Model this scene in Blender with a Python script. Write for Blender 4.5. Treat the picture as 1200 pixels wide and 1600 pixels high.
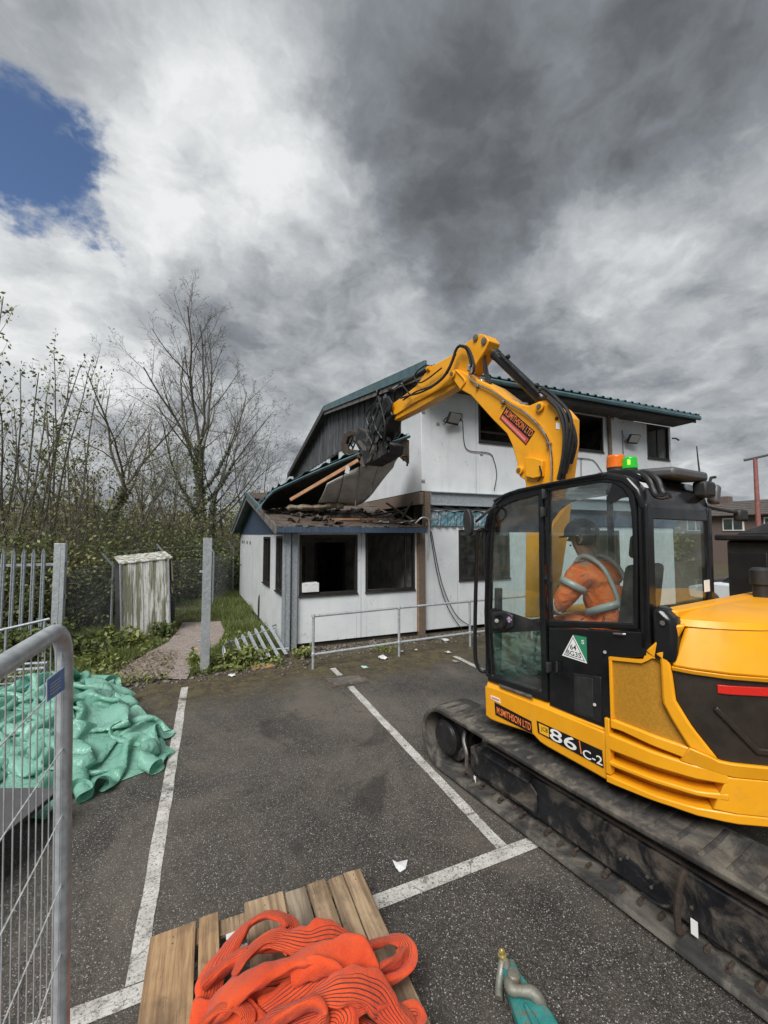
import bpy, bmesh, math, random
import numpy as np
from mathutils import Vector, Matrix, Euler
R = math.radians
scene = bpy.context.scene
for o in list(bpy.data.objects): bpy.data.objects.remove(o)
COL = scene.collection

# ---------------------------------------------------------------- camera
F = 640.0; CH = 2.4
PITCH = math.atan(35/F); YAW = math.atan(275/F)
cd = bpy.data.cameras.new('camera'); cam = bpy.data.objects.new('camera', cd); COL.objects.link(cam)
cd.sensor_fit = 'HORIZONTAL'; cd.sensor_width = 36.0; cd.lens = 36.0*F/1200.0
cd.clip_start = 0.05; cd.clip_end = 3000
cam.location = (0, 0, CH); cam.rotation_euler = (R(90)+PITCH, 0, -YAW)
scene.camera = cam
scene.render.resolution_x = 768; scene.render.resolution_y = 1024
scene.render.engine = 'CYCLES'
scene.view_settings.view_transform = 'Standard'; scene.view_settings.look = 'None'
scene.view_settings.gamma = 1.0; scene.view_settings.use_curve_mapping = False
scene.view_settings.exposure = 1.56
scene.cycles.max_bounces = 8; scene.cycles.transparent_max_bounces = 16

# pixel -> direction -> point on a known surface (photo pixels, 1200 x 1600)
FWD = Vector((math.sin(YAW)*math.cos(PITCH), math.cos(YAW)*math.cos(PITCH), math.sin(PITCH)))
RGT = Vector((math.cos(YAW), -math.sin(YAW), 0)); UPV = RGT.cross(FWD); CAM = Vector((0, 0, CH))
def ray(x, y): return FWD + RGT*((x-600)/F) - UPV*((y-800)/F)
def gnd(x, y, z=0.0):
    d = ray(x, y); return CAM + d*((z-CH)/d.z)
def onx(x, y, X):
    d = ray(x, y); return CAM + d*(X/d.x)
def ony(x, y, Y):
    d = ray(x, y); return CAM + d*(Y/d.y)

# ---------------------------------------------------------------- sun
SUN_EL, SUN_AZ = R(48), R(222)          # azimuth clockwise from +Y
sd = bpy.data.lights.new('sun', 'SUN'); sun = bpy.data.objects.new('sun', sd); COL.objects.link(sun)
sd.energy = 1.5; sd.angle = R(34); sd.color = (1.0, 0.98, 0.955)
sdir = Vector((math.sin(SUN_AZ)*math.cos(SUN_EL), math.cos(SUN_AZ)*math.cos(SUN_EL), math.sin(SUN_EL)))
sun.rotation_euler = sdir.to_track_quat('Z', 'Y').to_euler()
sun.location = (0, 0, 40)

# ---------------------------------------------------------------- world: broken cloud over a blue sky
world = bpy.data.worlds.new('World'); scene.world = world; world.use_nodes = True
nt = world.node_tree; nt.nodes.clear(); WN = nt.nodes; WL = nt.links
def wn(t, **k):
    n = WN.new(t)
    for a, b in k.items(): setattr(n, a, b)
    return n
def wmath(op, a, b=None, c=None, clamp=False):
    n = wn('ShaderNodeMath', operation=op, use_clamp=clamp)
    for i, v in enumerate((a, b, c)):
        if v is None: continue
        if isinstance(v, (int, float)): n.inputs[i].default_value = v
        else: WL.new(v, n.inputs[i])
    return n.outputs[0]
def wvec(op, a, b=None, s=None):
    n = wn('ShaderNodeVectorMath', operation=op)
    for i, v in enumerate((a, b)):
        if v is None: continue
        if isinstance(v, (tuple, Vector)): n.inputs[i].default_value = tuple(v)
        else: WL.new(v, n.inputs[i])
    if s is not None:
        if isinstance(s, (int, float)): n.inputs['Scale'].default_value = s
        else: WL.new(s, n.inputs['Scale'])
    return n.outputs['Value'] if op == 'DOT_PRODUCT' else n.outputs[0]
def wnoise(vec, scale, detail, rough=0.55, dist=0.0):
    n = wn('ShaderNodeTexNoise'); WL.new(vec, n.inputs['Vector'])
    n.inputs['Scale'].default_value = scale; n.inputs['Detail'].default_value = detail
    n.inputs['Roughness'].default_value = rough; n.inputs['Distortion'].default_value = dist
    return n
wtc = wn('ShaderNodeTexCoord'); D = wtc.outputs['Generated']
sep = wn('ShaderNodeSeparateXYZ'); WL.new(D, sep.inputs[0])
zz = wmath('ADD', wmath('MAXIMUM', sep.outputs[2], 0.0), 0.38)
cmb = wn('ShaderNodeCombineXYZ'); WL.new(wmath('DIVIDE', sep.outputs[0], zz), cmb.inputs[0]); WL.new(wmath('DIVIDE', sep.outputs[1], zz), cmb.inputs[1])
PLN = cmb.outputs[0]                                   # the cloud layer seen in perspective
def warped(src, scale, detail, amp, rough=0.6):
    w = wnoise(src, scale, detail, rough)
    return wvec('ADD', src, wvec('SCALE', wvec('SUBTRACT', w.outputs['Color'], (0.5, 0.5, 0.5)), None, amp))
wa = wnoise(PLN, 2.3, 9, 0.62); wb = wnoise(PLN, 7.0, 6, 0.6)
DW = wvec('ADD', D, wvec('SCALE', wvec('SUBTRACT', wa.outputs['Color'], (0.5, 0.5, 0.5)), None, 0.34))
DW = wvec('NORMALIZE', wvec('ADD', DW, wvec('SCALE', wvec('SUBTRACT', wb.outputs['Color'], (0.5, 0.5, 0.5)), None, 0.10)))   # warped direction for the large cloud masses
# large masses: photo pixel of the centre, radius in degrees, brightness
LOBES = [
 ((250, 170), 15, 0.20), ((420, 120), 13, 0.16), ((370, 300), 13, 0.24), ((490, 330), 8, 0.20), ((120, 400), 13, 0.26), ((230, 380), 9, 0.12), ((40, 560), 14, 0.34), ((200, 640), 14, 0.14), ((420, 700), 12, 0.12), ((130, 60), 9, 0.10),
 ((660, 250), 12, -0.20), ((720, 370), 9, -0.14), ((860, 170), 16, -0.11), ((1080, 90), 16, -0.12), ((620, 60), 9, -0.06),
 ((330, 480), 8, -0.26), ((230, 470), 7, -0.14), ((540, 560), 10, -0.05), ((480, 500), 6, 0.12),
 ((940, 420), 8, 0.20), ((1050, 380), 9, 0.17), ((1170, 370), 10, 0.16), ((1100, 540), 12, -0.05), ((860, 540), 8, -0.08), ((940, 270), 6, 0.06), ((620, 500), 6, 0.08), ((1150, 690), 14, 0.14), ((780, 480), 6, 0.05), ((620, 620), 12, 0.14), ((1100, 640), 12, 0.12), ((480, 640), 8, 0.10),
]
tot = None
for (px, py), rad, amp in LOBES:
    dv = ray(px, py).normalized()
    dt = wvec('DOT_PRODUCT', DW, dv)
    mr = wn('ShaderNodeMapRange', interpolation_type='SMOOTHERSTEP'); WL.new(dt, mr.inputs['Value'])
    mr.inputs['From Min'].default_value = math.cos(R(rad*1.3)); mr.inputs['From Max'].default_value = math.cos(R(rad*0.15))
    mr.inputs['To Min'].default_value = 0.0; mr.inputs['To Max'].default_value = amp*(0.62 if amp > 0 else 0.58)
    tot = mr.outputs[0] if tot is None else wmath('ADD', tot, mr.outputs[0])
PW = warped(PLN, 3.5, 5, 0.22)
n1 = wnoise(PW, 2.8, 12, 0.58); n2 = wnoise(PW, 8.0, 10, 0.58); n3 = wnoise(PW, 1.1, 5, 0.5)
bil = wmath('SUBTRACT', 0.5, wmath('ABSOLUTE', wmath('SUBTRACT', wnoise(PW, 4.5, 8, 0.55).outputs['Fac'], 0.5)))     # puffy edges
b = wmath('ADD', tot, 0.52)
b = wmath('ADD', b, wmath('MULTIPLY', wmath('SUBTRACT', n1.outputs['Fac'], 0.5), 0.72))
b = wmath('ADD', b, wmath('MULTIPLY', wmath('SUBTRACT', n2.outputs['Fac'], 0.5), 0.50))
b = wmath('ADD', b, wmath('MULTIPLY', wmath('SUBTRACT', n3.outputs['Fac'], 0.5), 0.25))
b = wmath('ADD', b, wmath('MULTIPLY', wmath('SUBTRACT', bil, 0.42), 0.50))
cr = wn('ShaderNodeValToRGB'); WL.new(b, cr.inputs[0])
e = cr.color_ramp; e.interpolation = 'LINEAR'
e.elements[0].position = 0.02; e.elements[0].color = (0.045, 0.048, 0.052, 1)
e.elements[1].position = 1.0; e.elements[1].color = (0.54, 0.55, 0.555, 1)
for p, c in ((0.25, (0.086, 0.092, 0.101, 1)), (0.5, (0.160, 0.175, 0.192, 1)), (0.75, (0.33, 0.345, 0.357, 1))):
    x = e.elements.new(p); x.color = c
# blue gap
def lobe(px, py, rin, rout):
    dt = wvec('DOT_PRODUCT', DW, ray(px, py).normalized())
    mr = wn('ShaderNodeMapRange', interpolation_type='SMOOTHSTEP'); WL.new(dt, mr.inputs['Value'])
    mr.inputs['From Min'].default_value = math.cos(R(rout)); mr.inputs['From Max'].default_value = math.cos(R(rin))
    return mr.outputs[0]
gap = wmath('MAXIMUM', lobe(10, 200, 1.0, 9.0), wmath('MULTIPLY', lobe(80, 245, 0.5, 6.5), 0.95))
gap = wmath('ADD', gap, wmath('MULTIPLY', wmath('SUBTRACT', n2.outputs['Fac'], 0.52), 1.6))
gm = wn('ShaderNodeMapRange', interpolation_type='SMOOTHSTEP'); WL.new(gap, gm.inputs['Value'])
gm.inputs['From Min'].default_value = 0.30; gm.inputs['From Max'].default_value = 0.85
sky = wn('ShaderNodeTexSky', sky_type='NISHITA'); sky.sun_disc = False
sky.sun_elevation = SUN_EL; sky.sun_rotation = SUN_AZ; sky.altitude = 50; sky.air_density = 0.7; sky.dust_density = 0.1; sky.ozone_density = 3.0
bg1 = wn('ShaderNodeBackground'); WL.new(sky.outputs[0], bg1.inputs[0]); bg1.inputs[1].default_value = 0.05
bg2 = wn('ShaderNodeBackground'); WL.new(cr.outputs[0], bg2.inputs[0]); bg2.inputs[1].default_value = 0.53
mx = wn('ShaderNodeMixShader'); WL.new(gm.outputs[0], mx.inputs[0]); WL.new(bg2.outputs[0], mx.inputs[1]); WL.new(bg1.outputs[0], mx.inputs[2])
wout = wn('ShaderNodeOutputWorld'); WL.new(mx.outputs[0], wout.inputs[0])

# ---------------------------------------------------------------- materials
MATS = {}
def s2l(c):
    return tuple((x/255/12.92 if x/255 <= .04045 else ((x/255+.055)/1.055)**2.4) for x in c)
class NB:
    """small node builder for one material"""
    def __init__(s, name):
        m = bpy.data.materials.new(name); m.use_nodes = True; s.m = m; s.t = m.node_tree; s.N = s.t.nodes; s.L = s.t.links
        s.b = s.N['Principled BSDF']; s.tc = s.N.new('ShaderNodeTexCoord'); MATS[name] = m
        s.vec = s.tc.outputs['Object']
    def put(s, sock, v):
        if isinstance(v, (int, float)): sock.default_value = v
        elif isinstance(v, (tuple, list)): sock.default_value = tuple(v) if len(v) == 4 or sock.type == 'VECTOR' else tuple(v)+(1,)
        else: s.L.new(v, sock)
    def mapv(s, scale=(1,1,1), rot=(0,0,0), src=None):
        n = s.N.new('ShaderNodeMapping'); s.L.new(src or s.vec, n.inputs[0]); n.inputs['Scale'].default_value = scale; n.inputs['Rotation'].default_value = rot
        return n.outputs[0]
    def noise(s, scale, detail=4, rough=.55, vec=None, dist=0, out='Fac'):
        n = s.N.new('ShaderNodeTexNoise'); s.L.new(vec or s.vec, n.inputs['Vector'])
        n.inputs['Scale'].default_value = scale; n.inputs['Detail'].default_value = detail; n.inputs['Roughness'].default_value = rough; n.inputs['Distortion'].default_value = dist
        return n.outputs[out]
    def voro(s, scale, feature='F1', out='Distance', vec=None, rnd=1.0):
        n = s.N.new('ShaderNodeTexVoronoi'); n.feature = feature; s.L.new(vec or s.vec, n.inputs['Vector']); n.inputs['Scale'].default_value = scale; n.inputs['Randomness'].default_value = rnd
        return n.outputs[out]
    def math(s, op, a, b=None, clamp=False):
        n = s.N.new('ShaderNodeMath'); n.operation = op; n.use_clamp = clamp
        s.put(n.inputs[0], a)
        if b is not None: s.put(n.inputs[1], b)
        return n.outputs[0]
    def ramp(s, v, a, b, lo=0.0, hi=1.0):
        n = s.N.new('ShaderNodeMapRange'); n.interpolation_type = 'SMOOTHSTEP'; s.put(n.inputs['Value'], v)
        n.inputs['From Min'].default_value = a; n.inputs['From Max'].default_value = b; n.inputs['To Min'].default_value = lo; n.inputs['To Max'].default_value = hi
        return n.outputs[0]
    def mix(s, f, a, b, mode='MIX'):
        n = s.N.new('ShaderNodeMix'); n.data_type = 'RGBA'; n.blend_type = mode
        s.put(n.inputs[0], f); s.put(n.inputs[6], a); s.put(n.inputs[7], b)
        return n.outputs[2]
    def bump(s, h, strength=.3, dist=.01, normal=None):
        n = s.N.new('ShaderNodeBump'); s.L.new(h, n.inputs['Height']); n.inputs['Strength'].default_value = strength; n.inputs['Distance'].default_value = dist
        if normal: s.L.new(normal, n.inputs['Normal'])
        return n.outputs[0]
    def fin(s, color=None, rough=.6, metal=0.0, normal=None, spec=None, **kw):
        if color is not None: s.put(s.b.inputs['Base Color'], color)
        s.put(s.b.inputs['Roughness'], rough); s.put(s.b.inputs['Metallic'], metal)
        if normal is not None: s.L.new(normal, s.b.inputs['Normal'])
        if spec is not None: s.b.inputs['Specular IOR Level'].default_value = spec
        for k, v in kw.items(): s.put(s.b.inputs[k.replace('_', ' ')], v)
        return s.m
def simple(name, c, rough=.6, metal=0, var=.25, scale=6, bump=.0, bs=40, dirt=None, dscale=2.5, dthr=(.5, .7), stretch=(1,1,1), spec=None):
    """painted / plastic / metal surface with grain, and worn or dirty patches"""
    k = NB(name); v = k.mapv(stretch)
    n = k.noise(scale, 6, .6, v)
    col = k.mix(k.ramp(n, .3, .7), tuple(x*(1-var) for x in c), tuple(min(1, x*(1+var*.6)) for x in c))
    rr = k.ramp(k.noise(scale*2.3, 4, .6, v), .3, .7, max(0.03, rough-.1), min(1, rough+.1))
    if dirt:
        d = k.ramp(k.noise(dscale, 8, .68, v, .6), dthr[0], dthr[1])
        col = k.mix(d, col, dirt); rr = k.mix(d, rr, (.9, .9, .9))
    nm = k.bump(k.noise(bs, 5, .6, v), bump, .01) if bump else None
    return k.fin(col, rr, metal, nm, spec)

k = NB('yellow')
c = k.mix(k.ramp(k.noise(3, 6, .6), .3, .7), (.74, .315, .007), (.82, .36, .010))
c = k.mix(k.ramp(k.noise(3.2, 8, .68, None, .6), .52, .9, 0, .8), c, (.36, .205, .06))                       # site dust
c = k.mix(k.ramp(k.noise(26, 8, .75), .62, .74, 0, .55), c, (.30, .17, .05))                                  # mud specks
c = k.mix(k.ramp(k.noise(2.0, 8, .72, k.mapv((22, 22, 1.2))), .62, .76, 0, .35), c, (.42, .24, .07))        # run streaks
sc = k.ramp(k.noise(1.0, 6, .7, k.mapv((3, 60, 60), (.3, .5, .2))), .70, .74, 0, .5); c = k.mix(sc, c, (.50, .40, .22))   # scratches
k.fin(c, k.ramp(k.noise(5, 6, .7), .3, .75, .28, .52), 0, k.bump(k.noise(25, 5, .6), .03, .01))
simple('yellow_mesh', (.40, .19, .012), .6, 0, .15, 60, .25, 160)
simple('black_paint', (.014, .014, .015), .38, 0, .3, 5, .02, 30, (.06, .054, .046), 2.4, (.5, .9))
simple('black_gloss', (.010, .010, .011), .16, 0, .2, 4)
simple('black_plastic', (.022, .022, .022), .55, 0, .3, 12, .08, 120)
simple('dark_panel', (.026, .019, .014), .42, 0, .25, 6, .05, 90)
simple('rubber_hose', (.012, .012, .012), .5, 0, .3, 30, .1, 90)
simple('rubber', (.034, .032, .030), .85, 0, .4, 8, .35, 26, (.15, .135, .11), 3.1, (.42, .66))
simple('steel_rod', (.75, .75, .74), .16, 1, .05, 6)
simple('steel_worn', (.30, .28, .26), .45, .9, .3, 14, .1, 40, (.13, .07, .04), 6, (.5, .75))
simple('frame_black', (.012, .013, .016), .42, .1, .4, 9, .2, 30, (.13, .108, .085), 4.5, (.46, .70))
simple('rusty', (.060, .042, .032), .8, .2, .4, 14, .3, 50, (.07, .05, .04), 8)
simple('galv', (.50, .53, .55), .42, .5, .22, 22, .04, 60, (.44, .46, .47), 9, (.5, .75))
simple('galv_dull', (.33, .36, .385), .55, .35, .25, 26, .05, 60, (.18, .17, .15), 3, (.58, .85))
simple('white_wire', (.62, .63, .63), .45, .4, .15, 20)
simple('amber', (.72, .15, .008), .25, 0, .1, 20)
simple('red_reflector', (.62, .02, .012), .3, 0, .15, 200, .2, 260)
simple('white_decal', (.78, .78, .76), .45, 0, .06, 12)
simple('orange_decal', (.80, .20, .045), .45, 0, .08, 12)
simple('red_decal', (.55, .07, .05), .45, 0, .12, 12)
simple('green_decal', (.03, .22, .11), .45, 0, .08, 12)
simple('blue_decal', (.03, .06, .25), .45, 0, .08, 12)
simple('yellow_decal', (.80, .42, .02), .45, 0, .05, 12)
simple('pink_decal', (.62, .25, .22), .5, 0, .2, 60)
simple('teal_metal', (.075, .140, .160), .5, .1, .22, 4, .04, 30, (.10, .105, .085), 3, (.5, .8))
simple('blue_board', (.034, .062, .105), .62, 0, .35, 5, .2, 24, (.11, .12, .125), 3, (.5, .8), (14, 14, 1))
simple('grey_cladding', (.060, .065, .073), .7, 0, .55, 4, .3, 20, (.17, .175, .178), 2.2, (.46, .70), (5, 5, .5))
simple('barge_wood', (.15, .135, .12), .8, 0, .4, 5, .3, 30, (.05, .045, .04), 4, (.5, .75))
simple('old_timber', (.155, .115, .085), .8, 0, .35, 5, .3, 40, (.10, .065, .045), 5, (.5, .75), (3, 3, 12))
simple('new_timber', (.42, .22, .115), .75, 0, .25, 6, .2, 50, (.20, .11, .06), 6, (.52, .8))
simple('deck_brown', (.085, .062, .048), .85, 0, .5, 7, .5, 30, (.17, .145, .12), 5, (.52, .72))
simple('ceiling_panel', (.50, .49, .47), .65, 0, .22, 3, .08, 30, (.24, .22, .20), 2, (.52, .85))
simple('insulation', (.30, .25, .17), .95, 0, .4, 12, .9, 26, (.10, .08, .06), 6, (.45, .7))
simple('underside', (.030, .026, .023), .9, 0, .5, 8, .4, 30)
simple('dark_frame', (.020, .017, .015), .5, 0, .3, 12, .05, 60, (.09, .08, .07), 8, (.55, .8))
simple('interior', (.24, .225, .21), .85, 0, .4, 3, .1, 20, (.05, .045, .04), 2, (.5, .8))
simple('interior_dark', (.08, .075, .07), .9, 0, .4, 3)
simple('brick', (.14, .10, .088), .85, 0, .3, 20, .2, 60)
simple('roof_tile', (.10, .085, .078), .85, 0, .35, 4, .3, 20)
simple('pole_red', (.27, .10, .09), .6, 0, .2, 8)
simple('lens_dark', (.33, .33, .31), .25, 0, .15, 30)
simple('bark', (.13, .118, .095), .9, 0, .4, 20, .6, 40, (.085, .10, .05), 6, (.5, .75))
simple('twig', (.135, .112, .088), .9, 0, .35, 10)
simple('helmet', (.016, .022, .019), .35, 0, .2, 8)
simple('skin', (.42, .22, .15), .5, 0, .12, 10)
simple('trousers', (.030, .034, .045), .85, 0, .25, 14, .2, 60)
simple('reflective', (.42, .45, .43), .45, .1, .1, 30)
simple('seat_fabric', (.018, .018, .019), .85, 0, .3, 30, .2, 120)
simple('pink_paper', (.62, .60, .57), .8, 0, .15, 8)
simple('paper', (.62, .63, .63), .7, 0, .15, 9, .3, 20)
simple('flat_grey', (.085, .082, .083), .5, 0, .12, 12, .05, 60)
simple('concrete', (.27, .255, .235), .9, 0, .3, 8, .3, 40, (.11, .10, .085), 3, (.5, .75))
simple('concrete_dull', (.12, .108, .092), .9, 0, .3, 8, .3, 40, (.06, .05, .04), 3, (.45, .7))
simple('sling_knot', (.74, .085, .018), .85, 0, .2, 14, .2, 120)
simple('gold_bolt', (.62, .52, .22), .35, .8, .2, 20)
simple('shackle_grey', (.23, .23, .195), .55, .4, .25, 16, .15, 50, (.16, .12, .08), 9, (.5, .72))
simple('teal_paint', (.035, .23, .215), .5, .05, .25, 14, .1, 50, (.17, .095, .055), 13, (.53, .64))
simple('blue_sign', (.05, .18, .52), .4, 0, .08, 12)
simple('rope_blue', (.07, .33, .42), .7, 0, .2, 30)
simple('black_bag', (.010, .010, .011), .28, 0, .3, 20, .3, 40)
simple('bottle_green', (.30, .33, .09), .5, 0, .3, 12)
simple('teal_scrap', (.40, .55, .53), .7, 0, .15, 9, .3, 20)
simple('brown_card', (.36, .22, .12), .85, 0, .2, 10, .2, 30)

# white wall panels: streaks and scuffs
k = NB('wall_white')
sv = k.mapv((9, 9, .5))
c = k.mix(k.ramp(k.noise(2.2, 5), .3, .7), (.58, .61, .625), (.66, .68, .69))
c = k.mix(k.ramp(k.noise(1.0, 7, .65, sv), .52, .80, 0, .50), c, (.44, .45, .44))
c = k.mix(k.ramp(k.noise(5.5, 8, .7, None, .8), .60, .72, 0, .75), c, (.29, .265, .22))
k.fin(c, k.ramp(k.noise(7, 3), .3, .7, .38, .55), 0, k.bump(k.noise(3.0, 3), .12, .02))
# mouldy shed panel
k = NB('mouldy_white')
sv = k.mapv((7, 7, .35))
c = k.mix(k.ramp(k.noise(1.5, 7, .62, sv), .42, .56), (.64, .64, .61), (.21, .21, .14))
c = k.mix(k.ramp(k.noise(2.6, 7, .7, k.mapv((10, 10, .5))), .50, .66, 0, .85), c, (.11, .115, .085))
c = k.mix(k.ramp(k.noise(16, 5, .7), .60, .72), c, (.13, .12, .09))
k.fin(c, .7, 0, k.bump(k.noise(20, 4), .2, .01))
# ribbed torn membrane
simple('torn_membrane', (.11, .22, .27), .45, 0, .45, 7, .4, 18, (.40, .42, .42), 4, (.5, .65))

# glass: clear, lightly tinted, reflecting by Fresnel
def glass(name, tint, ior=1.5):
    m = bpy.data.materials.new(name); m.use_nodes = True; t = m.node_tree; t.nodes.clear(); MATS[name] = m
    tr = t.nodes.new('ShaderNodeBsdfTransparent'); tr.inputs[0].default_value = tint+(1,)
    gl = t.nodes.new('ShaderNodeBsdfGlossy'); gl.inputs['Roughness'].default_value = .02; gl.inputs[0].default_value = (.95, .97, .97, 1)
    gg = t.nodes.new('ShaderNodeNewGeometry'); dp = t.nodes.new('ShaderNodeVectorMath'); dp.operation = 'DOT_PRODUCT'; t.links.new(gg.outputs['Incoming'], dp.inputs[0]); t.links.new(gg.outputs['Normal'], dp.inputs[1])
    def mt(op, a, b):
        n_ = t.nodes.new('ShaderNodeMath'); n_.operation = op
        for i_, v_ in enumerate((a, b)):
            if isinstance(v_, (int, float)): n_.inputs[i_].default_value = v_
            else: t.links.new(v_, n_.inputs[i_])
        return n_.outputs[0]
    fac = mt('ADD', mt('MULTIPLY', mt('POWER', mt('SUBTRACT', 1.0, mt('ABSOLUTE', dp.outputs['Value'], 0.0)), 5.0), .9), .085)   # Schlick reflectance of one face
    df = t.nodes.new('ShaderNodeBsdfDiffuse'); df.inputs[0].default_value = (.45, .44, .42, 1)
    tc = t.nodes.new('ShaderNodeTexCoord'); nz = t.nodes.new('ShaderNodeTexNoise'); t.links.new(tc.outputs['Object'], nz.inputs[0]); nz.inputs['Scale'].default_value = 5; nz.inputs['Detail'].default_value = 8; nz.inputs['Roughness'].default_value = .7
    mr = t.nodes.new('ShaderNodeMapRange'); t.links.new(nz.outputs[0], mr.inputs[0]); mr.inputs[1].default_value = .45; mr.inputs[2].default_value = .8; mr.inputs[3].default_value = .0; mr.inputs[4].default_value = .10
    m0 = t.nodes.new('ShaderNodeMixShader'); t.links.new(mr.outputs[0], m0.inputs[0]); t.links.new(tr.outputs[0], m0.inputs[1]); t.links.new(df.outputs[0], m0.inputs[2])
    mxs = t.nodes.new('ShaderNodeMixShader'); t.links.new(fac, mxs.inputs[0]); t.links.new(m0.outputs[0], mxs.inputs[1]); t.links.new(gl.outputs[0], mxs.inputs[2])
    o = t.nodes.new('ShaderNodeOutputMaterial'); t.links.new(mxs.outputs[0], o.inputs[0])
    return m
glass('cab_glass', (.915, .96, .95)); glass('pane_dark', (.5, .54, .55))
# lit beacons
def lamp_mat(name, c, e, st):
    k = NB(name); k.fin(c, .2); k.b.inputs['Emission Color'].default_value = e+(1,); k.b.inputs['Emission Strength'].default_value = st
lamp_mat('green_lens', (.015, .28, .03), (.08, 1.0, .05), .07)
lamp_mat('green_lit', (.2, .8, .05), (.30, 1.0, .03), .7)

# leaves
def leaf_mat(name, c1, c2, trans=.25):
    k = NB(name)
    g = k.N.new('ShaderNodeNewGeometry')
    c = k.mix(g.outputs['Random Per Island'], c1, c2)
    k.fin(c, .55); t = k.N.new('ShaderNodeBsdfTranslucent'); k.L.new(c, t.inputs[0])
    ms = k.N.new('ShaderNodeMixShader'); ms.inputs[0].default_value = trans
    k.L.new(k.b.outputs[0], ms.inputs[1]); k.L.new(t.outputs[0], ms.inputs[2]); k.L.new(ms.outputs[0], k.N['Material Output'].inputs[0])
leaf_mat('leaf_dark', (0.075, 0.105, 0.032), (0.185, 0.22, 0.076))
leaf_mat('leaf_fresh', (0.12, 0.16, 0.038), (0.27, 0.29, 0.085))
leaf_mat('leaf_ivy', (0.03, 0.055, 0.018), (0.085, 0.12, 0.045))
leaf_mat('leaf_olive', (0.145, 0.145, 0.052), (0.29, 0.28, 0.12))
leaf_mat('leaf_bud', (0.085, 0.065, 0.042), (0.15, 0.13, 0.065))
leaf_mat('grass_blade', (0.07, 0.105, 0.024), (0.19, 0.215, 0.065))
leaf_mat('dry_grass', (.16, .13, .07), (.24, .20, .12))
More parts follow.
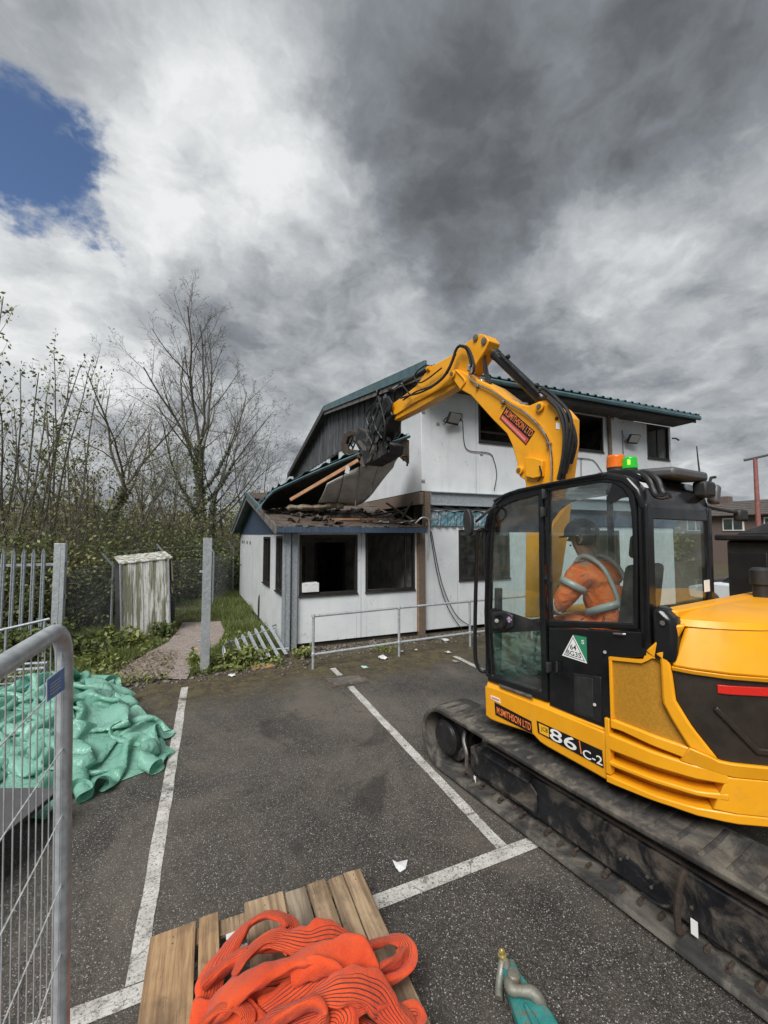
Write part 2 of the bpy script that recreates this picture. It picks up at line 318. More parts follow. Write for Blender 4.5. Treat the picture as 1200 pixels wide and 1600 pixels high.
# ---------------------------------------------------------------- mesh helpers
OFF = {}                                     # world matrix (4x4) of each thing / part, for building in world space
def V(*a): return Vector(a)
class MB:
    def __init__(s): s.v = []; s.f = []; s.uv = None
    def add(s, vs, fs):
        n = len(s.v); s.v += [Vector(x) for x in vs]; s.f += [tuple(i+n for i in f) for f in fs]; return s
    def hexa(s, p):                          # 8 points: bottom 0-3, top 4-7
        return s.add(p, [(3,2,1,0),(4,5,6,7),(0,1,5,4),(1,2,6,5),(2,3,7,6),(3,0,4,7)])
    def box(s, c, size, rot=None):
        c = Vector(c); h = [x/2 for x in size]; M = rot if isinstance(rot, Matrix) else (Euler(rot).to_matrix() if rot else Matrix.Identity(3))
        p = [c + M @ Vector((a*h[0], b*h[1], d*h[2])) for d in (-1,1) for a,b in ((-1,-1),(1,-1),(1,1),(-1,1))]
        return s.hexa(p)
    def bb(s, x0, x1, y0, y1, z0, z1): return s.box(((x0+x1)/2,(y0+y1)/2,(z0+z1)/2),(x1-x0,y1-y0,z1-z0))
    def prism(s, poly, vec):
        n = len(poly); vec = Vector(vec); P = [Vector(p) for p in poly]
        return s.add(P+[p+vec for p in P], [tuple(range(n-1,-1,-1)), tuple(range(n,2*n))]+[(i,(i+1)%n,n+(i+1)%n,n+i) for i in range(n)])
    def ring(s, outer, inner, vec):
        n = len(outer); vec = Vector(vec); o = [Vector(p) for p in outer]; i_ = [Vector(p) for p in inner]
        vs = o+i_+[p+vec for p in o]+[p+vec for p in i_]; fs = []
        for a in range(n):
            b = (a+1)%n
            fs += [(a,b,n+b,n+a),(2*n+a,3*n+a,3*n+b,2*n+b),(a,2*n+a,2*n+b,b),(n+a,n+b,3*n+b,3*n+a)]
        return s.add(vs, fs)
    def tube(s, pts, r, n=8, closed=False, flat=1.0, twist=0.0, up=None):
        P = [Vector(p) for p in pts]; m = len(P); vs = []; fs = []
        rr = r if isinstance(r, (list, tuple)) else [r]*m
        prev = None
        for i in range(m):
            t = (P[(i+1)%m]-P[i-1]) if closed else (P[min(i+1,m-1)]-P[max(i-1,0)])
            t = t.normalized() if t.length > 1e-9 else V(0,0,1)
            if prev is None:
                a = up if up else (V(0,0,1) if abs(t.z) < .9 else V(1,0,0)); x = t.cross(a).normalized()
            else:
                x = prev - t*prev.dot(t); x = x.normalized() if x.length > 1e-6 else t.orthogonal().normalized()
            prev = x; y = t.cross(x)
            for j in range(n):
                an = 2*math.pi*j/n + twist*i
                vs.append(P[i] + x*(math.cos(an)*rr[i]) + y*(math.sin(an)*rr[i]*flat))
        for i in range(m if closed else m-1):
            for j in range(n):
                a = i*n+j; b = i*n+(j+1)%n; c = ((i+1)%m)*n
                fs.append((a, b, c+(j+1)%n, c+j))
        if not closed: fs += [tuple(range(n-1,-1,-1)), tuple(range((m-1)*n, m*n))]
        return s.add(vs, fs)
    def cyl(s, a, b, r, n=16, r2=None):
        return s.tube([a, b], [r, r if r2 is None else r2], n)
    def lathe(s, base, axis, prof, n=20):
        """prof: list of (radius, height along axis)"""
        base = Vector(base); ax = Vector(axis).normalized(); x = ax.orthogonal().normalized(); y = ax.cross(x); vs = []; fs = []
        for r, h in prof:
            for j in range(n):
                a = 2*math.pi*j/n; vs.append(base+ax*h+x*math.cos(a)*r+y*math.sin(a)*r)
        m = len(prof)
        for i in range(m-1):
            for j in range(n): fs.append((i*n+j, i*n+(j+1)%n, (i+1)*n+(j+1)%n, (i+1)*n+j))
        fs += [tuple(range(n-1,-1,-1)), tuple(range((m-1)*n, m*n))]
        return s.add(vs, fs)
    def build(s, name, mat, parent=None, local=False, bevel=0, smooth=35, seg=2):
        M = OFF.get(parent, Matrix.Identity(4))
        if parent is not None and not local:
            I = M.inverted(); vs = [I @ p for p in s.v]
        else: vs = s.v
        me = bpy.data.meshes.new(name); me.from_pydata([tuple(p) for p in vs], [], s.f)
        if s.uv:
            L = me.uv_layers.new(name='uv')
            for lp in me.loops: L.data[lp.index].uv = s.uv[lp.vertex_index]
        bm = bmesh.new(); bm.from_mesh(me); bmesh.ops.recalc_face_normals(bm, faces=bm.faces); bm.to_mesh(me); bm.free()
        return link(name, me, mat, parent, bevel, smooth, seg)
def link(name, me, mat, parent=None, bevel=0, smooth=35, seg=2):
    me.materials.append(MATS[mat] if isinstance(mat, str) else mat)
    if smooth:
        me.polygons.foreach_set('use_smooth', [True]*len(me.polygons)); me.set_sharp_from_angle(angle=R(smooth))
    o = bpy.data.objects.new(name, me); COL.objects.link(o)
    OFF[o] = Matrix.Identity(4)
    if parent is not None: o.parent = parent; OFF[o] = OFF[parent]
    if bevel:
        b = o.modifiers.new('bevel', 'BEVEL'); b.width = bevel; b.segments = seg; b.limit_method = 'ANGLE'; b.angle_limit = R(32)
    return o
def npmesh(name, verts, faces, mat, parent=None, smooth=0):
    """fast mesh from numpy arrays, all faces with the same corner count"""
    me = bpy.data.meshes.new(name); verts = np.asarray(verts, dtype=np.float32).reshape(-1, 3); faces = np.asarray(faces, dtype=np.int32)
    if parent is not None:
        I = np.array(OFF[parent].inverted()); verts = verts @ I[:3,:3].T + I[:3,3]
    nf, k_ = faces.shape
    me.vertices.add(len(verts)); me.vertices.foreach_set('co', verts.astype(np.float32).ravel())
    me.loops.add(nf*k_); me.loops.foreach_set('vertex_index', faces.ravel())
    me.polygons.add(nf); me.polygons.foreach_set('loop_start', np.arange(0, nf*k_, k_, dtype=np.int32))
    me.update(calc_edges=True); me.validate()
    return link(name, me, mat, parent, 0, smooth)
def thing(name, label, cat, loc=(0,0,0), rz=0.0, group=None):
    o = bpy.data.objects.new(name, None); COL.objects.link(o); o.empty_display_size = .1
    o.location = loc; o.rotation_euler = (0,0,rz)
    OFF[o] = Matrix.Translation(Vector(loc)) @ Matrix.Rotation(rz, 4, 'Z')
    return tag(o, label, cat, group)
def tag(o, label, cat, group=None):
    o['label'] = label; o['category'] = cat
    if group: o['group'] = group
    return o
def struct(o): o['kind'] = 'structure'; return o
def dup(o, loc=None, parent=None, rot=None):
    c = o.copy(); COL.objects.link(c)
    if loc is not None: c.location = loc
    if rot is not None: c.rotation_euler = rot
    if parent is not None: c.parent = parent
    return c
def bez(pts, n=8, closed=False):
    """Catmull-Rom through the points"""
    P = [Vector(p) for p in pts]; m = len(P); out = []
    for i in range(m if closed else m-1):
        g = (lambda j: P[j % m]) if closed else (lambda j: P[max(0, min(m-1, j))])
        p0, p1, p2, p3 = g(i-1), g(i), g(i+1), g(i+2)
        for q in range(n):
            t = q/n
            out.append(.5*((2*p1)+(p2-p0)*t+(2*p0-5*p1+4*p2-p3)*t*t+(3*p1-p0-3*p2+p3)*t**3))
    if not closed: out.append(P[-1])
    return out
def textmesh(name, s, mat, origin, xd, yd, w, h, parent, depth=.002, shear=0.0):
    """lettering fitted into a w x h box whose lower left corner is origin"""
    cu = bpy.data.curves.new(name, 'FONT'); cu.body = s; cu.extrude = .01; cu.shear = shear; cu.offset = .005; cu.resolution_u = 4
    tmp = bpy.data.objects.new(name, cu); COL.objects.link(tmp)
    dg = bpy.context.evaluated_depsgraph_get(); me = bpy.data.meshes.new_from_object(tmp.evaluated_get(dg))
    bpy.data.objects.remove(tmp)
    co = np.array([v.co for v in me.vertices]); lo = co.min(0); hi = co.max(0)
    xd = Vector(xd).normalized(); yd = Vector(yd).normalized(); nd = xd.cross(yd).normalized(); o = Vector(origin)
    I = OFF[parent].inverted()
    for v in me.vertices:
        a = (v.co.x-lo[0])/(hi[0]-lo[0])*w; b_ = (v.co.y-lo[1])/(hi[1]-lo[1])*h
        v.co = I @ (o+xd*a+yd*b_+nd*(depth if v.co.z > 0 else 0))
    return link(name, me, mat, parent, 0, 0)

# ---------------------------------------------------------------- ground
def ground_noise(k):
    sp = k.voro(185, out='Color'); ss = k.N.new('ShaderNodeSeparateColor'); k.L.new(sp, ss.inputs[0]); return ss.outputs[0], ss.outputs[1]
def asphalt_color(k):
    r1, r2 = ground_noise(k)
    big = k.ramp(k.noise(.62, 7, .62, None, .8), .36, .64); mid = k.ramp(k.noise(3.2, 6, .65), .3, .7)
    c = k.mix(big, (.022, .0195, .0168), (.088, .0765, .0635))
    c = k.mix(k.math('MULTIPLY', mid, .5), c, (.080, .070, .058))
    c = k.mix(k.ramp(k.noise(34, 3, .6), .35, .65, 0, .55), c, (.022, .021, .020))
    c = k.mix(k.ramp(r1, .60, .97, 0, .75), c, (.165, .150, .132))
    c = k.mix(k.ramp(r1, .965, .972), c, (.36, .35, .335))
    # worn-in dust tracks and mud towards the verge
    sx = k.N.new('ShaderNodeSeparateXYZ'); k.L.new(k.vec, sx.inputs[0])
    yn = k.math('ADD', sx.outputs[1], k.math('MULTIPLY', k.math('SUBTRACT', k.noise(1.1, 6, .62), .5), 2.4))
    dust = k.ramp(k.noise(.9, 7, .66, k.mapv((1, .6, 1)), .7), .44, .68, 0, .62)
    c = k.mix(dust, c, (.145, .125, .100))
    mud = k.ramp(yn, 6.0, 7.2, 0, .92)
    mc = k.mix(k.ramp(k.noise(4.5, 7, .7), .4, .62), (.050, .036, .022), (.090, .078, .030))
    mc = k.mix(k.ramp(k.noise(13, 6, .7), .52, .66), mc, (.155, .118, .082))
    c = k.mix(mud, c, mc)
    # dark oil and damp patches, long cracks
    c = k.mix(k.ramp(k.noise(.8, 5, .6, k.mapv((1,1,1),(0,0,.6)), 1.2), .57, .70, 0, .62), c, (.017, .016, .015))
    return c, r1
k = NB('asphalt'); c, r1 = asphalt_color(k)
wv_ = k.N.new('ShaderNodeVectorMath'); wv_.operation = 'ADD'; k.L.new(k.vec, wv_.inputs[0]); k.L.new(k.noise(2.0, 6, .6, out='Color'), wv_.inputs[1]); cr_ = k.voro(.30, 'DISTANCE_TO_EDGE', vec=wv_.outputs[0])
c = k.mix(k.ramp(cr_, .0035, .0, 0, .75), c, (.012, .011, .010))
h = k.math('ADD', k.math('MULTIPLY', k.voro(185), -.8), k.math('MULTIPLY', k.noise(60, 5, .7), .8))
k.fin(c, k.ramp(k.noise(1.2, 4), .35, .65, .62, .86), 0, k.bump(h, .55, .006), spec=.4)
k = NB('road_paint'); c, r1 = asphalt_color(k)
wear = k.noise(70, 6, .7, None, .2); crk = k.voro(4.5, 'DISTANCE_TO_EDGE', vec=k.mapv((.35, 1.6, 1)))
pc = k.mix(k.ramp(k.noise(6, 5), .3, .7), (.40, .39, .355), (.56, .55, .515))
f = k.math('MULTIPLY', k.ramp(wear, .34, .50), k.ramp(crk, .001, .010, .25, 1))
f = k.math('MULTIPLY', f, k.ramp(k.noise(2.6, 5, .7), .28, .46))
f = k.math('MULTIPLY', f, k.ramp(k.noise(15, 7, .75), .36, .46, .25, 1))
c = k.mix(f, c, pc)
k.fin(c, .75, 0, k.bump(k.noise(80, 5, .7), .4, .005))
k = NB('soil')
c = k.mix(k.ramp(k.noise(2.3, 7, .65), .35, .65), (.060, .047, .030), (.050, .060, .022))
c = k.mix(k.ramp(k.noise(14, 5, .7), .5, .7), c, (.12, .10, .07))
k.fin(c, .95, 0, k.bump(k.noise(16, 7, .7), .8, .03))
k = NB('gravel')
vc = k.voro(42, out='Color'); ss = k.N.new('ShaderNodeSeparateColor'); k.L.new(vc, ss.inputs[0])
c = k.mix(ss.outputs[0], (.17, .140, .122), (.40, .335, .298))
c = k.mix(k.ramp(k.noise(2.5, 6, .7), .5, .75, 0, .55), c, (.088, .072, .050))
k.fin(c, .95, 0, k.bump(k.voro(42), .9, .02))

def sheet(name, poly, z, mat, cut=0):
    m = MB(); m.add([(x, y, z) for x, y in poly], [tuple(range(len(poly)))]); return struct(m.build(name, mat, smooth=0))
gm_ = MB(); gm_.add([(-900,-900,-.012),(900,-900,-.012),(900,900,-.012),(-900,900,-.012)], [(0,1,2,3)])
struct(gm_.build('ground', 'soil', smooth=0))
rng = random.Random(5)
edge = [(x, 7.75+.12*math.sin(x*2.1)+rng.uniform(-.07,.07)) for x in np.arange(1.4, -7.0, -.22)]
sheet('car_park', [(-40,-30),(60,-30),(60,60),(15.2,60),(15.2,8.9),(1.5,8.9),(1.45,8.2)]+edge+[(-40, 7.7)], 0.0, 'asphalt')
def path_pt(x, y): 
    p = gnd(x, y, .02); return (p.x, p.y)
pl_ = [(235,1060),(175,1058),(205,1035),(232,1018),(262,1003),(278,985),(285,972),(345,970),(352,985),(342,1005),(318,1028),(300,1045),(292,1060)]
sheet('gravel_path', [path_pt(*p) for p in pl_], .012, 'gravel')
def strip(x0, x1, y0, y1, w):
    a = np.linspace(0, 1, 24); rg = random.Random(int(x0*100+y0*10)); L = []; Rr = []
    d = V(x1-x0, y1-y0, 0).normalized(); n = V(-d.y, d.x, 0)
    for t in a:
        p = V(x0+(x1-x0)*t, y0+(y1-y0)*t, .004)
        L.append(p+n*(w/2+rg.uniform(-.006,.004))); Rr.append(p-n*(w/2+rg.uniform(-.006,.004)))
    m = MB(); m.add(L+Rr, [(i, i+1, 24+i+1, 24+i) for i in range(23)]); return struct(m.build('painted_bay_line', 'road_paint', smooth=0))
strip(-.305, -.28, 2.66, 7.28, .10)
strip(2.125, 2.12, 2.66, 6.28, .10); strip(2.12, 2.11, 6.83, 7.25, .10)
strip(4.53, 4.53, 2.66, 7.0, .10)
strip(-4.0, 9.0, 2.60, 2.60, .11)
for x in (-2.7, 6.95): strip(x, x, 2.66, 7.2, .10)
# inspection cover
t = thing('inspection_cover', 'square concrete inspection cover set in the tarmac at the end of a bay line', 'manhole cover', (2.16, 6.55, 0))
m = MB(); m.box((2.16,6.55,.006),(.62,.42,.012)); fr_ = m.build('cover_frame', 'deck_brown', t, bevel=.004)
m = MB(); m.box((2.16,6.55,.012),(.50,.31,.012)); m.build('cover_plate', 'concrete_dull', t, bevel=.004)
# ---------------------------------------------------------------- buildings
def wall_panels(root, org, xd, length, z0, z1, th, openings, seams, mat, name='wall_panel', inward=None, gap=.004):
    """upright panels side by side along xd from org, split round the openings (u0,u1,z0,z1)"""
    org = Vector(org); xd = Vector(xd).normalized(); n = Vector(inward)
    cuts = sorted(set([0, length]+[s for s in seams if 0 < s < length]+[u for o in openings for u in o[:2] if 0 < u < length]))
    for a, b in zip(cuts[:-1], cuts[1:]):
        if b-a < .01: continue
        zs = [(z0, z1)]
        for u0, u1, oz0, oz1 in openings:
            if u0 <= a+1e-6 and u1 >= b-1e-6:
                zs = [q for lo, hi in zs for q in ((lo, min(hi, oz0)), (max(lo, oz1), hi)) if q[1]-q[0] > .01]
        ga = gap if a in seams or a == 0 else 0; gb = gap if b in seams or b == length else 0
        for lo, hi in zs:
            p = [org+xd*(a+ga)+V(0,0,lo), org+xd*(b-gb)+V(0,0,lo), org+xd*(b-gb)+n*th+V(0,0,lo), org+xd*(a+ga)+n*th+V(0,0,lo)]
            m = MB(); m.hexa(p+[q+V(0,0,hi-lo) for q in p]); m.build(name, mat, root, bevel=.003, seg=1)
def window(root, org, xd, inward, u0, u1, z0, z1, fw=.038, mullions=(), glass_=False, proud=.012, mat='dark_frame'):
    org = Vector(org); xd = Vector(xd).normalized(); n = Vector(inward)
    def bar(a0, a1, b0, b1, d0=-proud, d1=.07):
        p = [org+xd*a0+V(0,0,b0)+n*d0, org+xd*a1+V(0,0,b0)+n*d0, org+xd*a1+V(0,0,b0)+n*d1, org+xd*a0+V(0,0,b0)+n*d1]
        return p+[q+V(0,0,b1-b0) for q in p]
    m = MB(); m.hexa(bar(u0-.02, u0+fw, z0-.02, z1+.02)); m.hexa(bar(u1-fw, u1+.02, z0-.02, z1+.02)); m.hexa(bar(u0+fw, u1-fw, z1-fw, z1+.02))
    m.hexa(bar(u0+fw, u1-fw, z0-.02, z0+fw*.8))
    w = m.build('window', mat, root, bevel=.004, seg=1)
    m = MB(); m.hexa(bar(u0-.03, u1+.03, z0-.05, z0-.022, -proud-.03, .06)); m.build('sill', mat, w, bevel=.003, seg=1)
    for u in mullions:
        m = MB(); m.hexa(bar(u-.02, u+.02, z0+fw*.8, z1-fw, .01, .05)); m.build('mullion', mat, w)
    if glass_:
        m = MB(); m.hexa(bar(u0+fw, u1-fw, z0+fw*.8, z1-fw, .03, .036)); m.build('pane', 'pane_dark', w)
    return w
YF = 8.75
def xl(Y): return 1.5-.036*(Y-YF)          # the annexe's left wall is slightly out of square
# ---- single-storey annexe
ann = thing('annexe_building', 'single storey white panel annexe with blue gable, empty dark windows and half stripped roof', 'building', (3.0, 12.5, 0))
ld = V(xl(17.2)-1.5, 17.2-YF, 0); LL = ld.length; ld.normalize(); lin = V(ld.y, -ld.x, 0)
wall_panels(ann, (1.62, YF, 0), (1,0,0), 3.0, .10, 2.44, .06, [(.20,1.47,1.12,2.37),(1.70,2.92,1.12,2.41)], [1.58], 'wall_white', inward=(0,1,0))
window(ann, (1.62,YF,0), (1,0,0), (0,1,0), .20, 1.47, 1.12, 2.37)
window(ann, (1.62,YF,0), (1,0,0), (0,1,0), 1.70, 2.92, 1.12, 2.41, mullions=(2.70,))
LW = [(.15,.95,1.15,2.34),(1.75,2.75,1.15,2.32)]
wall_panels(ann, (1.5, YF, 0), ld, LL, .06, 2.42, .06, LW, [1.35,3.1,4.45,5.8,7.15], 'wall_white', inward=lin)
window(ann, (1.5,YF,0), ld, lin, .15, .95, 1.15, 2.34, mullions=(.55,)); window(ann, (1.5,YF,0), ld, lin, 1.75, 2.75, 1.15, 2.32, mullions=(2.3,))
for Y, z in ((14.2,2.12),(15.0,2.12),(15.9,2.12),(16.4,2.12)):
    m = MB(); m.box((xl(Y)-.012,Y,z),(.03,.07,.10)); m.build('wall_vent', 'black_plastic', ann)
# corner posts
m = MB(); m.bb(1.44,1.60,8.60,8.74,0,2.44); m.build('corner_post', 'galv_dull', ann, bevel=.006)
m = MB(); m.bb(1.625,1.75,8.66,8.745,0,2.43); m.build('corner_post', 'galv_dull', ann, bevel=.006)
m = MB(); m.bb(1.46,1.485,8.585,8.598,.02,2.40); m.bb(1.555,1.58,8.585,8.598,.02,2.40); m.build('post_flange', 'galv_dull', ann)
# end column where the annexe meets the tall block
m = MB(); m.bb(4.64,4.80,8.66,8.80,0.0,2.44); m.build('timber_column', 'old_timber', ann, bevel=.008)
m = MB(); m.bb(4.625,4.637,8.70,8.75,.10,2.44); m.bb(4.803,4.83,8.715,8.755,.2,2.44); m.build('split_lining', 'brown_card', ann)
# plinth
m = MB(); m.bb(1.56,4.62,8.80,8.88,0,.11); m.prism([(1.53,8.8,0),(1.60,8.8,0),(xl(17.1)+.12,17.1,0),(xl(17.1)+.05,17.1,0)],(0,0,.07)); m.build('plinth', 'underside', ann)
# floor, inner linings
m = MB(); m.prism([(1.6,8.82,.12),(4.66,8.82,.12),(4.66,17.1,.12),(xl(17.1)+.1,17.1,.12)],(0,0,.05)); m.build('floor', 'interior', ann)
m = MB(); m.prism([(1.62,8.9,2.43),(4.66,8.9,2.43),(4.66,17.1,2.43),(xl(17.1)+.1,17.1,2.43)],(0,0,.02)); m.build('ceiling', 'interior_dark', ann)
m = MB(); m.bb(1.5,3.05,12.3,12.36,.17,2.42); m.bb(3.9,4.66,12.3,12.36,.17,2.42); m.bb(3.05,3.9,12.3,12.36,2.15,2.42); m.build('partition', 'interior', ann)
m = MB(); m.bb(4.66,4.72,8.82,17.1,.12,2.44); m.bb(1.2,4.7,17.1,17.16,.06,2.44); m.build('inner_wall', 'interior', ann)
m = MB(); m.bb(2.55,2.62,11.9,12.29,.17,2.05); m.bb(3.0,3.06,12.22,12.29,.17,2.15); m.bb(3.89,3.95,12.22,12.29,.17,2.15); m.build('door_frame', 'dark_frame', ann, bevel=.004)
m = MB(); m.bb(1.95,2.5,11.95,12.25,.17,1.45); m.build('cupboard', 'interior', ann, bevel=.01)
for i in range(6):
    m = MB(); m.bb(1.98,2.47,11.93,11.948,.25+i*.19,.40+i*.19); m.build('drawer_front', 'interior_dark', ann, bevel=.004)
m = MB(); m.bb(1.86,2.22,8.70,8.95,1.17,1.36); tag(m.build('carton', 'paper', bevel=.006), 'small white carton on the sill of the left annexe window', 'box')
for i in range(7):
    x_ = 2.1+i*.33; m = MB(); m.box((x_,9.6+.3*math.sin(i*2.2),.25+.08*(i % 3)), (.5,.12,.05), (.1*i,.35*math.sin(i),.7*i)); m.build('fallen_board', 'new_timber' if i % 3 == 0 else 'old_timber', ann)
# gable cladding
N = 9
for i in range(N):
    a, b_ = LL*i/N+.004, LL*(i+1)/N-.004
    def zt(u): return 2.42+1.10*(1-abs(u-LL*.515)/(LL*.515)) if u <= LL*.515 else 2.42+1.10*(1-(u-LL*.515)/(LL*.485))
    o = V(1.5,YF,0)-lin*.012; pts = [o+ld*a+V(0,0,2.40), o+ld*b_+V(0,0,2.40), o+ld*b_+V(0,0,zt(b_))]
    mid = LL*.515
    if a < mid < b_: pts.append(o+ld*mid+V(0,0,zt(mid)))
    pts.append(o+ld*a+V(0,0,zt(a)))
    m = MB(); m.prism(pts, lin*.03); m.build('gable_board', 'blue_board', ann)
# roof
RID = (13.15, 3.62)
def rx(Y): return 1.26-.036*(Y-8.4)
def slab(y0, z0, y1, z1, x0, x1, th, nm, mat, x0b=None):
    m = MB(); p = [(x0,y0,z0-th),(x1,y0,z0-th),(x1,y1,z1-th),(x0b if x0b is not None else x0,y1,z1-th)]
    m.hexa(p+[(a,b,c+th) for a,b,c in p]); return m.build(nm, mat, ann)
def zr(Y): return 2.57+(Y-8.4)*(RID[1]-2.57)/(RID[0]-8.4)
nb = 11
for i in range(nb):                          # stripped deck boards on the near slope
    y0 = 8.4+(RID[0]-8.4)*i/nb+.008; y1 = 8.4+(RID[0]-8.4)*(i+1)/nb-.008; dz = rng.uniform(-.012,.012)
    slab(y0, zr(y0)+dz, y1, zr(y1)+dz, rx(y0)+rng.uniform(0,.03), 4.66-rng.uniform(0,.06), .05, 'deck_board', 'deck_brown', rx(y1))
slab(RID[0], RID[1], 17.8, 2.5, rx(RID[0]), 4.66, .06, 'rear_slope', 'teal_metal', rx(17.8))
m = MB(); m.bb(1.24,4.68,8.365,8.397,2.435,2.555); m.build('fascia', 'blue_board', ann, bevel=.004)
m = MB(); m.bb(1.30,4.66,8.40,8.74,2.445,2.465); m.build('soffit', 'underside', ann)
def barge(y0, z0, y1, z1, nm, mat, dx, h0, h1, th=.03):
    p = [(rx(y0)-dx-th,y0,z0+h0),(rx(y1)-dx-th,y1,z1+h0),(rx(y1)-dx-th,y1,z1+h1),(rx(y0)-dx-th,y0,z0+h1)]
    m = MB(); m.prism(p, (th,0,0)); return m.build(nm, mat, ann, bevel=.004)
barge(8.36, 2.57, RID[0], RID[1], 'barge_board', 'barge_wood', 0, -.17, .015); barge(RID[0]+.003, RID[1], 17.8, 2.5, 'barge_board', 'barge_wood', 0, -.17, .015)
barge(10.3, zr(10.3), RID[0], RID[1], 'edge_flashing', 'teal_metal', .003, -.03, .09, .05); barge(RID[0]+.003, RID[1], 17.85, 2.5, 'edge_flashing', 'teal_metal', .003, -.03, .09, .05)
# remaining roof sheet near the ridge
m = MB(); vs = []; n_ = 22
for j, (Y, z) in enumerate(((11.7, zr(11.7)+.07), (RID[0]+.05, RID[1]+.06))):
    for i in range(n_*4+1):
        x = rx(Y)-.03+(2.4-rx(Y))*i/(n_*4); vs.append((x, Y+rng.uniform(-.02,.02)*(j == 0), z+(.035 if i % 4 in (1,2) else 0)))
w_ = n_*4+1
m.add(vs, [(i, i+1, w_+i+1, w_+i) for i in range(n_*4)]); o = m.build('ridge_sheet', 'deck_brown', ann, smooth=0)
o.modifiers.new('solid', 'SOLIDIFY').thickness = .006
# loose stuff on the roof and at the break with the tall block
def plank(root, a, b, w, h, mat, nm='loose_batten', roll=0):
    a = Vector(a); b = Vector(b); d = (b-a).normalized(); x = d.cross(V(0,0,1)).normalized(); y = x.cross(d)
    x2 = x*math.cos(roll)+y*math.sin(roll); y2 = y*math.cos(roll)-x*math.sin(roll)
    p = [a-x2*w/2-y2*h/2, a+x2*w/2-y2*h/2, b+x2*w/2-y2*h/2, b-x2*w/2-y2*h/2]
    m = MB(); m.hexa(p+[q+y2*h for q in p]); return m.build(nm, mat, root, bevel=.003, seg=1)
def roof_plank(a, b, w, h, mat, label, roll=0, grp=None):
    o = plank(None, a, b, w, h, mat, 'roof_batten', roll); return tag(o, label, 'timber', grp)
roof_plank((2.55,9.05,zr(9.05)+.03),(4.15,9.10,zr(9.1)+.04),.05,.05,'new_timber','pinkish softwood batten lying level along the stripped annexe roof')
rg = random.Random(11)
xs_ = sorted(rg.uniform(2.7,4.5) for _ in range(9)); ORD = ['first','second','third','fourth','fifth','sixth','seventh','eighth','last']
for i, x in enumerate(xs_):
    y = rg.uniform(8.5,9.5); a = rg.uniform(-.7,.7); L_ = rg.uniform(.15,.55)
    roof_plank((x,y,zr(y)+.04),(x+math.cos(a)*L_,y+math.sin(a)*L_,zr(y+math.sin(a)*L_)+.05+rg.uniform(0,.05)),rg.uniform(.05,.14),.02,rg.choice(['deck_brown','old_timber','barge_wood','pink_paper']),
               ORD[i]+' from the left of the short broken boards on the stripped annexe roof', rg.uniform(-.3,.3), 'broken boards on the annexe roof')
for i in range(34):                            # torn felt and splinters still fixed to the deck
    x = rg.uniform(1.5,4.55); y = rg.uniform(8.42,10.4); w = rg.uniform(.10,.42); h_ = rg.uniform(.08,.3); a = rg.uniform(0,3.1); vs = []
    for j in range(4):
        for q in range(5):
            u_ = (q/4-.5)*w+rg.uniform(-.03,.03); v_ = (j/3-.5)*h_+rg.uniform(-.03,.03); X_ = x+u_*math.cos(a)-v_*math.sin(a); Y_ = max(8.40, y+u_*math.sin(a)+v_*math.cos(a)); vs.append((X_, Y_, zr(Y_)+.02+rg.random()**2*.11))
    m = MB(); m.add(vs, [(j*5+q,j*5+q+1,j*5+q+6,j*5+q+5) for j in range(3) for q in range(4)]); o = m.build('torn_felt', rg.choice(['deck_brown','underside','deck_brown','barge_wood','old_timber']), ann, smooth=0); o.modifiers.new('solid','SOLIDIFY').thickness = .008
for i in range(26):                            # ragged edge along the eave
    x = 1.3+3.35*i/26+rg.uniform(0,.05); m = MB(); m.box((x,8.375+rg.uniform(0,.03),2.565+rg.uniform(0,.02)), (rg.uniform(.05,.16),.05,rg.uniform(.015,.05)), (rg.uniform(-.3,.3),rg.uniform(-.2,.2),rg.uniform(-.3,.3))); m.build('torn_felt', rg.choice(['deck_brown','barge_wood','underside']), ann)
# insulation slab, bent and mossy
pts = [(1.72,9.75,3.02),(2.0,9.6,3.03),(2.4,9.5,3.03),(2.7,9.4,3.08),(2.95,9.3,3.06)]
m = MB(); B = bez(pts, 5); rr = [.05+.035*math.sin(i*.8)**2+.02*rg.random() for i in range(len(B))]; m.tube(B, [r*1.6 for r in rr], 9, flat=.55)
tag(m.build('insulation_slab', 'insulation', smooth=60), 'bent strip of dirty cream insulation lying on the stripped roof below the lifted sheet', 'insulation')
# scrap of pale film by the column
m = MB(); vs = [(4.05+.12*i+.02*rg.random(), 8.45+.06*j, zr(8.45)+.06+.05*rg.random()+.02*i) for j in range(4) for i in range(4)]; m.add(vs, [(j*4+i,j*4+i+1,j*4+i+5,j*4+i+4) for j in range(3) for i in range(3)])
o = m.build('plastic_film', 'paper', smooth=0); o.modifiers.new('solid','SOLIDIFY').thickness = .003; tag(o, 'crumpled pale plastic scrap on the roof edge beside the tall block', 'litter')

# ---- two-storey block
blk = thing('two_storey_block', 'two storey white modular block with teal ribbed roof and dark grey gable cladding', 'building', (9.6, 17, 0))
XG = 4.75; XE = 14.30
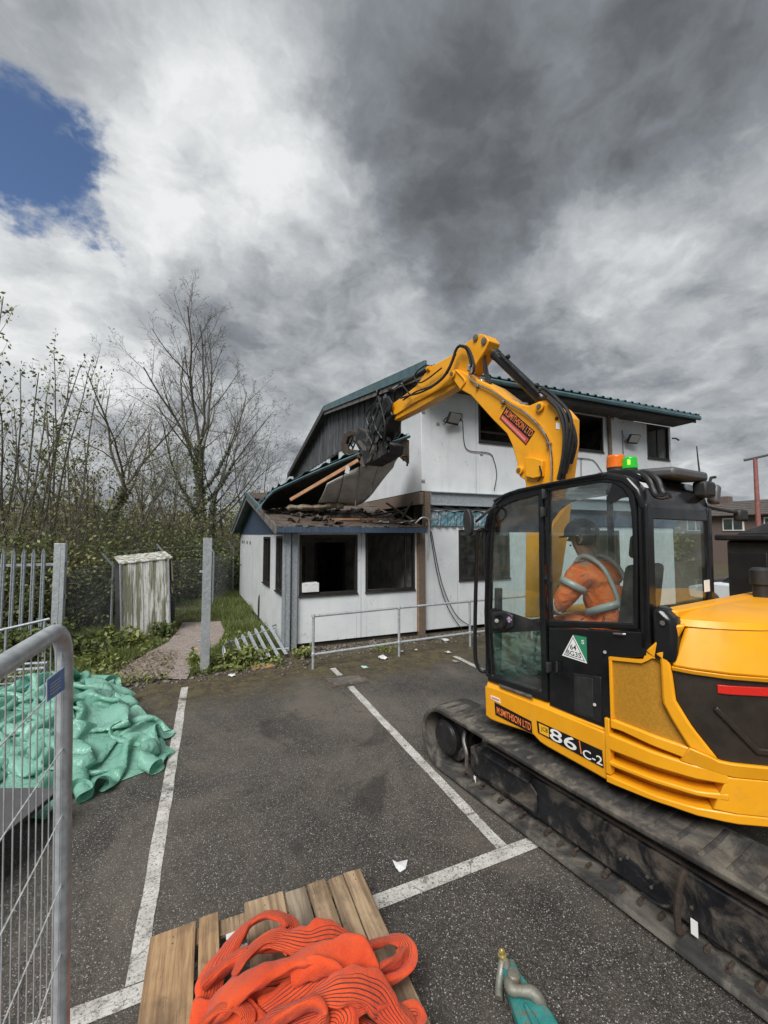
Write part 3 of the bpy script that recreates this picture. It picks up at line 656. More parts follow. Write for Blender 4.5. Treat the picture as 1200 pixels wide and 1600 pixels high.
# lower storey front
wall_panels(blk, (4.86,YF+.03,0), (1,0,0), XE-4.86, .10, 2.62, .06, [(.98,2.55,1.27,2.50),(5.2,6.8,1.27,2.50)], [.92,2.7,5.0,7.0], 'wall_white', inward=(0,1,0))
window(blk, (4.86,YF+.03,0), (1,0,0), (0,1,0), .98, 2.55, 1.27, 2.50, mullions=(1.75,), glass_=True); window(blk, (4.86,YF+.03,0), (1,0,0), (0,1,0), 5.2, 6.8, 1.27, 2.5, glass_=True)
m = MB(); n_ = 40; vs = []
for j, z in enumerate((2.60,2.72,2.86,2.97)):
    for i in range(n_+1):
        vs.append((4.85+2.6*i/n_, YF-.035+.03*math.sin(i*1.9+j)+.02*rg.random(), z+.015*rg.random()))
w_ = n_+1; m.add(vs, [(j*w_+i,j*w_+i+1,(j+1)*w_+i+1,(j+1)*w_+i) for j in range(3) for i in range(n_)]); o = m.build('torn_membrane', 'torn_membrane', blk, smooth=0); o.modifiers.new('solid','SOLIDIFY').thickness = .004
m = MB(); vs = []
for j in range(3):
    for i in range(n_+1): vs.append((4.83+2.65*i/n_, YF-.06+.22*j/2, 2.985+.05*j+.02*math.sin(i*.9+j*2)+.01*rg.random()))
m.add(vs, [(j*w_+i,j*w_+i+1,(j+1)*w_+i+1,(j+1)*w_+i) for j in range(2) for i in range(n_)]); o = m.build('wall_capping', 'wall_white', blk, smooth=0); o.modifiers.new('solid','SOLIDIFY').thickness = .006
for i in range(6):
    x = 7.5+i*1.15; m = MB(); m.bb(x+.01,x+1.13,YF-.02,YF+.03,2.64,2.98); m.build('fascia_panel', 'blue_board', blk, bevel=.003, seg=1)
# gap between the storeys, beam, columns
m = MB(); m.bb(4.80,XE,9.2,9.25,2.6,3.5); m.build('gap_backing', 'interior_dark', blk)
m = MB(); m.bb(4.95,XE+.02,8.66,8.70,3.13,3.42); m.bb(4.95,XE+.02,8.60,8.78,3.42,3.44); m.bb(4.95,XE+.02,8.60,8.78,3.11,3.13); m.build('floor_beam', 'galv_dull', blk, bevel=.003)
m = MB(); m.bb(4.78,4.93,8.62,8.78,2.6,3.44); m.build('beam_post', 'old_timber', blk, bevel=.006)
m = MB(); m.bb(4.66,4.76,8.66,17.0,3.12,3.42); m.build('floor_beam', 'old_timber', blk, bevel=.006)
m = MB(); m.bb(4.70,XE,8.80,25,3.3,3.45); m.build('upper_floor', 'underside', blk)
# tangled timbers under the upper storey
for (a, b_, w, mt), lab_ in zip((((4.55,8.85,2.75),(4.2,9.6,3.2),.06,'old_timber'),((4.3,8.9,2.8),(4.62,9.0,3.2),.04,'dark_frame'),((4.0,9.3,2.8),(4.6,9.2,3.05),.05,'deck_brown'),((3.6,9.2,2.85),(4.5,9.6,3.0),.07,'dark_frame')), ('brown timber leaning back from the post under the upper storey corner','short black strut standing in the gap under the upper storey corner','brown stub lying low under the upper storey corner','long black timber lying across the gap under the upper storey')):
    tag(plank(None, a, b_, w, .04, mt, 'roof_batten'), lab_, 'timber', 'timbers under the upper storey')
# upper front wall
UO = [(1.72,3.75,4.84,5.80),(4.9,6.30,4.92,5.95),(8.36,9.42,4.90,5.98)]
wall_panels(blk, (XG,YF,0), (1,0,0), XE-XG, 3.46, 6.02, .08, UO, [.001,1.62,3.95,6.45,8.2], 'wall_white', inward=(0,1,0))
for u0,u1,z0,z1 in UO: window(blk, (XG,YF,0), (1,0,0), (0,1,0), u0, u1, z0, z1, mullions=((u0+u1)/2,) if u0 > 8 else ())
# upper gable wall
GO = [(1.15,2.55,4.70,5.66),(6.9,8.1,4.95,5.66),(12.4,13.3,4.95,5.66)]
wall_panels(blk, (XG,YF,0), (0,1,0), 16.2, 3.46, 5.72, .08, GO, [2.9,5.2,8.6,11,14], 'wall_white', inward=(1,0,0))
for u0,u1,z0,z1 in GO: window(blk, (XG,YF,0), (0,1,0), (1,0,0), u0, u1, z0, z1)
RY, RZ = 16.8, 7.78; EZ0 = 6.24; EZ1 = 6.05; EY0 = 7.98; EY1 = 25.3
def gz(Y): return EZ0+(RZ-EZ0)*(Y-EY0)/(RY-EY0) if Y <= RY else RZ+(EZ1-RZ)*(Y-RY)/(EY1-RY)
NB_ = 54
for i in range(NB_):                           # upright cladding boards of the gable
    a = YF+16.2*i/NB_+.010; b_ = YF+16.2*(i+1)/NB_-.010; xg_ = XG-.02-.02*(i % 2); pts = [(xg_,a,5.70),(xg_,b_,5.70),(xg_,b_,gz(b_)-.14)]
    if a < RY < b_: pts.append((xg_,RY,gz(RY)-.14))
    pts.append((xg_,a,gz(a)-.14))
    if min(pts[2][2], pts[-1][2]) < 5.74: continue
    m = MB(); m.prism(pts, (.03,0,0)); m.build('cladding_board', 'grey_cladding', blk)
# inner rooms
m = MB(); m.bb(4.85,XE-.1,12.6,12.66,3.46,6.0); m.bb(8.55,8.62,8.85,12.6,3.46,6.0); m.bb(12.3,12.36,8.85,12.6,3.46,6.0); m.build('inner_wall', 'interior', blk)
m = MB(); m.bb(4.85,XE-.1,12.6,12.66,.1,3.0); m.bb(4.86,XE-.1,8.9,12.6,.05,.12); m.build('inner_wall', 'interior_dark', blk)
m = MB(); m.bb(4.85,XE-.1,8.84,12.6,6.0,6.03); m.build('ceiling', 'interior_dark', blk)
m = MB(); m.bb(XE-.08,XE,8.84,25,3.46,6.02); m.bb(XE-.08,XE,8.84,25,.1,2.98); m.bb(4.75,XE,24.95,25.0,0,6.0); m.build('end_wall', 'wall_white', blk)
m = MB(); m.bb(13.2,13.5,9.3,9.34,4.9,6); m.bb(13.75,13.95,9.25,9.3,4.9,6); m.bb(6.6,8.4,9.5,9.55,5.3,5.36); m.bb(6.6,8.4,9.5,9.55,5.05,5.1); m.build('hanging_board', 'old_timber', blk)
# soffit and fascia under the front eave
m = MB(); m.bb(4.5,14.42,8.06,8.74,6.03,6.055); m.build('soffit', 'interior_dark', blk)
m = MB(); m.bb(4.5,14.44,8.02,8.055,6.0,6.20); m.build('fascia', 'dark_frame', blk, bevel=.004)
# ribbed roof: front and rear slopes
def ribbed(name, x0, x1, pitch, rows, mat, root, ribh=.035, th=.012):
    prof = []; x = x0
    while x < x1:
        for dx, h in ((0,0),(pitch*.55,0),(pitch*.66,ribh),(pitch*.88,ribh)): prof.append((min(x+dx,x1), h))
        x += pitch
    vs = [(px, Y, z+h) for Y, z in rows for px, h in prof]; w = len(prof)
    m = MB(); m.add(vs, [(j*w+i,j*w+i+1,(j+1)*w+i+1,(j+1)*w+i) for j in range(len(rows)-1) for i in range(w-1)])
    o = m.build(name, mat, root, smooth=0); sm = o.modifiers.new('solid','SOLIDIFY'); sm.thickness = th; sm.offset = -1; return o
ribbed('roof_sheet', 4.46, 14.47, .30, [(EY0-.05,EZ0-.01),(RY,RZ)], 'teal_metal', blk, .045); ribbed('roof_sheet', 4.46, 14.47, .30, [(RY+.01,RZ-.002),(EY1,EZ1)], 'teal_metal', blk)
m = MB(); m.tube([(4.5,7.95,6.13),(14.5,7.95,6.13)], .062, 8); m.build('gutter', 'teal_metal', blk)
m = MB(); m.bb(10.4,14.5,7.90,7.96,6.08,6.2); m.build('eave_trim', 'teal_metal', blk, bevel=.01)
def gbarge(y0, y1, nm, mat, x, h0, h1, th):
    m = MB(); m.prism([(x,y0,gz(y0)+h0),(x,y1,gz(y1)+h0),(x,y1,gz(y1)+h1),(x,y0,gz(y0)+h1)], (th,0,0)); m.build(nm, mat, blk, bevel=.005)
gbarge(7.93, RY, 'verge_flashing', 'teal_metal', 4.40, -.16, .09, .06); gbarge(7.95, RY, 'barge_board', 'barge_wood', 4.44, -.30, -.165, .04)
gbarge(RY+.004, EY1, 'verge_flashing', 'dark_frame', 4.40, -.20, .07, .06)
m = MB(); m.prism([(4.47,EY0,gz(EY0)-.06),(4.47,RY,gz(RY)-.06),(4.47,EY1,gz(EY1)-.06),(4.47,EY1,gz(EY1)-.09),(4.47,RY,gz(RY)-.09),(4.47,EY0,gz(EY0)-.09)], (.3,0,0)); m.build('verge_soffit', 'interior_dark', blk)
# downpipe, alarm box, wall brackets, cables
def wp(x, y, d=.03): return ony(x, y, YF-d)
m = MB(); m.tube([wp(951,648,.07),wp(953,690,.07),wp(955,740,.07)], .055, 10); m.build('downpipe', 'old_timber', blk)
p = wp(962,652); m = MB(); m.box(p,(.22,.06,.22)); m.build('alarm_box', 'wall_white', blk, bevel=.02)
m = MB(); m.tube([wp(1050,685),wp(1056,685,.1),wp(1061,688,.14)], .025, 6); m.build('wall_bracket', 'black_plastic', blk)
for q in ([(710,650),(722,657),(725,690),(733,704),(764,708),(772,720),(776,742),(772,766)], [(668,800),(672,830),(684,900),(700,950),(722,984)], [(674,830),(690,910),(712,960),(738,980)], [(893,715),(918,717),(930,722),(945,745)], [(908,716),(908,745)], [(974,685),(972,672)], [(973,686),(974,712)]):
    m = MB(); m.tube(bez([wp(x,y,.025) for x, y in q], 5), .011, 5); m.build('cable', 'rubber_hose', blk)
for x, y in ((850.5,621),(684,662),(752,709),(661,643),(661,751)):
    m = MB(); m.box(wp(x,y,.01),(.09,.03,.06)); m.build('wall_fixing', 'galv_dull', blk, bevel=.006)
m = MB(); m.tube(bez([(4.5,8.6,2.66),(4.66,8.55,2.80),(4.85,8.6,2.74),(4.9,8.66,2.4),(4.87,8.68,1.9)],5), .018, 6); m.build('cable', 'white_wire', blk)
def floodlight(px, py, label, tilt):
    c = wp(px, py, .22); t = thing('floodlight', label, 'floodlight', tuple(c), 0, 'floodlights on the upper wall')
    M = Euler((R(34),0,R(tilt))).to_matrix(); C_ = c
    def bx_(o, s): return [C_+M @ Vector(o), s]
    m = MB(); m.box(C_, (.40,.07,.30), M); hb = m.build('housing', 'black_plastic', t, bevel=.015)
    m = MB(); m.box(C_+M @ V(0,-.037,.02), (.34,.012,.23), M); m.build('lens', 'lens_dark', t, bevel=.004)
    for i in range(5):
        m = MB(); m.box(C_+M @ V(-.15+.075*i,.05,0), (.012,.05,.24), M); m.build('cooling_fin', 'black_plastic', hb)
    m = MB(); m.tube([C_+V(-.21,0,0), C_+V(-.21,.15,-.05), (C_.x-.1,YF-.01,C_.z-.06)], .014, 6); m.tube([C_+V(.21,0,0), C_+V(.21,.15,-.05), (C_.x+.1,YF-.01,C_.z-.06)], .014, 6); m.build('bracket', 'black_plastic', t)
    return t
floodlight(709, 654, 'black floodlight on the white upper wall beside the boom, left of the first window', 12)
floodlight(990, 686, 'black floodlight on the white upper wall left of the end window', -8)
p = wp(720,650,.04); m = MB(); m.box(p,(.10,.07,.14)); m.build('junction_box', 'galv_dull', blk, bevel=.008)

# ---- the lifted roof sheet
flap = thing('lifted_roof_sheet', 'torn teal ribbed roof sheet peeled up by the grab, grey ceiling panels under it', 'roof sheet', (2.6, 9.4, 2.9))
E_ = [(405,792,9.8),(412,786,9.7),(424,771,9.6),(447,759,9.4),(500,735,8.8),(561,710,8.0),(600,696,7.75),(640,682,7.7)]
H_ = [(410,797,10.3),(418,797,10.4),(430,795,10.5),(455,793,10.6),(505,790,10.6),(556,780,10.2),(592,752,9.6),(632,702,8.9)]
Ec = bez([ony(x,y,Y) for x,y,Y in E_], 12); Hc = bez([ony(x,y,Y) for x,y,Y in H_], 12)
nE = len(Ec); rows = 7; vs = []
for j in range(rows):
    t_ = j/(rows-1)
    for i in range(nE):
        p = Ec[i].lerp(Hc[i], t_); p.z += .10*math.sin(t_*math.pi) ; rib = .05 if (i % 6) in (1,2) else 0.0
        vs.append(p+V(0,.03,.07+rib+.01*rg.random()))
m = MB(); m.add(vs, [(j*nE+i,j*nE+i+1,(j+1)*nE+i+1,(j+1)*nE+i) for j in range(rows-1) for i in range(nE-1)])
o = m.build('ribbed_skin', 'teal_metal', flap, smooth=0); sm = o.modifiers.new('solid','SOLIDIFY'); sm.thickness = .008; sm.offset = 0
vs = []
for j in range(rows):
    t_ = j/(rows-1)
    for i in range(nE):
        p = Ec[i].lerp(Hc[i], t_); p.z += .10*math.sin(t_*math.pi); vs.append(p+V(0,.03,.03-.02*rg.random()))
m = MB(); m.add(vs, [(j*nE+i,j*nE+i+1,(j+1)*nE+i+1,(j+1)*nE+i) for j in range(rows-1) for i in range(nE-1)])
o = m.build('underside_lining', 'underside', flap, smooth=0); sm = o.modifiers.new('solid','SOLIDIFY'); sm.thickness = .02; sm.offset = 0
m = MB(); m.tube(Ec[18:], [.055]*len(Ec[18:]), 6, flat=.6); m.build('edge_flashing', 'teal_metal', flap, smooth=25)
m = MB(); vs = []
cu = Ec[4:34]; nc = len(cu)
for j in range(5):
    for i in range(nc): 
        f_ = 1-i/(nc-1); vs.append(cu[i]+V(-.03*j*f_, -.02-.05*j*f_+.03*(j > 2), .05-.035*j*(.3+f_)))
m.add(vs, [(j*nc+i,j*nc+i+1,(j+1)*nc+i+1,(j+1)*nc+i) for j in range(4) for i in range(nc-1)]); o = m.build('curled_flashing', 'teal_metal', flap, smooth=40); o.modifiers.new('solid','SOLIDIFY').thickness = .006
def grid_panel(top, bot, nm, n=10, rows=8, sag=.04):
    T = bez([ony(*q) for q in top], n); B_ = bez([ony(*q) for q in bot], n); w = len(T); vs = []
    for j in range(rows+1):
        for i in range(w):
            p = T[i].lerp(B_[i], j/rows); p += V(0,-sag*math.sin(math.pi*j/rows),-.5*sag*math.sin(math.pi*j/rows)); vs.append(p)
    m = MB(); m.add(vs, [(j*w+i,j*w+i+1,(j+1)*w+i+1,(j+1)*w+i) for j in range(rows) for i in range(w-1)])
    o = m.build(nm, 'ceiling_panel', flap, smooth=40); sm = o.modifiers.new('solid','SOLIDIFY'); sm.thickness = .025; return o
grid_panel([(511,755,8.75),(536,742,8.5)], [(497,785,9.55),(524,788,9.5)], 'ceiling_panel', 4)
grid_panel([(537.5,741,8.48),(561,729,8.2)], [(525.5,788,9.5),(554,789,9.35)], 'ceiling_panel', 4)
grid_panel([(563,727,8.15),(580,718,8.0),(597,711,7.92)], [(556,789,9.3),(566,785,9.25),(578,775,9.1)], 'ceiling_panel', 6, sag=-.08)
grid_panel([(598,710.5,7.92),(617,705,7.85),(633,700,7.8)], [(579,774,9.1),(596,752,8.75),(615,730,8.35)], 'ceiling_panel', 6, sag=-.08)
plank(flap, ony(454,781,8.9), ony(560,719,8.0), .055, .07, 'new_timber', 'batten'); plank(flap, ony(601,705,7.75), ony(632,714,7.7), .05, .06, 'new_timber', 'batten')
m = MB(); m.tube(bez([ony(628,713,7.68),ony(635,713,7.66),ony(637,719,7.66),ony(636,728,7.66)],4), .022, 6); m.build('bent_strap', 'dark_frame', flap)
m = MB(); m.box(ony(543,734,8.1),(.09,.01,.16),(0,.2,.1)); m.build('torn_label', 'paper', flap)
m = MB(); vs = []
for j in range(4):
    for i in range(8):
        q = ony(624+i*2.2,688+j*9+rg.uniform(-2,2)+(i*1.5 if j == 3 else 0),7.72+.02*j); vs.append(q)
m.add(vs, [(j*8+i,j*8+i+1,j*8+i+9,j*8+i+8) for j in range(3) for i in range(7)]); o = m.build('torn_edge', 'deck_brown', flap, smooth=0); o.modifiers.new('solid','SOLIDIFY').thickness = .015
# ---------------------------------------------------------------- excavator
EA = R(8.0); EU = V(-math.sin(EA), math.cos(EA), 0); ER = V(math.cos(EA), math.sin(EA), 0); EO = V(2.35, 2.6, 0)
def ex(s, t, z): return EO+EU*s+ER*t+V(0,0,z)
def side(x, y, t):                        # photo pixel -> point on the machine's upright plane t
    d = ray(x, y); return CAM + d*(((EO+ER*t-CAM).dot(ER))/d.dot(ER))
exc = thing('tracked_excavator', 'yellow and black tracked excavator lifting roof sheet off the white building', 'excavator', tuple(ex(0,1.12,0)), EA)
# --- tracks
def track(t0, t1, lugs):
    N_ = 150; r_ = .30; cs = 1.11; cr = 1.72; L_ = cs+cr; per = 2*L_+2*math.pi*r_
    def at(q, off):
        q %= per; rr = r_+off
        if q < L_: s = cs-q; return s, r_-rr
        q -= L_
        if q < math.pi*r_: a = q/r_; return -cr-math.sin(a)*rr, r_-math.cos(a)*rr
        q -= math.pi*r_
        if q < L_:
            s = -cr+q; sag = -.018*math.sin(math.pi*q/L_)**2; return s, r_+rr+sag
        q -= L_; a = q/r_; return cs+math.sin(a)*rr, r_+math.cos(a)*rr
    prof = [(t0+.012,-.045),(t0,-.03),(t0,-.008),(t0+.02,0),(t1-.02,0),(t1,-.008),(t1,-.03),(t1-.012,-.045)]
    m = MB(); n = len(prof); vs = []
    for i in range(N_):
        for (tt, off) in prof:
            s, z = at(per*i/N_, off); vs.append(ex(s, tt, z+.03))
    m.add(vs, [(i*n+j, i*n+(j+1)%n, ((i+1)%N_)*n+(j+1)%n, ((i+1)%N_)*n+j) for i in range(N_) for j in range(n)])
    tr = m.build('track', 'rubber', exc, smooth=50)
    nl = 58; shared = None
    mm = MB()
    for i in range(nl):
        q = per*(i+.5)/nl; s, z = at(q, .004); s2, z2 = at(q+.01, .004)
        d = (ex(s2,0,z2)-ex(s,0,z)).normalized(); nrm = ER.cross(d); c_ = ex(s,(t0+t1)/2,z+.03)
        M = Matrix((ER, d, nrm)).transposed()
        if lugs:
            hw = .5*(t1-t0)-.035; m = MB()
            for sg in (-1, 1):
                P = [(0,.028*sg*0-.026,0),(sg*hw,-.012,0),(sg*hw,.030,0),(0,.026,0)]
                if sg < 0: P = P[::-1]
                m.add([Vector((x,y,-.03)) for x,y,_ in P]+[Vector((x*.97,y*.62,.004)) for x,y,_ in P], [(3,2,1,0),(4,5,6,7),(0,1,5,4),(1,2,6,5),(2,3,7,6),(3,0,4,7)])
            I = OFF[exc].inverted().to_3x3()
            if shared is None:
                o = m.build('tread_lug', 'rubber', tr, local=True, bevel=.008, seg=2); shared = o
            else:
                o = dup(shared, parent=tr)
            o.location = OFF[exc].inverted() @ c_; o.rotation_euler = (I @ M).to_euler()
        else: mm.box(c_, (t1-t0-.06, .05, .05), M)
    if not lugs: mm.build('tread_lugs', 'rubber', tr)
    return tr
trL = track(0.0, .45, True); trR = track(1.79, 2.24, False)
for tr, ta, tb, sg in ((trL, .13, .40, 1), (trR, 1.84, 2.11, -1)):
    m = MB(); m.prism([ex(.80,ta,.16),ex(.80,ta,.36),ex(.62,ta,.43),ex(-1.46,ta,.43),ex(-1.52,ta,.36),ex(-1.52,ta,.16),ex(-1.4,ta,.13),ex(.70,ta,.13)], ER*(tb-ta)); fr = m.build('track_frame', 'frame_black', tr, bevel=.012)
    t_o = ta if sg > 0 else tb
    # top deck with packed dirt
    m = MB(); m.prism([ex(.60,ta+.02,.435),ex(-1.45,ta+.02,.435),ex(-1.45,tb-.02,.47),ex(.60,tb-.02,.47)], (0,0,.02)); m.build('frame_deck', 'deck_brown', tr)
    for s0, rad, nm in ((1.11,.235,'sprocket'),(-1.72,.245,'idler')):
        c_ = ex(s0,(ta+tb)/2,.33)
        m = MB(); m.lathe(c_-ER*.12, ER, [(rad-.05,0),(rad,.02),(rad,.22),(rad-.05,.24)], 32)
        if nm == 'sprocket':
            for i in range(16):
                a = 2*math.pi*i/16; m.box(c_+EU*math.cos(a)*rad+V(0,0,math.sin(a)*rad), (.05,.05,.05), (0,0,EA))
        sp_ = m.build(nm, 'frame_black', tr)
        m = MB(); m.lathe(c_-ER*.13*sg, -ER*sg, [(.17,0),(.165,.05),(.15,.055),(.145,.07),(.04,.075)], 28); m.build('hub', 'black_paint', tr, bevel=.004)
        for i in range(10):
            a = 2*math.pi*i/10; p = c_-ER*.185*sg+EU*math.cos(a)*.125+V(0,0,math.sin(a)*.125); m = MB(); m.cyl(p, p-ER*.018*sg, .010, 6); m.build('hub_bolt', 'frame_black', tr)
    for i in range(7):
        c_ = ex(.72-i*.31,(ta+tb)/2,.155); m = MB(); m.lathe(c_-ER*.12, ER, [(.04,0),(.07,.02),(.07,.08),(.05,.09),(.05,.15),(.07,.16),(.07,.22),(.04,.24)], 18); m.build('roller', 'frame_black', tr)
if True:
    # near-side details of the track frame
    for i in range(20):
        s = .84-i*.115; m = MB(); c_ = ex(s,.085+.012*math.sin(i*2.7),.095+.012*math.cos(i*3.1)); m.cyl(c_, c_+ER*.05, .013+.004*math.sin(i*1.7), 7); m.box(c_+V(0,0,-.016), (.03,.026,.018), (.3*i,0,EA)); m.build('roller_bolt', 'rusty', trL)
    m = MB(); m.prism([ex(.62,.112,.17),ex(.62,.112,.40),ex(.10,.112,.40),ex(.02,.112,.33),ex(.02,.112,.17)], ER*.015); m.build('cover_plate', 'frame_black', trL, bevel=.004)
    m = MB(); m.prism([ex(.60,.06,.402),ex(.06,.06,.402),ex(.06,.16,.43),ex(.60,.16,.43)], (0,0,.014)); m.build('cover_flange', 'frame_black', trL, bevel=.003)
    m = MB(); m.tube(bez([ex(.86,.13,.48),ex(.82,.07,.42),ex(.76,.05,.33),ex(.76,.05,.22),ex(.77,.07,.15)],6), .018, 8); m.build('guard_bar', 'steel_worn', trL)
    m = MB(); m.tube(bez([side(1070,1358,.05),side(1064,1375,.035),side(1060,1398,.03),side(1058,1430,.03),side(1061,1456,.04)],6), .019, 8); m.build('guard_bar', 'rusty', trL)
    m = MB(); m.tube(bez([side(1003,1394,.09),side(1020,1408,.085),side(1040,1416,.085),side(1055,1416,.085)],5), .010, 6); m.build('weld_bead', 'frame_black', trL)
    for x, y, w, h in ((742,1218,.025,.06),(1085,1450,.035,.085)):
        c_ = side(x,y,.109); m = MB(); m.box(c_, (.004,w,h), (0,0,EA)); m.build('decal', 'white_decal', trL)
    for x, y in ((970,1342),(981,1340),(1012,1370),(1018,1386),(1081,1418),(1157,1468)):
        c_ = side(x,y,.126); m = MB(); m.cyl(c_, c_-ER*.008, .010, 8); m.build('frame_bolt', 'steel_worn', trL)
# --- undercarriage and slew ring
m = MB(); m.prism([ex(.75,.40,.30),ex(.75,1.84,.30),ex(-.75,1.84,.30),ex(-.75,.40,.30)], (0,0,.22)); m.build('undercarriage', 'frame_black', exc, bevel=.03)
m = MB(); m.lathe(ex(0,1.12,.50), (0,0,1), [(.42,0),(.42,.12),(.38,.13),(.38,.22)], 40); m.build('slew_ring', 'frame_black', exc)
# --- upper body: shells wrapped round the plan curve
PLAN = [(1.0,.12),(-.6,.12),(-.85,.14),(-1.05,.2),(-1.2,.3),(-1.34,.46),(-1.45,.68),(-1.52,.95),(-1.54,1.12)]
PA = [0.0]
for i in range(1, len(PLAN)): PA.append(PA[-1]+math.hypot(PLAN[i][0]-PLAN[i-1][0], PLAN[i][1]-PLAN[i-1][1]))
def plan(a, off=0.0):
    i = max(0, min(len(PA)-2, sum(1 for q in PA if q <= a)-1)); f = (a-PA[i])/(PA[i+1]-PA[i])
    s = PLAN[i][0]+(PLAN[i+1][0]-PLAN[i][0])*f; t = PLAN[i][1]+(PLAN[i+1][1]-PLAN[i][1])*f
    def nrm(k_):
        k_ = max(0, min(len(PA)-2, k_)); ds = PLAN[k_+1][0]-PLAN[k_][0]; dt = PLAN[k_+1][1]-PLAN[k_][1]; l = math.hypot(ds, dt); return (dt/l, -ds/l)
    n0, n1, n2 = nrm(i-1), nrm(i), nrm(i+1)
    na = ((n0[0]+n1[0])/2,(n0[1]+n1[1])/2); nb2 = ((n1[0]+n2[0])/2,(n1[1]+n2[1])/2)
    nx = na[0]+(nb2[0]-na[0])*f; ny = na[1]+(nb2[1]-na[1])*f
    # outward is away from the machine's middle (smaller t, smaller s)
    return s-nx*-off*1.0 if False else s+(-abs(nx))*off, t-abs(ny)*off
def resample(cv, n):
    L = [0]
    for p, q in zip(cv[:-1], cv[1:]): L.append(L[-1]+math.hypot(q[0]-p[0], q[1]-p[1]))
    out = []
    for i in range(n):
        d = L[-1]*i/(n-1); j = max(0, min(len(cv)-2, sum(1 for x in L if x <= d)-1)); f = (d-L[j])/max(1e-9, L[j+1]-L[j])
        out.append((cv[j][0]+(cv[j+1][0]-cv[j][0])*f, cv[j][1]+(cv[j+1][1]-cv[j][1])*f))
    return out
def patch(name, mat, A, B, off=0.0, th=.03, offb=None, n=None, bevel=.006, parent=None, rows=1, res=True, mirror=False):
    """shell between two curves given in (length along the plan curve, height)"""
    if n is None: n = max(2, int(max(abs(A[-1][0]-A[0][0]), abs(B[-1][0]-B[0][0]))/.06)+2)
    if res: A = resample(A, n); B = resample(B, n)
    else: n = len(A)
    offb = off if offb is None else offb; vs = []
    for lay in (0, 1):
        for j in range(rows+1):
            f = j/rows
            for i in range(n):
                a = A[i][0]+(B[i][0]-A[i][0])*f; z = A[i][1]+(B[i][1]-A[i][1])*f; o_ = off+(offb-off)*f-(th if lay else 0)
                s, t = plan(a, o_); vs.append(ex(s, 2.24-t if mirror else t, z))
    w = n; m_ = (rows+1)*n; fs = []
    for j in range(rows):
        for i in range(n-1):
            q = (j*w+i, j*w+i+1, (j+1)*w+i+1, (j+1)*w+i); fs += [q, tuple(m_+x for x in q[::-1])]
    for i in range(n-1):
        fs += [(i+1, i, m_+i, m_+i+1), (rows*w+i, rows*w+i+1, m_+rows*w+i+1, m_+rows*w+i)]
    for j in range(rows):
        fs += [(j*w, (j+1)*w, m_+(j+1)*w, m_+j*w), ((j+1)*w+n-1, j*w+n-1, m_+j*w+n-1, m_+(j+1)*w+n-1)]
    m = MB(); m.add(vs, fs); return m.build(name, mat, parent or exc, bevel=bevel, smooth=40)
AE = PA[-1]
sk = patch('side_skirt', 'yellow', [(.42,.73),(.50,.715),(.90,.77),(.955,.772),(1.03,.735),(1.56,.715)], [(.415,1.0),(.50,1.02),(.90,1.03),(.955,1.03),(1.03,1.035),(1.56,1.04)], .0, .05, n=18, bevel=.014)
patch('skirt_ledge', 'yellow', [(.43,1.0),(1.56,1.04)], [(.43,1.045),(1.60,1.085)], -.004, .05, -.03, n=8, bevel=.008, parent=sk)
m = MB(); m.prism([ex(.58,.125,.73),ex(.58,1.05,.73),ex(.58,1.05,1.0),ex(.58,.125,1.0)], -EU*.05); m.build('front_skirt', 'yellow', exc, bevel=.012)
m = MB(); m.prism([side(778,1068,.135),side(830,1086,.135),side(833,1092,.11),side(781,1073,.11)], (0,0,.006)); m.build('step_tread', 'steel_worn', sk)
# rear lower body with louvre slots
patch('slot_backing', 'yellow', [(1.56,.73),(2.35,.75)], [(1.56,1.13),(2.35,1.10)], -.105, .02, n=16, bevel=0)
lb = patch('lower_body', 'yellow', [(1.56,.712),(1.92,.738),(2.22,.742),(AE,.76)], [(1.56,.762),(1.92,.775),(2.10,.79),(2.22,.80),(AE,.80)], .012, .11, n=26, bevel=.008)
patch('louvre_bar', 'yellow', [(1.56,.832),(2.16,.858),(2.22,.865)], [(1.56,.862),(2.10,.885),(2.22,.905)], .012, .11, n=14, bevel=.008, parent=lb)
patch('louvre_bar', 'yellow', [(1.56,.935),(2.20,.952),(2.22,.955)], [(1.56,1.045),(2.0,1.030),(2.22,1.03)], .012, .11, n=14, bevel=.010, parent=lb)
patch('louvre_bar', 'yellow', [(1.60,1.085),(1.66,1.092),(2.02,1.052)], [(1.60,1.148),(1.80,1.14),(2.05,1.122)], .012, .11, n=12, bevel=.008, parent=lb)
patch('body_panel', 'yellow', [(1.56,.77),(1.592,.77)], [(1.56,1.14),(1.592,1.14)], .011, .06, n=2, bevel=.004, parent=lb)
patch('body_panel', 'yellow', [(2.14,.80),(2.28,.80),(AE,.80)], [(2.215,1.0),(2.32,1.0),(AE,1.0)], .012, .11, n=20, bevel=.006, parent=lb)
patch('body_panel', 'yellow', [(1.99,1.03),(2.1,1.02),(2.22,1.0),(AE,1.0)], [(2.04,1.13),(2.12,1.11),(2.18,1.085),(AE,1.072)], .012, .06, .03, n=24, bevel=.008, parent=lb)
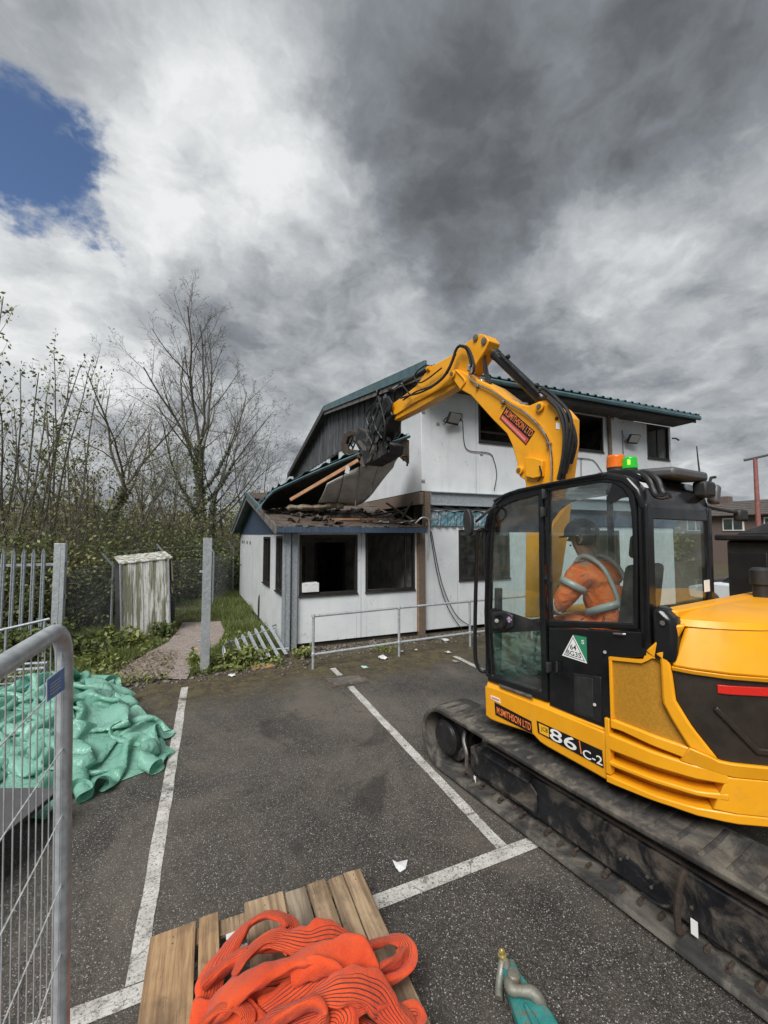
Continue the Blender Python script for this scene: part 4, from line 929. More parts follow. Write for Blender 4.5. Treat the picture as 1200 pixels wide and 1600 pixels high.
# grille, post, rear panel, lid
gr = patch('grille_panel', 'yellow_mesh', [(1.612,1.140),(1.826,1.132),(1.86,1.13),(1.92,1.128),(1.98,1.125),(2.06,1.12)], [(1.614,1.545),(1.826,1.578),(1.86,1.63),(1.92,1.63),(1.98,1.60),(2.06,1.58)], -.012, .02, bevel=0, res=False)
patch('grille_frame', 'yellow', [(1.600,1.14),(1.600,1.555)], [(1.620,1.15),(1.620,1.545)], .008, .05, n=3, bevel=.004, parent=gr)
patch('grille_frame', 'yellow', [(1.600,1.540),(1.825,1.572),(1.855,1.615),(1.91,1.618)], [(1.602,1.562),(1.815,1.592),(1.842,1.665),(1.90,1.67)], .008, .05, n=9, bevel=.005, parent=gr)
patch('corner_post', 'yellow', [(1.885,1.65),(1.912,1.62),(1.915,1.36),(1.95,1.28),(2.04,1.125)], [(1.945,1.70),(1.968,1.58),(1.985,1.385),(2.06,1.25),(2.18,1.085)], .024, .07, n=16, bevel=.014)
patch('corner_post', 'yellow', [(1.835,1.655),(1.875,1.70),(1.965,1.835)], [(1.915,1.58),(1.958,1.66),(2.05,1.85)], .022, .08, .0, n=8, bevel=.012)
rp = patch('rear_panel', 'dark_panel', [(1.985,1.38),(2.06,1.25),(2.179,1.083),(2.30,1.075),(2.5,1.07),(AE,1.07)], [(1.967,1.59),(2.05,1.59),(2.2,1.59),(2.32,1.588),(2.5,1.585),(AE,1.58)], .006, .06, n=30, bevel=.01, rows=2)
patch('panel_rib', 'dark_panel', [(2.16,1.37),(2.36,1.145),(2.62,1.14)], [(2.18,1.395),(2.37,1.18),(2.62,1.175)], .022, .04, n=14, bevel=.008, parent=rp)
patch('reflector_strip', 'red_reflector', [(2.186,1.47),(2.75,1.475)], [(2.186,1.518),(2.75,1.525)], .014, .012, n=12, bevel=.002, parent=rp)
lid = patch('engine_lid', 'yellow', [(1.970,1.592),(2.2,1.588),(2.45,1.578),(AE,1.575)], [(2.05,1.838),(2.25,1.85),(2.46,1.86),(AE,1.865)], .034, .05, -.05, n=26, bevel=.016, rows=3)
patch('lid_lip', 'yellow', [(1.970,1.565),(2.45,1.552),(AE,1.55)], [(1.970,1.592),(2.45,1.580),(AE,1.578)], .024, .05, .034, n=24, bevel=.005, parent=lid)
# right-hand side of the body, seen only from beyond
for nm, mt, A, B_, of in (('side_panel','yellow',[(.2,.73),(AE,.75)],[(.2,1.08),(AE,1.08)],0.0),('side_panel','yellow',[(.3,1.09),(1.95,1.09)],[(.3,1.55),(1.95,1.60)],-.01),('rear_panel','dark_panel',[(1.96,1.07),(AE,1.07)],[(1.96,1.58),(AE,1.58)],.006),('engine_lid','yellow',[(1.97,1.59),(AE,1.575)],[(2.05,1.84),(AE,1.865)],.034)):
    patch(nm, mt, A, B_, of, .05, n=26, mirror=True)
# hood top
hp = []
for a in np.linspace(1.96, AE, 16): s, t = plan(a, -.035); hp.append((s, t))
hp2 = [(s, 2.24-t) for s, t in hp[::-1]]
outline = hp+hp2[1:]+[(-.86,2.08),(-.86,.25)]
m = MB(); cen = (-1.15, 1.12); vs = []; lv = ((1.0,1.835),(.96,1.872),(.80,1.90),(.5,1.915))
for f, z in lv:
    for s, t in outline: vs.append(ex(cen[0]+(s-cen[0])*f, cen[1]+(t-cen[1])*f, z))
n = len(outline); fs = [(j*n+i, j*n+(i+1)%n, (j+1)*n+(i+1)%n, (j+1)*n+i) for j in range(3) for i in range(n)]+[tuple(range(3*n, 4*n))]
m.add(vs, fs); hood = m.build('hood', 'yellow', exc, smooth=30)
m = MB(); m.prism([ex(-.88,.20,1.845),ex(-.98,.24,1.845),ex(-.98,1.9,1.845),ex(-.88,1.9,1.845)], (0,0,.075)); m.build('hood_ridge', 'yellow', hood, bevel=.01)
m = MB(); m.lathe(ex(-1.02,1.50,1.88), (0,0,1), [(.055,0),(.055,.13),(.07,.135),(.07,.24),(.05,.26)], 18); m.build('exhaust_stack', 'black_plastic', hood)
m = MB(); m.prism([ex(.58,.26,.74),ex(-.75,.32,.74),ex(-1.05,.42,.74),ex(-1.25,.75,.74),ex(-1.35,1.12,.74),ex(-1.2,1.64,.74),ex(-.8,2.0,.74),ex(.9,2.1,.74),ex(.9,1.0,.74),ex(.58,1.0,.74)], (0,0,.32)); m.build('platform', 'black_paint', exc)
m = MB(); m.prism([ex(-.9,.30,1.06),ex(-1.22,.66,1.06),ex(-1.38,1.12,1.06),ex(-1.22,1.58,1.06),ex(-.9,1.94,1.06)], (0,0,.77)); m.build('engine_bay', 'black_paint', exc)
m = MB(); m.prism([ex(.85,1.68,1.08),ex(-.85,1.68,1.08),ex(-.85,2.08,1.08),ex(.85,2.08,1.08)], (0,0,.48)); m.build('tank_housing', 'yellow', exc, bevel=.04)
# --- skirt decals and lettering
def decal_quad(name, mat, q, t, parent, th=.004):
    m = MB(); m.prism([side(x,y,t) for x, y in q], -ER*th); return m.build(name, mat, parent, smooth=0)
SK = .118
decal_quad('decal', 'black_gloss', [(773,1097),(830.5,1127),(832,1146),(774.5,1116.5)], SK, sk)
o_ = side(776.5,1114.5,SK-.004); x2 = side(829.5,1142,SK-.004)
textmesh('lettering', 'M.SMITHSON LTD', 'orange_decal', o_, (x2-o_), (0,0,1), (x2-o_).length, .058, sk)
decal_quad('decal', 'black_gloss', [(839,1126),(941,1172.5),(943.4,1200),(841,1144.5)], SK, sk)
decal_quad('decal', 'yellow_decal', [(842,1130),(857,1137),(858,1152),(843.5,1144.5)], SK-.004, sk, .002)
o_ = side(845.5,1142.5,SK-.006); x2 = side(856,1147.5,SK-.006); textmesh('lettering', 'JCB', 'black_gloss', o_, x2-o_, (0,0,1), (x2-o_).length, .040, sk, .001)
o_ = side(859.5,1154,SK-.004); x2 = side(901,1175,SK-.004); textmesh('lettering', '86', 'white_decal', o_, x2-o_, (0,0,1), (x2-o_).length, .088, sk)
decal_quad('decal', 'orange_decal', [(904.5,1157),(906,1157.6),(909,1178),(907.5,1177.3)], SK-.004, sk, .002)
o_ = side(911,1182.5,SK-.004); x2 = side(941.5,1197,SK-.004); textmesh('lettering', 'C-2', 'white_decal', o_, x2-o_, (0,0,1), (x2-o_).length, .058, sk)
decal_quad('decal', 'white_decal', [(767,1086),(781,1092),(782,1099),(768,1092)], SK, sk); decal_quad('decal', 'pink_decal', [(768,1088),(780,1093),(780.5,1096),(768.5,1091)], SK-.004, sk, .002)

# --- cab
cab = bpy.data.objects.new('cab', None)   # replaced by a mesh below
bpy.data.objects.remove(cab)
CT0, CT1 = .13, 1.08
roofp = [(.585,2.42),(.55,2.56),(.46,2.68),(.32,2.76),(.18,2.795),(-.2,2.82),(-.62,2.835),(-.76,2.79),(-.83,2.70),(-.87,2.56)]
inn = [(.55,2.42),(.52,2.54),(.43,2.645),(.30,2.72),(.17,2.745),(-.2,2.77),(-.61,2.78),(-.72,2.745),(-.79,2.67),(-.825,2.56)]
m = MB(); m.prism([ex(s,CT0-.005,z) for s, z in roofp]+[ex(s,CT0-.005,z) for s, z in inn[::-1]], ER*(CT1-CT0+.01)); cab = m.build('cab', 'black_gloss', exc, bevel=.02)
m = MB()
m.prism([ex(.57,CT0+.05,1.05),ex(.57,CT1,1.05),ex(-.80,CT1,1.05),ex(-.80,CT0+.09,1.05)], (0,0,.06)); m.build('cab_floor', 'black_plastic', cab)
def pillar(s0, z0, s1, z1, t, w=.05, d=.05):
    m = MB(); a = ex(s0,t,z0); b_ = ex(s1,t,z1); m.hexa([a-EU*w/2, a+EU*w/2, a+EU*w/2+ER*d, a-EU*w/2+ER*d, b_-EU*w/2, b_+EU*w/2, b_+EU*w/2+ER*d, b_-EU*w/2+ER*d]); return m.build('pillar', 'black_gloss', cab, bevel=.01)
pillar(.575,1.08,.565,2.44,CT1-.05); pillar(-.835,1.08,-.845,2.60,CT1-.06,.06,.06); pillar(-.10,1.08,-.10,2.76,CT1-.04,.05,.04); pillar(-.83,1.66,-.845,2.60,CT0,.06,.06); pillar(.575,1.08,.565,2.46,CT0+.01,.04,.05)
m = MB(); m.prism([ex(.56,CT1-.04,1.08),ex(-.84,CT1-.04,1.08),ex(-.84,CT1-.04,1.62),ex(.56,CT1-.04,1.40)], ER*.03); m.build('side_panel', 'black_paint', cab)
# door
dO = [(762,1064),(757,990),(756,957),(757.5,900),(760,837),(764,800),(772,783),(796,771),(848,759),(849,860),(851,960),(854,1040),(856,1097)]
dI = [(769,1056),(765,990),(764.5,957),(766,900),(768,838),(772,806),(779,794),(800,784),(841,773),(841.5,860),(842.5,960),(845,1030),(846,1082)]
m = MB(); m.ring([side(x,y,CT0) for x,y in dO], [side(x,y,CT0) for x,y in dI], ER*.045); door = m.build('door', 'black_gloss', cab, bevel=.008)
m = MB(); m.prism([side(x,y,CT0+.02) for x,y in dI], ER*.006); m.build('pane', 'cab_glass', door, smooth=0)
m = MB(); m.prism([side(x,y,CT0+.012) for x,y in [(764,952),(772,950),(800,958),(842,972),(845,985),(800,988),(764,990)]], ER*.006); m.build('mid_rail', 'black_paint', door)
hx = [side(x,y,CT0-.01) for x,y in [(768,957),(790,955),(800,962),(800,980),(785,987),(769,982)]]
m = MB(); m.prism(hx, ER*.03); hd = m.build('handle_recess', 'black_plastic', door, bevel=.01)
m = MB(); m.tube(bez([side(774,962,CT0-.03),side(786,961,CT0-.04),side(790,970,CT0-.04),side(786,981,CT0-.04),side(777,981,CT0-.03)],4), .012, 8); m.build('handle', 'black_gloss', door)
m = MB(); m.cyl(side(776,970,CT0-.012), side(776,970,CT0-.03), .018, 14); m.build('lock', 'steel_worn', door)
for q, mt, d_ in (([(791,963),(800,964.5),(800,973),(791,971.5)],'blue_decal',.012),([(791,966.3),(800,967.8),(800,969.7),(791,968.2)],'white_decal',.014),([(791,966.8),(800,968.3),(800,969.2),(791,967.7)],'red_decal',.016),([(794.3,963.5),(796.7,964),(796.7,972.6),(794.3,972)],'white_decal',.014),([(795,963.6),(796,963.8),(796,972.5),(795,972.2)],'red_decal',.016)):
    decal_quad('flag_sticker', mt, q, CT0-d_, door, .0015)
for x, y in ((851,772),(849,800),(858,1042)):
    c_ = side(x,y,CT0-.01); m = MB(); m.box(c_, (.04,.03,.07), (0,0,EA)); m.cyl(c_-ER*.02+V(0,0,-.04), c_-ER*.02+V(0,0,.04), .014, 8); m.build('hinge', 'black_plastic', door, bevel=.004)
# rear side window and lower black panel
wO = [(849.5,759),(941,742),(966,745),(982,755),(991,775),(994,805),(996,880),(996,984),(930,982),(857,979),(853,870)]
wI = [(857,768),(935,754),(957,755),(972,763),(981,777),(986.5,805),(988.5,880),(989,974),(930,972),(860,969),(857,870)]
m = MB(); m.ring([side(x,y,CT0) for x,y in wO], [side(x,y,CT0) for x,y in wI], ER*.045); sw = m.build('side_window', 'black_gloss', cab, bevel=.008)
m = MB(); m.prism([side(x,y,CT0+.015) for x,y in wI], ER*.006); m.build('pane', 'cab_glass', sw, smooth=0)
m = MB(); m.prism([side(x,y,CT0+.004) for x,y in [(957,754.5),(947,783),(953,787),(972,778),(981,777),(972,763)]], ER*.008); m.build('corner_mask', 'black_paint', sw)
lp = [(857,981),(930,984),(1010,988),(1011,1026),(960,1029),(955,1034),(955,1142),(905,1122),(858,1102)]
m = MB(); m.prism([side(x,y,CT0) for x,y in lp], ER*.05); low = m.build('lower_panel', 'black_gloss', cab, bevel=.008)
m = MB(); m.prism([side(x,y,CT0-.006) for x,y in [(896,1052),(939,1058),(940,1130),(897,1114)]], ER*.008); ht = m.build('access_hatch', 'black_paint', low, bevel=.004)
m = MB(); m.prism([side(x,y,CT0-.009) for x,y in [(900,1056),(926,1060),(927,1122),(901,1112)]], ER*.005); m.build('hatch_vent', 'black_plastic', low, bevel=.003)
for x, y in ((929,1101),(945,1019)):
    m = MB(); m.cyl(side(x,y,CT0-.004), side(x,y,CT0-.016), .011, 10); m.build('latch', 'steel_worn', low)
m = MB(); m.tube([side(959,990,CT0-.01),side(974,991,CT0-.02),side(977,991,CT0-.01)], .008, 6); m.build('latch', 'steel_worn', low)
m = MB(); m.tube([side(868,1034,CT0-.005),side(870,1034,CT0-.03),side(870,1050,CT0-.03),side(868,1050,CT0-.005)], .008, 6); m.build('door_catch', 'black_plastic', low)
# stickers
decal_quad('sticker', 'green_decal', [(897,992),(916.5,995.5),(917.5,1035),(906,1015)], CT0-.001, low, .002)
decal_quad('sticker', 'white_decal', [(895.5,992),(917.5,1036.7),(878.5,1024)], CT0-.003, low, .002)
decal_quad('sticker', 'black_gloss', [(895.5,995.5),(914,1033.5),(881.5,1022.8)], CT0-.005, low, .001)
decal_quad('sticker', 'white_decal', [(895.4,997.5),(912.3,1032.2),(883,1022.2)], CT0-.006, low, .001)
o_ = side(891,1014.5,CT0-.007); textmesh('lettering', '64', 'black_gloss', o_, side(900.5,1016.7,CT0-.007)-o_, (0,0,1), (side(900.5,1016.7,CT0-.007)-o_).length, .040, low, .001)
o_ = side(885.5,1022,CT0-.007); textmesh('lettering', 'BG3S', 'black_gloss', o_, side(908,1029,CT0-.007)-o_, (0,0,1), (side(908,1029,CT0-.007)-o_).length, .036, low, .001)
o_ = side(908.5,1006,CT0-.003); textmesh('lettering', 'S', 'white_decal', o_, side(913.5,1007,CT0-.003)-o_, (0,0,1), .022, .03, low, .001)
# windscreen, right glass, rear window
m = MB(); m.prism([ex(.585,CT0+.05,1.12),ex(.585,CT1-.05,1.12),ex(.575,CT1-.05,2.46),ex(.575,CT0+.05,2.46)], -EU*.006); m.build('windscreen', 'cab_glass', cab, smooth=0)
m = MB(); m.prism([ex(.56,CT1-.02,1.40),ex(-.82,CT1-.02,1.62),ex(-.82,CT1-.02,2.62),ex(-.6,CT1-.02,2.76),ex(.3,CT1-.02,2.72),ex(.55,CT1-.02,2.45)], ER*.006); m.build('right_pane', 'cab_glass', cab, smooth=0)
rw0 = [ex(-.862,CT0+.0,1.70),ex(-.862,CT1,1.70),ex(-.866,CT1,2.58),ex(-.866,CT0,2.58)]; rw1 = [ex(-.862,CT0+.10,1.90),ex(-.862,CT1-.07,1.90),ex(-.866,CT1-.07,2.50),ex(-.866,CT0+.10,2.50)]
m = MB(); m.ring(rw0, rw1, EU*.04); rw = m.build('rear_window', 'black_gloss', cab, bevel=.01)
m = MB(); m.prism([p+EU*.012 for p in rw1], EU*.006); m.build('pane', 'cab_glass', rw, smooth=0)
m = MB(); m.box(ex(-.875,CT1-.14,2.02), (.085,.004,.085), (0,0,EA)); m.build('sticker', 'white_decal', rw)
m = MB(); m.prism([ex(-.84,CT0+.10,1.08),ex(-.84,CT1,1.08),ex(-.84,CT1,1.74),ex(-.84,CT0+.10,1.74)], -EU*.02); m.build('rear_panel', 'black_paint', cab)
m = MB(); m.tube([ex(-.92,CT0+.12,1.80),ex(-.92,CT1+.06,1.80)], .055, 12); m.build('rear_bar', 'black_gloss', cab); 
m = MB(); m.cyl(ex(-.92,.95,1.80)-EU*.06, ex(-.92,.95,1.80)-EU*.075, .02, 10); m.build('bar_bolt', 'steel_rod', cab)
m = MB(); m.prism([ex(-.87,.13,1.60),ex(-1.0,.15,1.60),ex(-1.0,.15,1.86),ex(-.93,.145,1.94),ex(-.87,.13,1.94)], ER*.14); m.build('hinge_block', 'black_gloss', cab, bevel=.03)
m = MB(); m.cyl(ex(-.94,.135,1.85), ex(-.94,.128,1.85), .016, 10); m.build('bar_bolt', 'steel_rod', cab)
# roof furniture
hat = [ex(-.30,.50,2.83),ex(-.88,.50,2.80),ex(-.88,1.04,2.80),ex(-.30,1.04,2.83)]
m = MB(); m.prism(hat, (0,0,.075)); m.build('roof_hatch', 'flat_grey', cab, bevel=.025)
bt = .34
def beacon(x, yb, yt, w, mat, lit=None):
    pb = side(x, yb, bt); pt = side(x, yt, bt); h = (pt-pb).length
    m = MB(); m.lathe(pb+V(0,0,-.03), (0,0,1), [(w*.95,0),(w*.95,.025),(w*.8,.03)], 22); b_ = m.build('beacon_base', 'black_plastic', cab)
    m = MB(); m.lathe(pb, (0,0,1), [(w,0),(w,.01)]+[(w*(.985 if i % 2 else 1.0)-.004*i/8, h*(.1+.75*i/8)) for i in range(9)]+[(w*.82,h*.97),(w*.4,h)], 24); m.build('beacon_lens', mat, b_, smooth=60)
    if lit:
        m = MB(); m.lathe(pb-ER*w*.86-EU*w*.3+V(0,0,h*.25), (0,0,1), [(w*.16,0),(w*.18,h*.04),(w*.18,h*.4),(w*.16,h*.44)], 10); m.build('beacon_bulb', lit, b_)
beacon(962.5, 731, 711, .064, 'amber'); beacon(984.5, 732, 714, .050, 'green_lens', 'green_lit')
m = MB(); m.prism([side(943,741,.24),side(1003,752,.24),side(1003,741,.24),side(985,733,.24),side(950,734,.24)], ER*.25); m.build('beacon_plinth', 'black_gloss', cab, bevel=.012)
decal_quad('sticker', 'white_decal', [(988,750),(1009,755),(1015,763),(994,758)], .225, cab)
for dx in (0, 13):
    m = MB(); m.tube(bez([side(990+dx,738,.30),side(1004+dx,742,.26),side(1015+dx,752,.24),side(1020+dx,766,.23),side(1027+dx,775,.22),side(1043+dx*.4,773,.22)],6), .020, 8); m.build('roof_hose', 'rubber_hose', cab)
m = MB(); m.tube(bez([side(1023,776,.22),side(1035,779,.2),side(1045,776,.2)],4), .010, 6); m.build('hose_clip', 'rusty', cab)
m = MB(); a0 = ex(-.86,1.0,2.74); m.box(a0, (.16,.10,.12), (0,0,EA)); m.build('work_light', 'black_plastic', cab, bevel=.02)
m = MB(); m.box(a0+ER*.17+V(0,0,-.03), (.07,.07,.15), (0,.3,EA)); m.build('work_light', 'flat_grey', cab, bevel=.015)
m = MB(); m.tube([a0+ER*.09+V(0,0,.05), a0+ER*.13+V(0,0,.10), a0+ER*.20+V(0,0,.11)], .012, 6); m.build('light_bracket', 'black_plastic', cab)
m = MB(); m.tube([side(1095.5,757,.98), side(1091,722,.98), side(1088.5,697,.98)], [.008,.006,.004], 6); m.build('aerial', 'black_plastic', cab)
m = MB(); p0 = ex(-.80,1.10,2.62); p1 = ex(-.86,1.62,2.58); m.tube([p0, p1], .014, 8); m.build('mirror_arm', 'black_plastic', cab)
m = MB(); m.box(p1+ER*.05+V(0,0,-.02), (.16,.06,.10), (0,0,EA)); m.build('mirror', 'black_plastic', cab, bevel=.02)
# near-side mirror and grab rail
m = MB(); m.tube(bez([side(776,790,.14),side(765,797,.05),side(752,808,0),side(744,815,0)],5), .013, 8); m.build('mirror_arm', 'black_plastic', cab)
mc_ = side(735,816,0); vs = []; n = 20
m = MB(); m.prism([mc_+EU*(.055*math.cos(2*math.pi*i/n))+V(0,0,.125*math.sin(2*math.pi*i/n)+.02*math.cos(2*math.pi*i/n)) for i in range(n)], -ER*.045); m.build('mirror', 'black_plastic', cab, bevel=.015)
m = MB(); m.tube(bez([side(762,828,.13),side(751,828,.06),side(747,834,.05),side(745,870,.05),side(742.5,960,.05),side(742.5,1020,.05),side(745,1038,.05),side(752,1048,.07),side(762,1050,.12)],6), .018, 10); m.build('grab_rail', 'black_gloss', cab)
m = MB(); m.tube(bez([side(772,783,.10),side(796,770.5,.10),side(848,758,.10),side(941,741,.10)],6), .012, 8); m.build('rain_gutter', 'black_gloss', cab)
# seat, consoles, levers
seat = MB(); seat.box(ex(-.36,.60,1.50), (.50,.50,.14), (0,0,EA)); seat = seat.build('seat', 'seat_fabric', cab, bevel=.05, seg=3)
m = MB(); m.prism([ex(-.58,.37,1.55),ex(-.48,.37,1.55),ex(-.58,.37,2.18),ex(-.66,.37,2.18)], ER*.46); m.build('backrest', 'seat_fabric', seat, bevel=.05, seg=3)
m = MB(); m.prism([ex(-.63,.47,2.22),ex(-.55,.47,2.22),ex(-.57,.47,2.40),ex(-.64,.47,2.40)], ER*.26); m.build('headrest', 'seat_fabric', seat, bevel=.04, seg=3)
m = MB(); m.box(ex(-.36,.60,1.28), (.40,.42,.34), (0,0,EA)); m.build('seat_base', 'black_plastic', seat, bevel=.02)
for t in (.28,.92):
    m = MB(); m.box(ex(-.20,t,1.62), (.14,.55,.12), (0,0,EA)); c_ = m.build('console', 'black_plastic', cab, bevel=.03)
    m = MB(); m.tube([ex(.04,t,1.68),ex(.05,t,1.82)], [.016,.012], 8); m.lathe(ex(.05,t,1.80), (0,0,1), [(.02,0),(.028,.04),(.026,.09),(.016,.12)], 12); m.build('joystick', 'black_plastic', c_)
m = MB(); m.box(ex(.28,.93,1.84), (.05,.16,.14), (0,0,EA+.5)); m.build('monitor', 'black_plastic', cab, bevel=.015)
for t in (.52,.66):
    m = MB(); m.tube([ex(.36,t,1.11),ex(.32,t,1.45),ex(.26,t,1.56)], .012, 8); m.box(ex(.38,t,1.14), (.10,.16,.02), (.3,0,EA)); m.build('travel_lever', 'black_plastic', cab)
m = MB(); m.tube([ex(.50,.20,1.10),ex(.48,.21,1.9)], .035, 8); m.build('front_post', 'black_plastic', cab)
m = MB(); m.box(ex(.12,.95,2.30), (.02,.11,.16), (0,0,EA+.3)); m.build('inner_mirror', 'yellow_decal', cab, bevel=.02)

# --- boom, arm, rams
BT = 1.26; BW = .30
bo = [(820,965),(821,860),(823,770),(820,750),(812,745),(808,736),(808,724),(800,696),(792,678),(770,656),(736,618),(718,608),(711,598),(705.5,588),(706,579),(712,576.5),(722,580),(740,590),(766,602),(792,622),(812,632),(826,634),(842,627),(854,625),(868,636),(880,650),(879.5,690),(872,750),(862,830),(852,900),(845,965)]
m = MB(); m.prism([side(x,y,BT) for x,y in bo], ER*BW); boom = m.build('boom', 'yellow', exc, bevel=.012)
bi = [(770,665),(742,633),(720,606),(716,596),(724,590),(760,608),(800,636),(835,645),(858,640),(868,656),(868,690),(861,750),(850,830),(838,900),(832,900),(830,830),(832,760),(822,725),(812,700),(800,684)]
for x, y, r_ in ((845.5,636,.055),(814,735,.05),(709,585,.055)):
    c_ = side(x,y,BT); m = MB(); m.lathe(c_+ER*.01, -ER, [(r_,0),(r_,.045),(r_*.8,.05),(r_*.55,.05),(r_*.5,.035)], 20); m.build('pin_boss', 'yellow', boom); m = MB(); m.cyl(c_-ER*.02, c_-ER*.05, r_*.5, 12); m.build('pivot_pin', 'steel_worn', boom)
m = MB(); m.cyl(side(870,654,BT), side(870,654,BT)-ER*.006, .022, 14); m.build('boom_hole', 'black_plastic', boom)
# stiffener edges and the foot bracket
m = MB(); m.prism([side(x,y,BT) for x,y in [(825,715),(840,716),(853,720),(851,745),(838,748),(826,745)]], -ER*.06); m.build('foot_bracket', 'yellow', boom, bevel=.008)
m = MB(); m.tube(bez([side(712,578,BT-.01),side(722,588,BT-.01),side(727,596,BT-.01),side(722,604,BT-.01),side(719,608,BT-.01)],5), .013, 6); m.build('weld_seam', 'yellow', boom)
m = MB(); m.tube(bez([side(x,y,BT-.03) for x,y in [(733,583),(735,592),(746,600),(770,612),(795,630),(820,645),(842,665),(857,690),(862,715),(862,748),(860,762)]],5), .013, 8); m.build('hydraulic_pipe', 'steel_rod', boom)
for x, y in ((746,604),(786,629),(858,695)):
    m = MB(); m.box(side(x,y,BT-.02), (.05,.05,.035), (0,0,EA)); m.build('pipe_clamp', 'steel_worn', boom, bevel=.005)
m = MB(); m.tube(bez([side(x,y,BT+.08) for x,y in [(736,584),(760,600),(786,618),(806,630),(822,632)]],5), .014, 8); m.tube(bez([side(x,y,BT+.14) for x,y in [(736,582),(762,598),(788,616),(808,628),(824,631)]],5), .014, 8); m.build('hydraulic_pipe', 'steel_rod', boom)
decal_quad('decal', 'black_gloss', [(791,635),(836,674),(822,695.6),(780.6,654)], BT-.001, boom)
decal_quad('decal', 'red_decal', [(785.5,648),(826,686),(821.8,693.5),(781.8,653.6)], BT-.005, boom, .001); decal_quad('decal', 'pink_decal', [(785,650.5),(821.5,686),(820,689),(783.8,653.2)], BT-.006, boom, .001)
decal_quad('decal', 'white_decal', [(869,660),(875,661),(875,671),(869,670)], BT-.001, boom)
o_ = side(787.2,646.5,BT-.005); x2 = side(828.5,683,BT-.005); yd = side(792.5,637.5,BT-.005)-o_; textmesh('lettering', 'M.SMITHSON LTD', 'orange_decal', o_, x2-o_, yd, (x2-o_).length, yd.length*.92, boom, .001)
# arm
AT = BT+.04; AW = .22
ao = [(600,653),(600,641),(606,640),(613,631),(628,620),(650,603),(668,577),(672,573),(700,558),(740,527),(749,521.5),(757,523),(764,532),(759,545),(746,566),(737,580),(726,592),(711,597),(690,607),(648,629),(620,647)]
m = MB(); m.prism([side(x,y,AT) for x,y in ao], ER*AW); arm = m.build('arm', 'yellow', exc, bevel=.012)
m = MB(); m.prism([side(x,y,AT+.03) for x,y in [(601,653),(648,629),(690,607),(713,597),(714,603),(692,617),(650,640),(618,656),(603,658)]], ER*(AW-.06)); m.build('arm_underside', 'yellow', arm, bevel=.01)
for x, y in ((757,533),(744,528)):
    c_ = side(x,y,AT); m = MB(); m.lathe(c_+ER*.005, -ER, [(.045,0),(.045,.03),(.025,.035)], 16); m.build('pin_boss', 'steel_worn', arm)
m = MB(); m.tube([side(668,577,AT-.01),side(672,575,AT-.01)], .04, 12); m.build('ram_mount', 'yellow', arm)
def ram(p, q, f, rb, rr_, parent_name, parent):
    p = Vector(p); q = Vector(q); m_ = p.lerp(q, f); b_ = MB(); d = (q-p).normalized()
    b_.lathe(p, d, [(rb*.8,0),(rb,.02),(rb,(m_-p).length-.06),(rb*1.08,(m_-p).length-.055),(rb*1.08,(m_-p).length-.005),(rb*.9,(m_-p).length)], 20); o = b_.build('ram_barrel', 'black_paint', parent)
    r2 = MB(); r2.cyl(m_-d*.02, q, rr_, 16); r2.build('ram_rod', 'steel_rod', parent); e2 = MB(); e2.cyl(q-ER*.07, q+ER*.07, rr_*1.5, 14); e2.build('ram_eye', 'frame_black', parent); return o
ram(side(849,626,BT+.15), side(757,537,BT+.15), .80, .068, .032, '', boom)
m = MB(); m.tube([side(842,614,BT+.06),side(780,552,BT+.06)], .018, 8); m.build('ram_pipe', 'black_paint', boom)
for x, y in ((793,558),(838,603),(846,610)):
    m = MB(); m.box(side(x,y,BT+.12), (.05,.06,.05), (0,.7,EA)); m.build('pipe_union', 'rubber_hose', boom, bevel=.008)
ram(side(669,578,AT+.02), side(612,609,AT+.02), .62, .045, .022, '', arm)
# hoses
HO = [([(848,606),(858,612),(872,625),(887,642),(893,665),(888,700),(880,735),(874,760)],0,.020),([(846,612),(860,622),(878,640),(886,665),(884,700),(878,740)],-.03,.020),([(855,622),(872,640),(881,670),(880,710),(872,750)],-.06,.018),([(862,628),(884,648),(897,675),(892,705),(884,740)],.05,.018),([(868,640),(884,672),(886,710),(880,750)],.09,.02),([(866,636),(890,655),(900,690),(892,725)],.13,.018),
      ([(732,580),(736,571),(733,556),(728,544),(718,541),(712,548),(707,563),(700,578),(690,592),(672,606)],-.05,.020),([(738,585),(741,574),(737,556),(730,543),(718,540)],-.08,.018),([(712,552),(700,580),(684,598),(660,612),(640,618),(626,622)],-.07,.016),([(700,582),(676,602),(650,612),(630,625)],-.03,.014),([(768,598),(763,588),(759,570),(755,556)],.16,.018),([(765,600),(758,585),(757,566),(758,552)],.10,.018),([(690,575),(668,592),(655,598),(648,590),(652,580),(666,570)],-.02,.012),([(640,616),(632,606),(626,600),(620,606)],-.03,.013),([(840,752),(846,742),(843,728)],-.08,.010),([(836,764),(846,757),(856,764)],-.08,.010)]
for pts, dt, r_ in HO:
    m = MB(); m.tube(bez([side(x,y,BT+dt) for x,y in pts],6), r_, 8); m.build('hydraulic_hose', 'rubber_hose', boom)
for x, y in ((733,573),(738,578)):
    m = MB(); m.cyl(side(x,y-3,BT-.06), side(x+1,y+6,BT-.06), .024, 10); m.build('hose_fitting', 'steel_rod', boom)
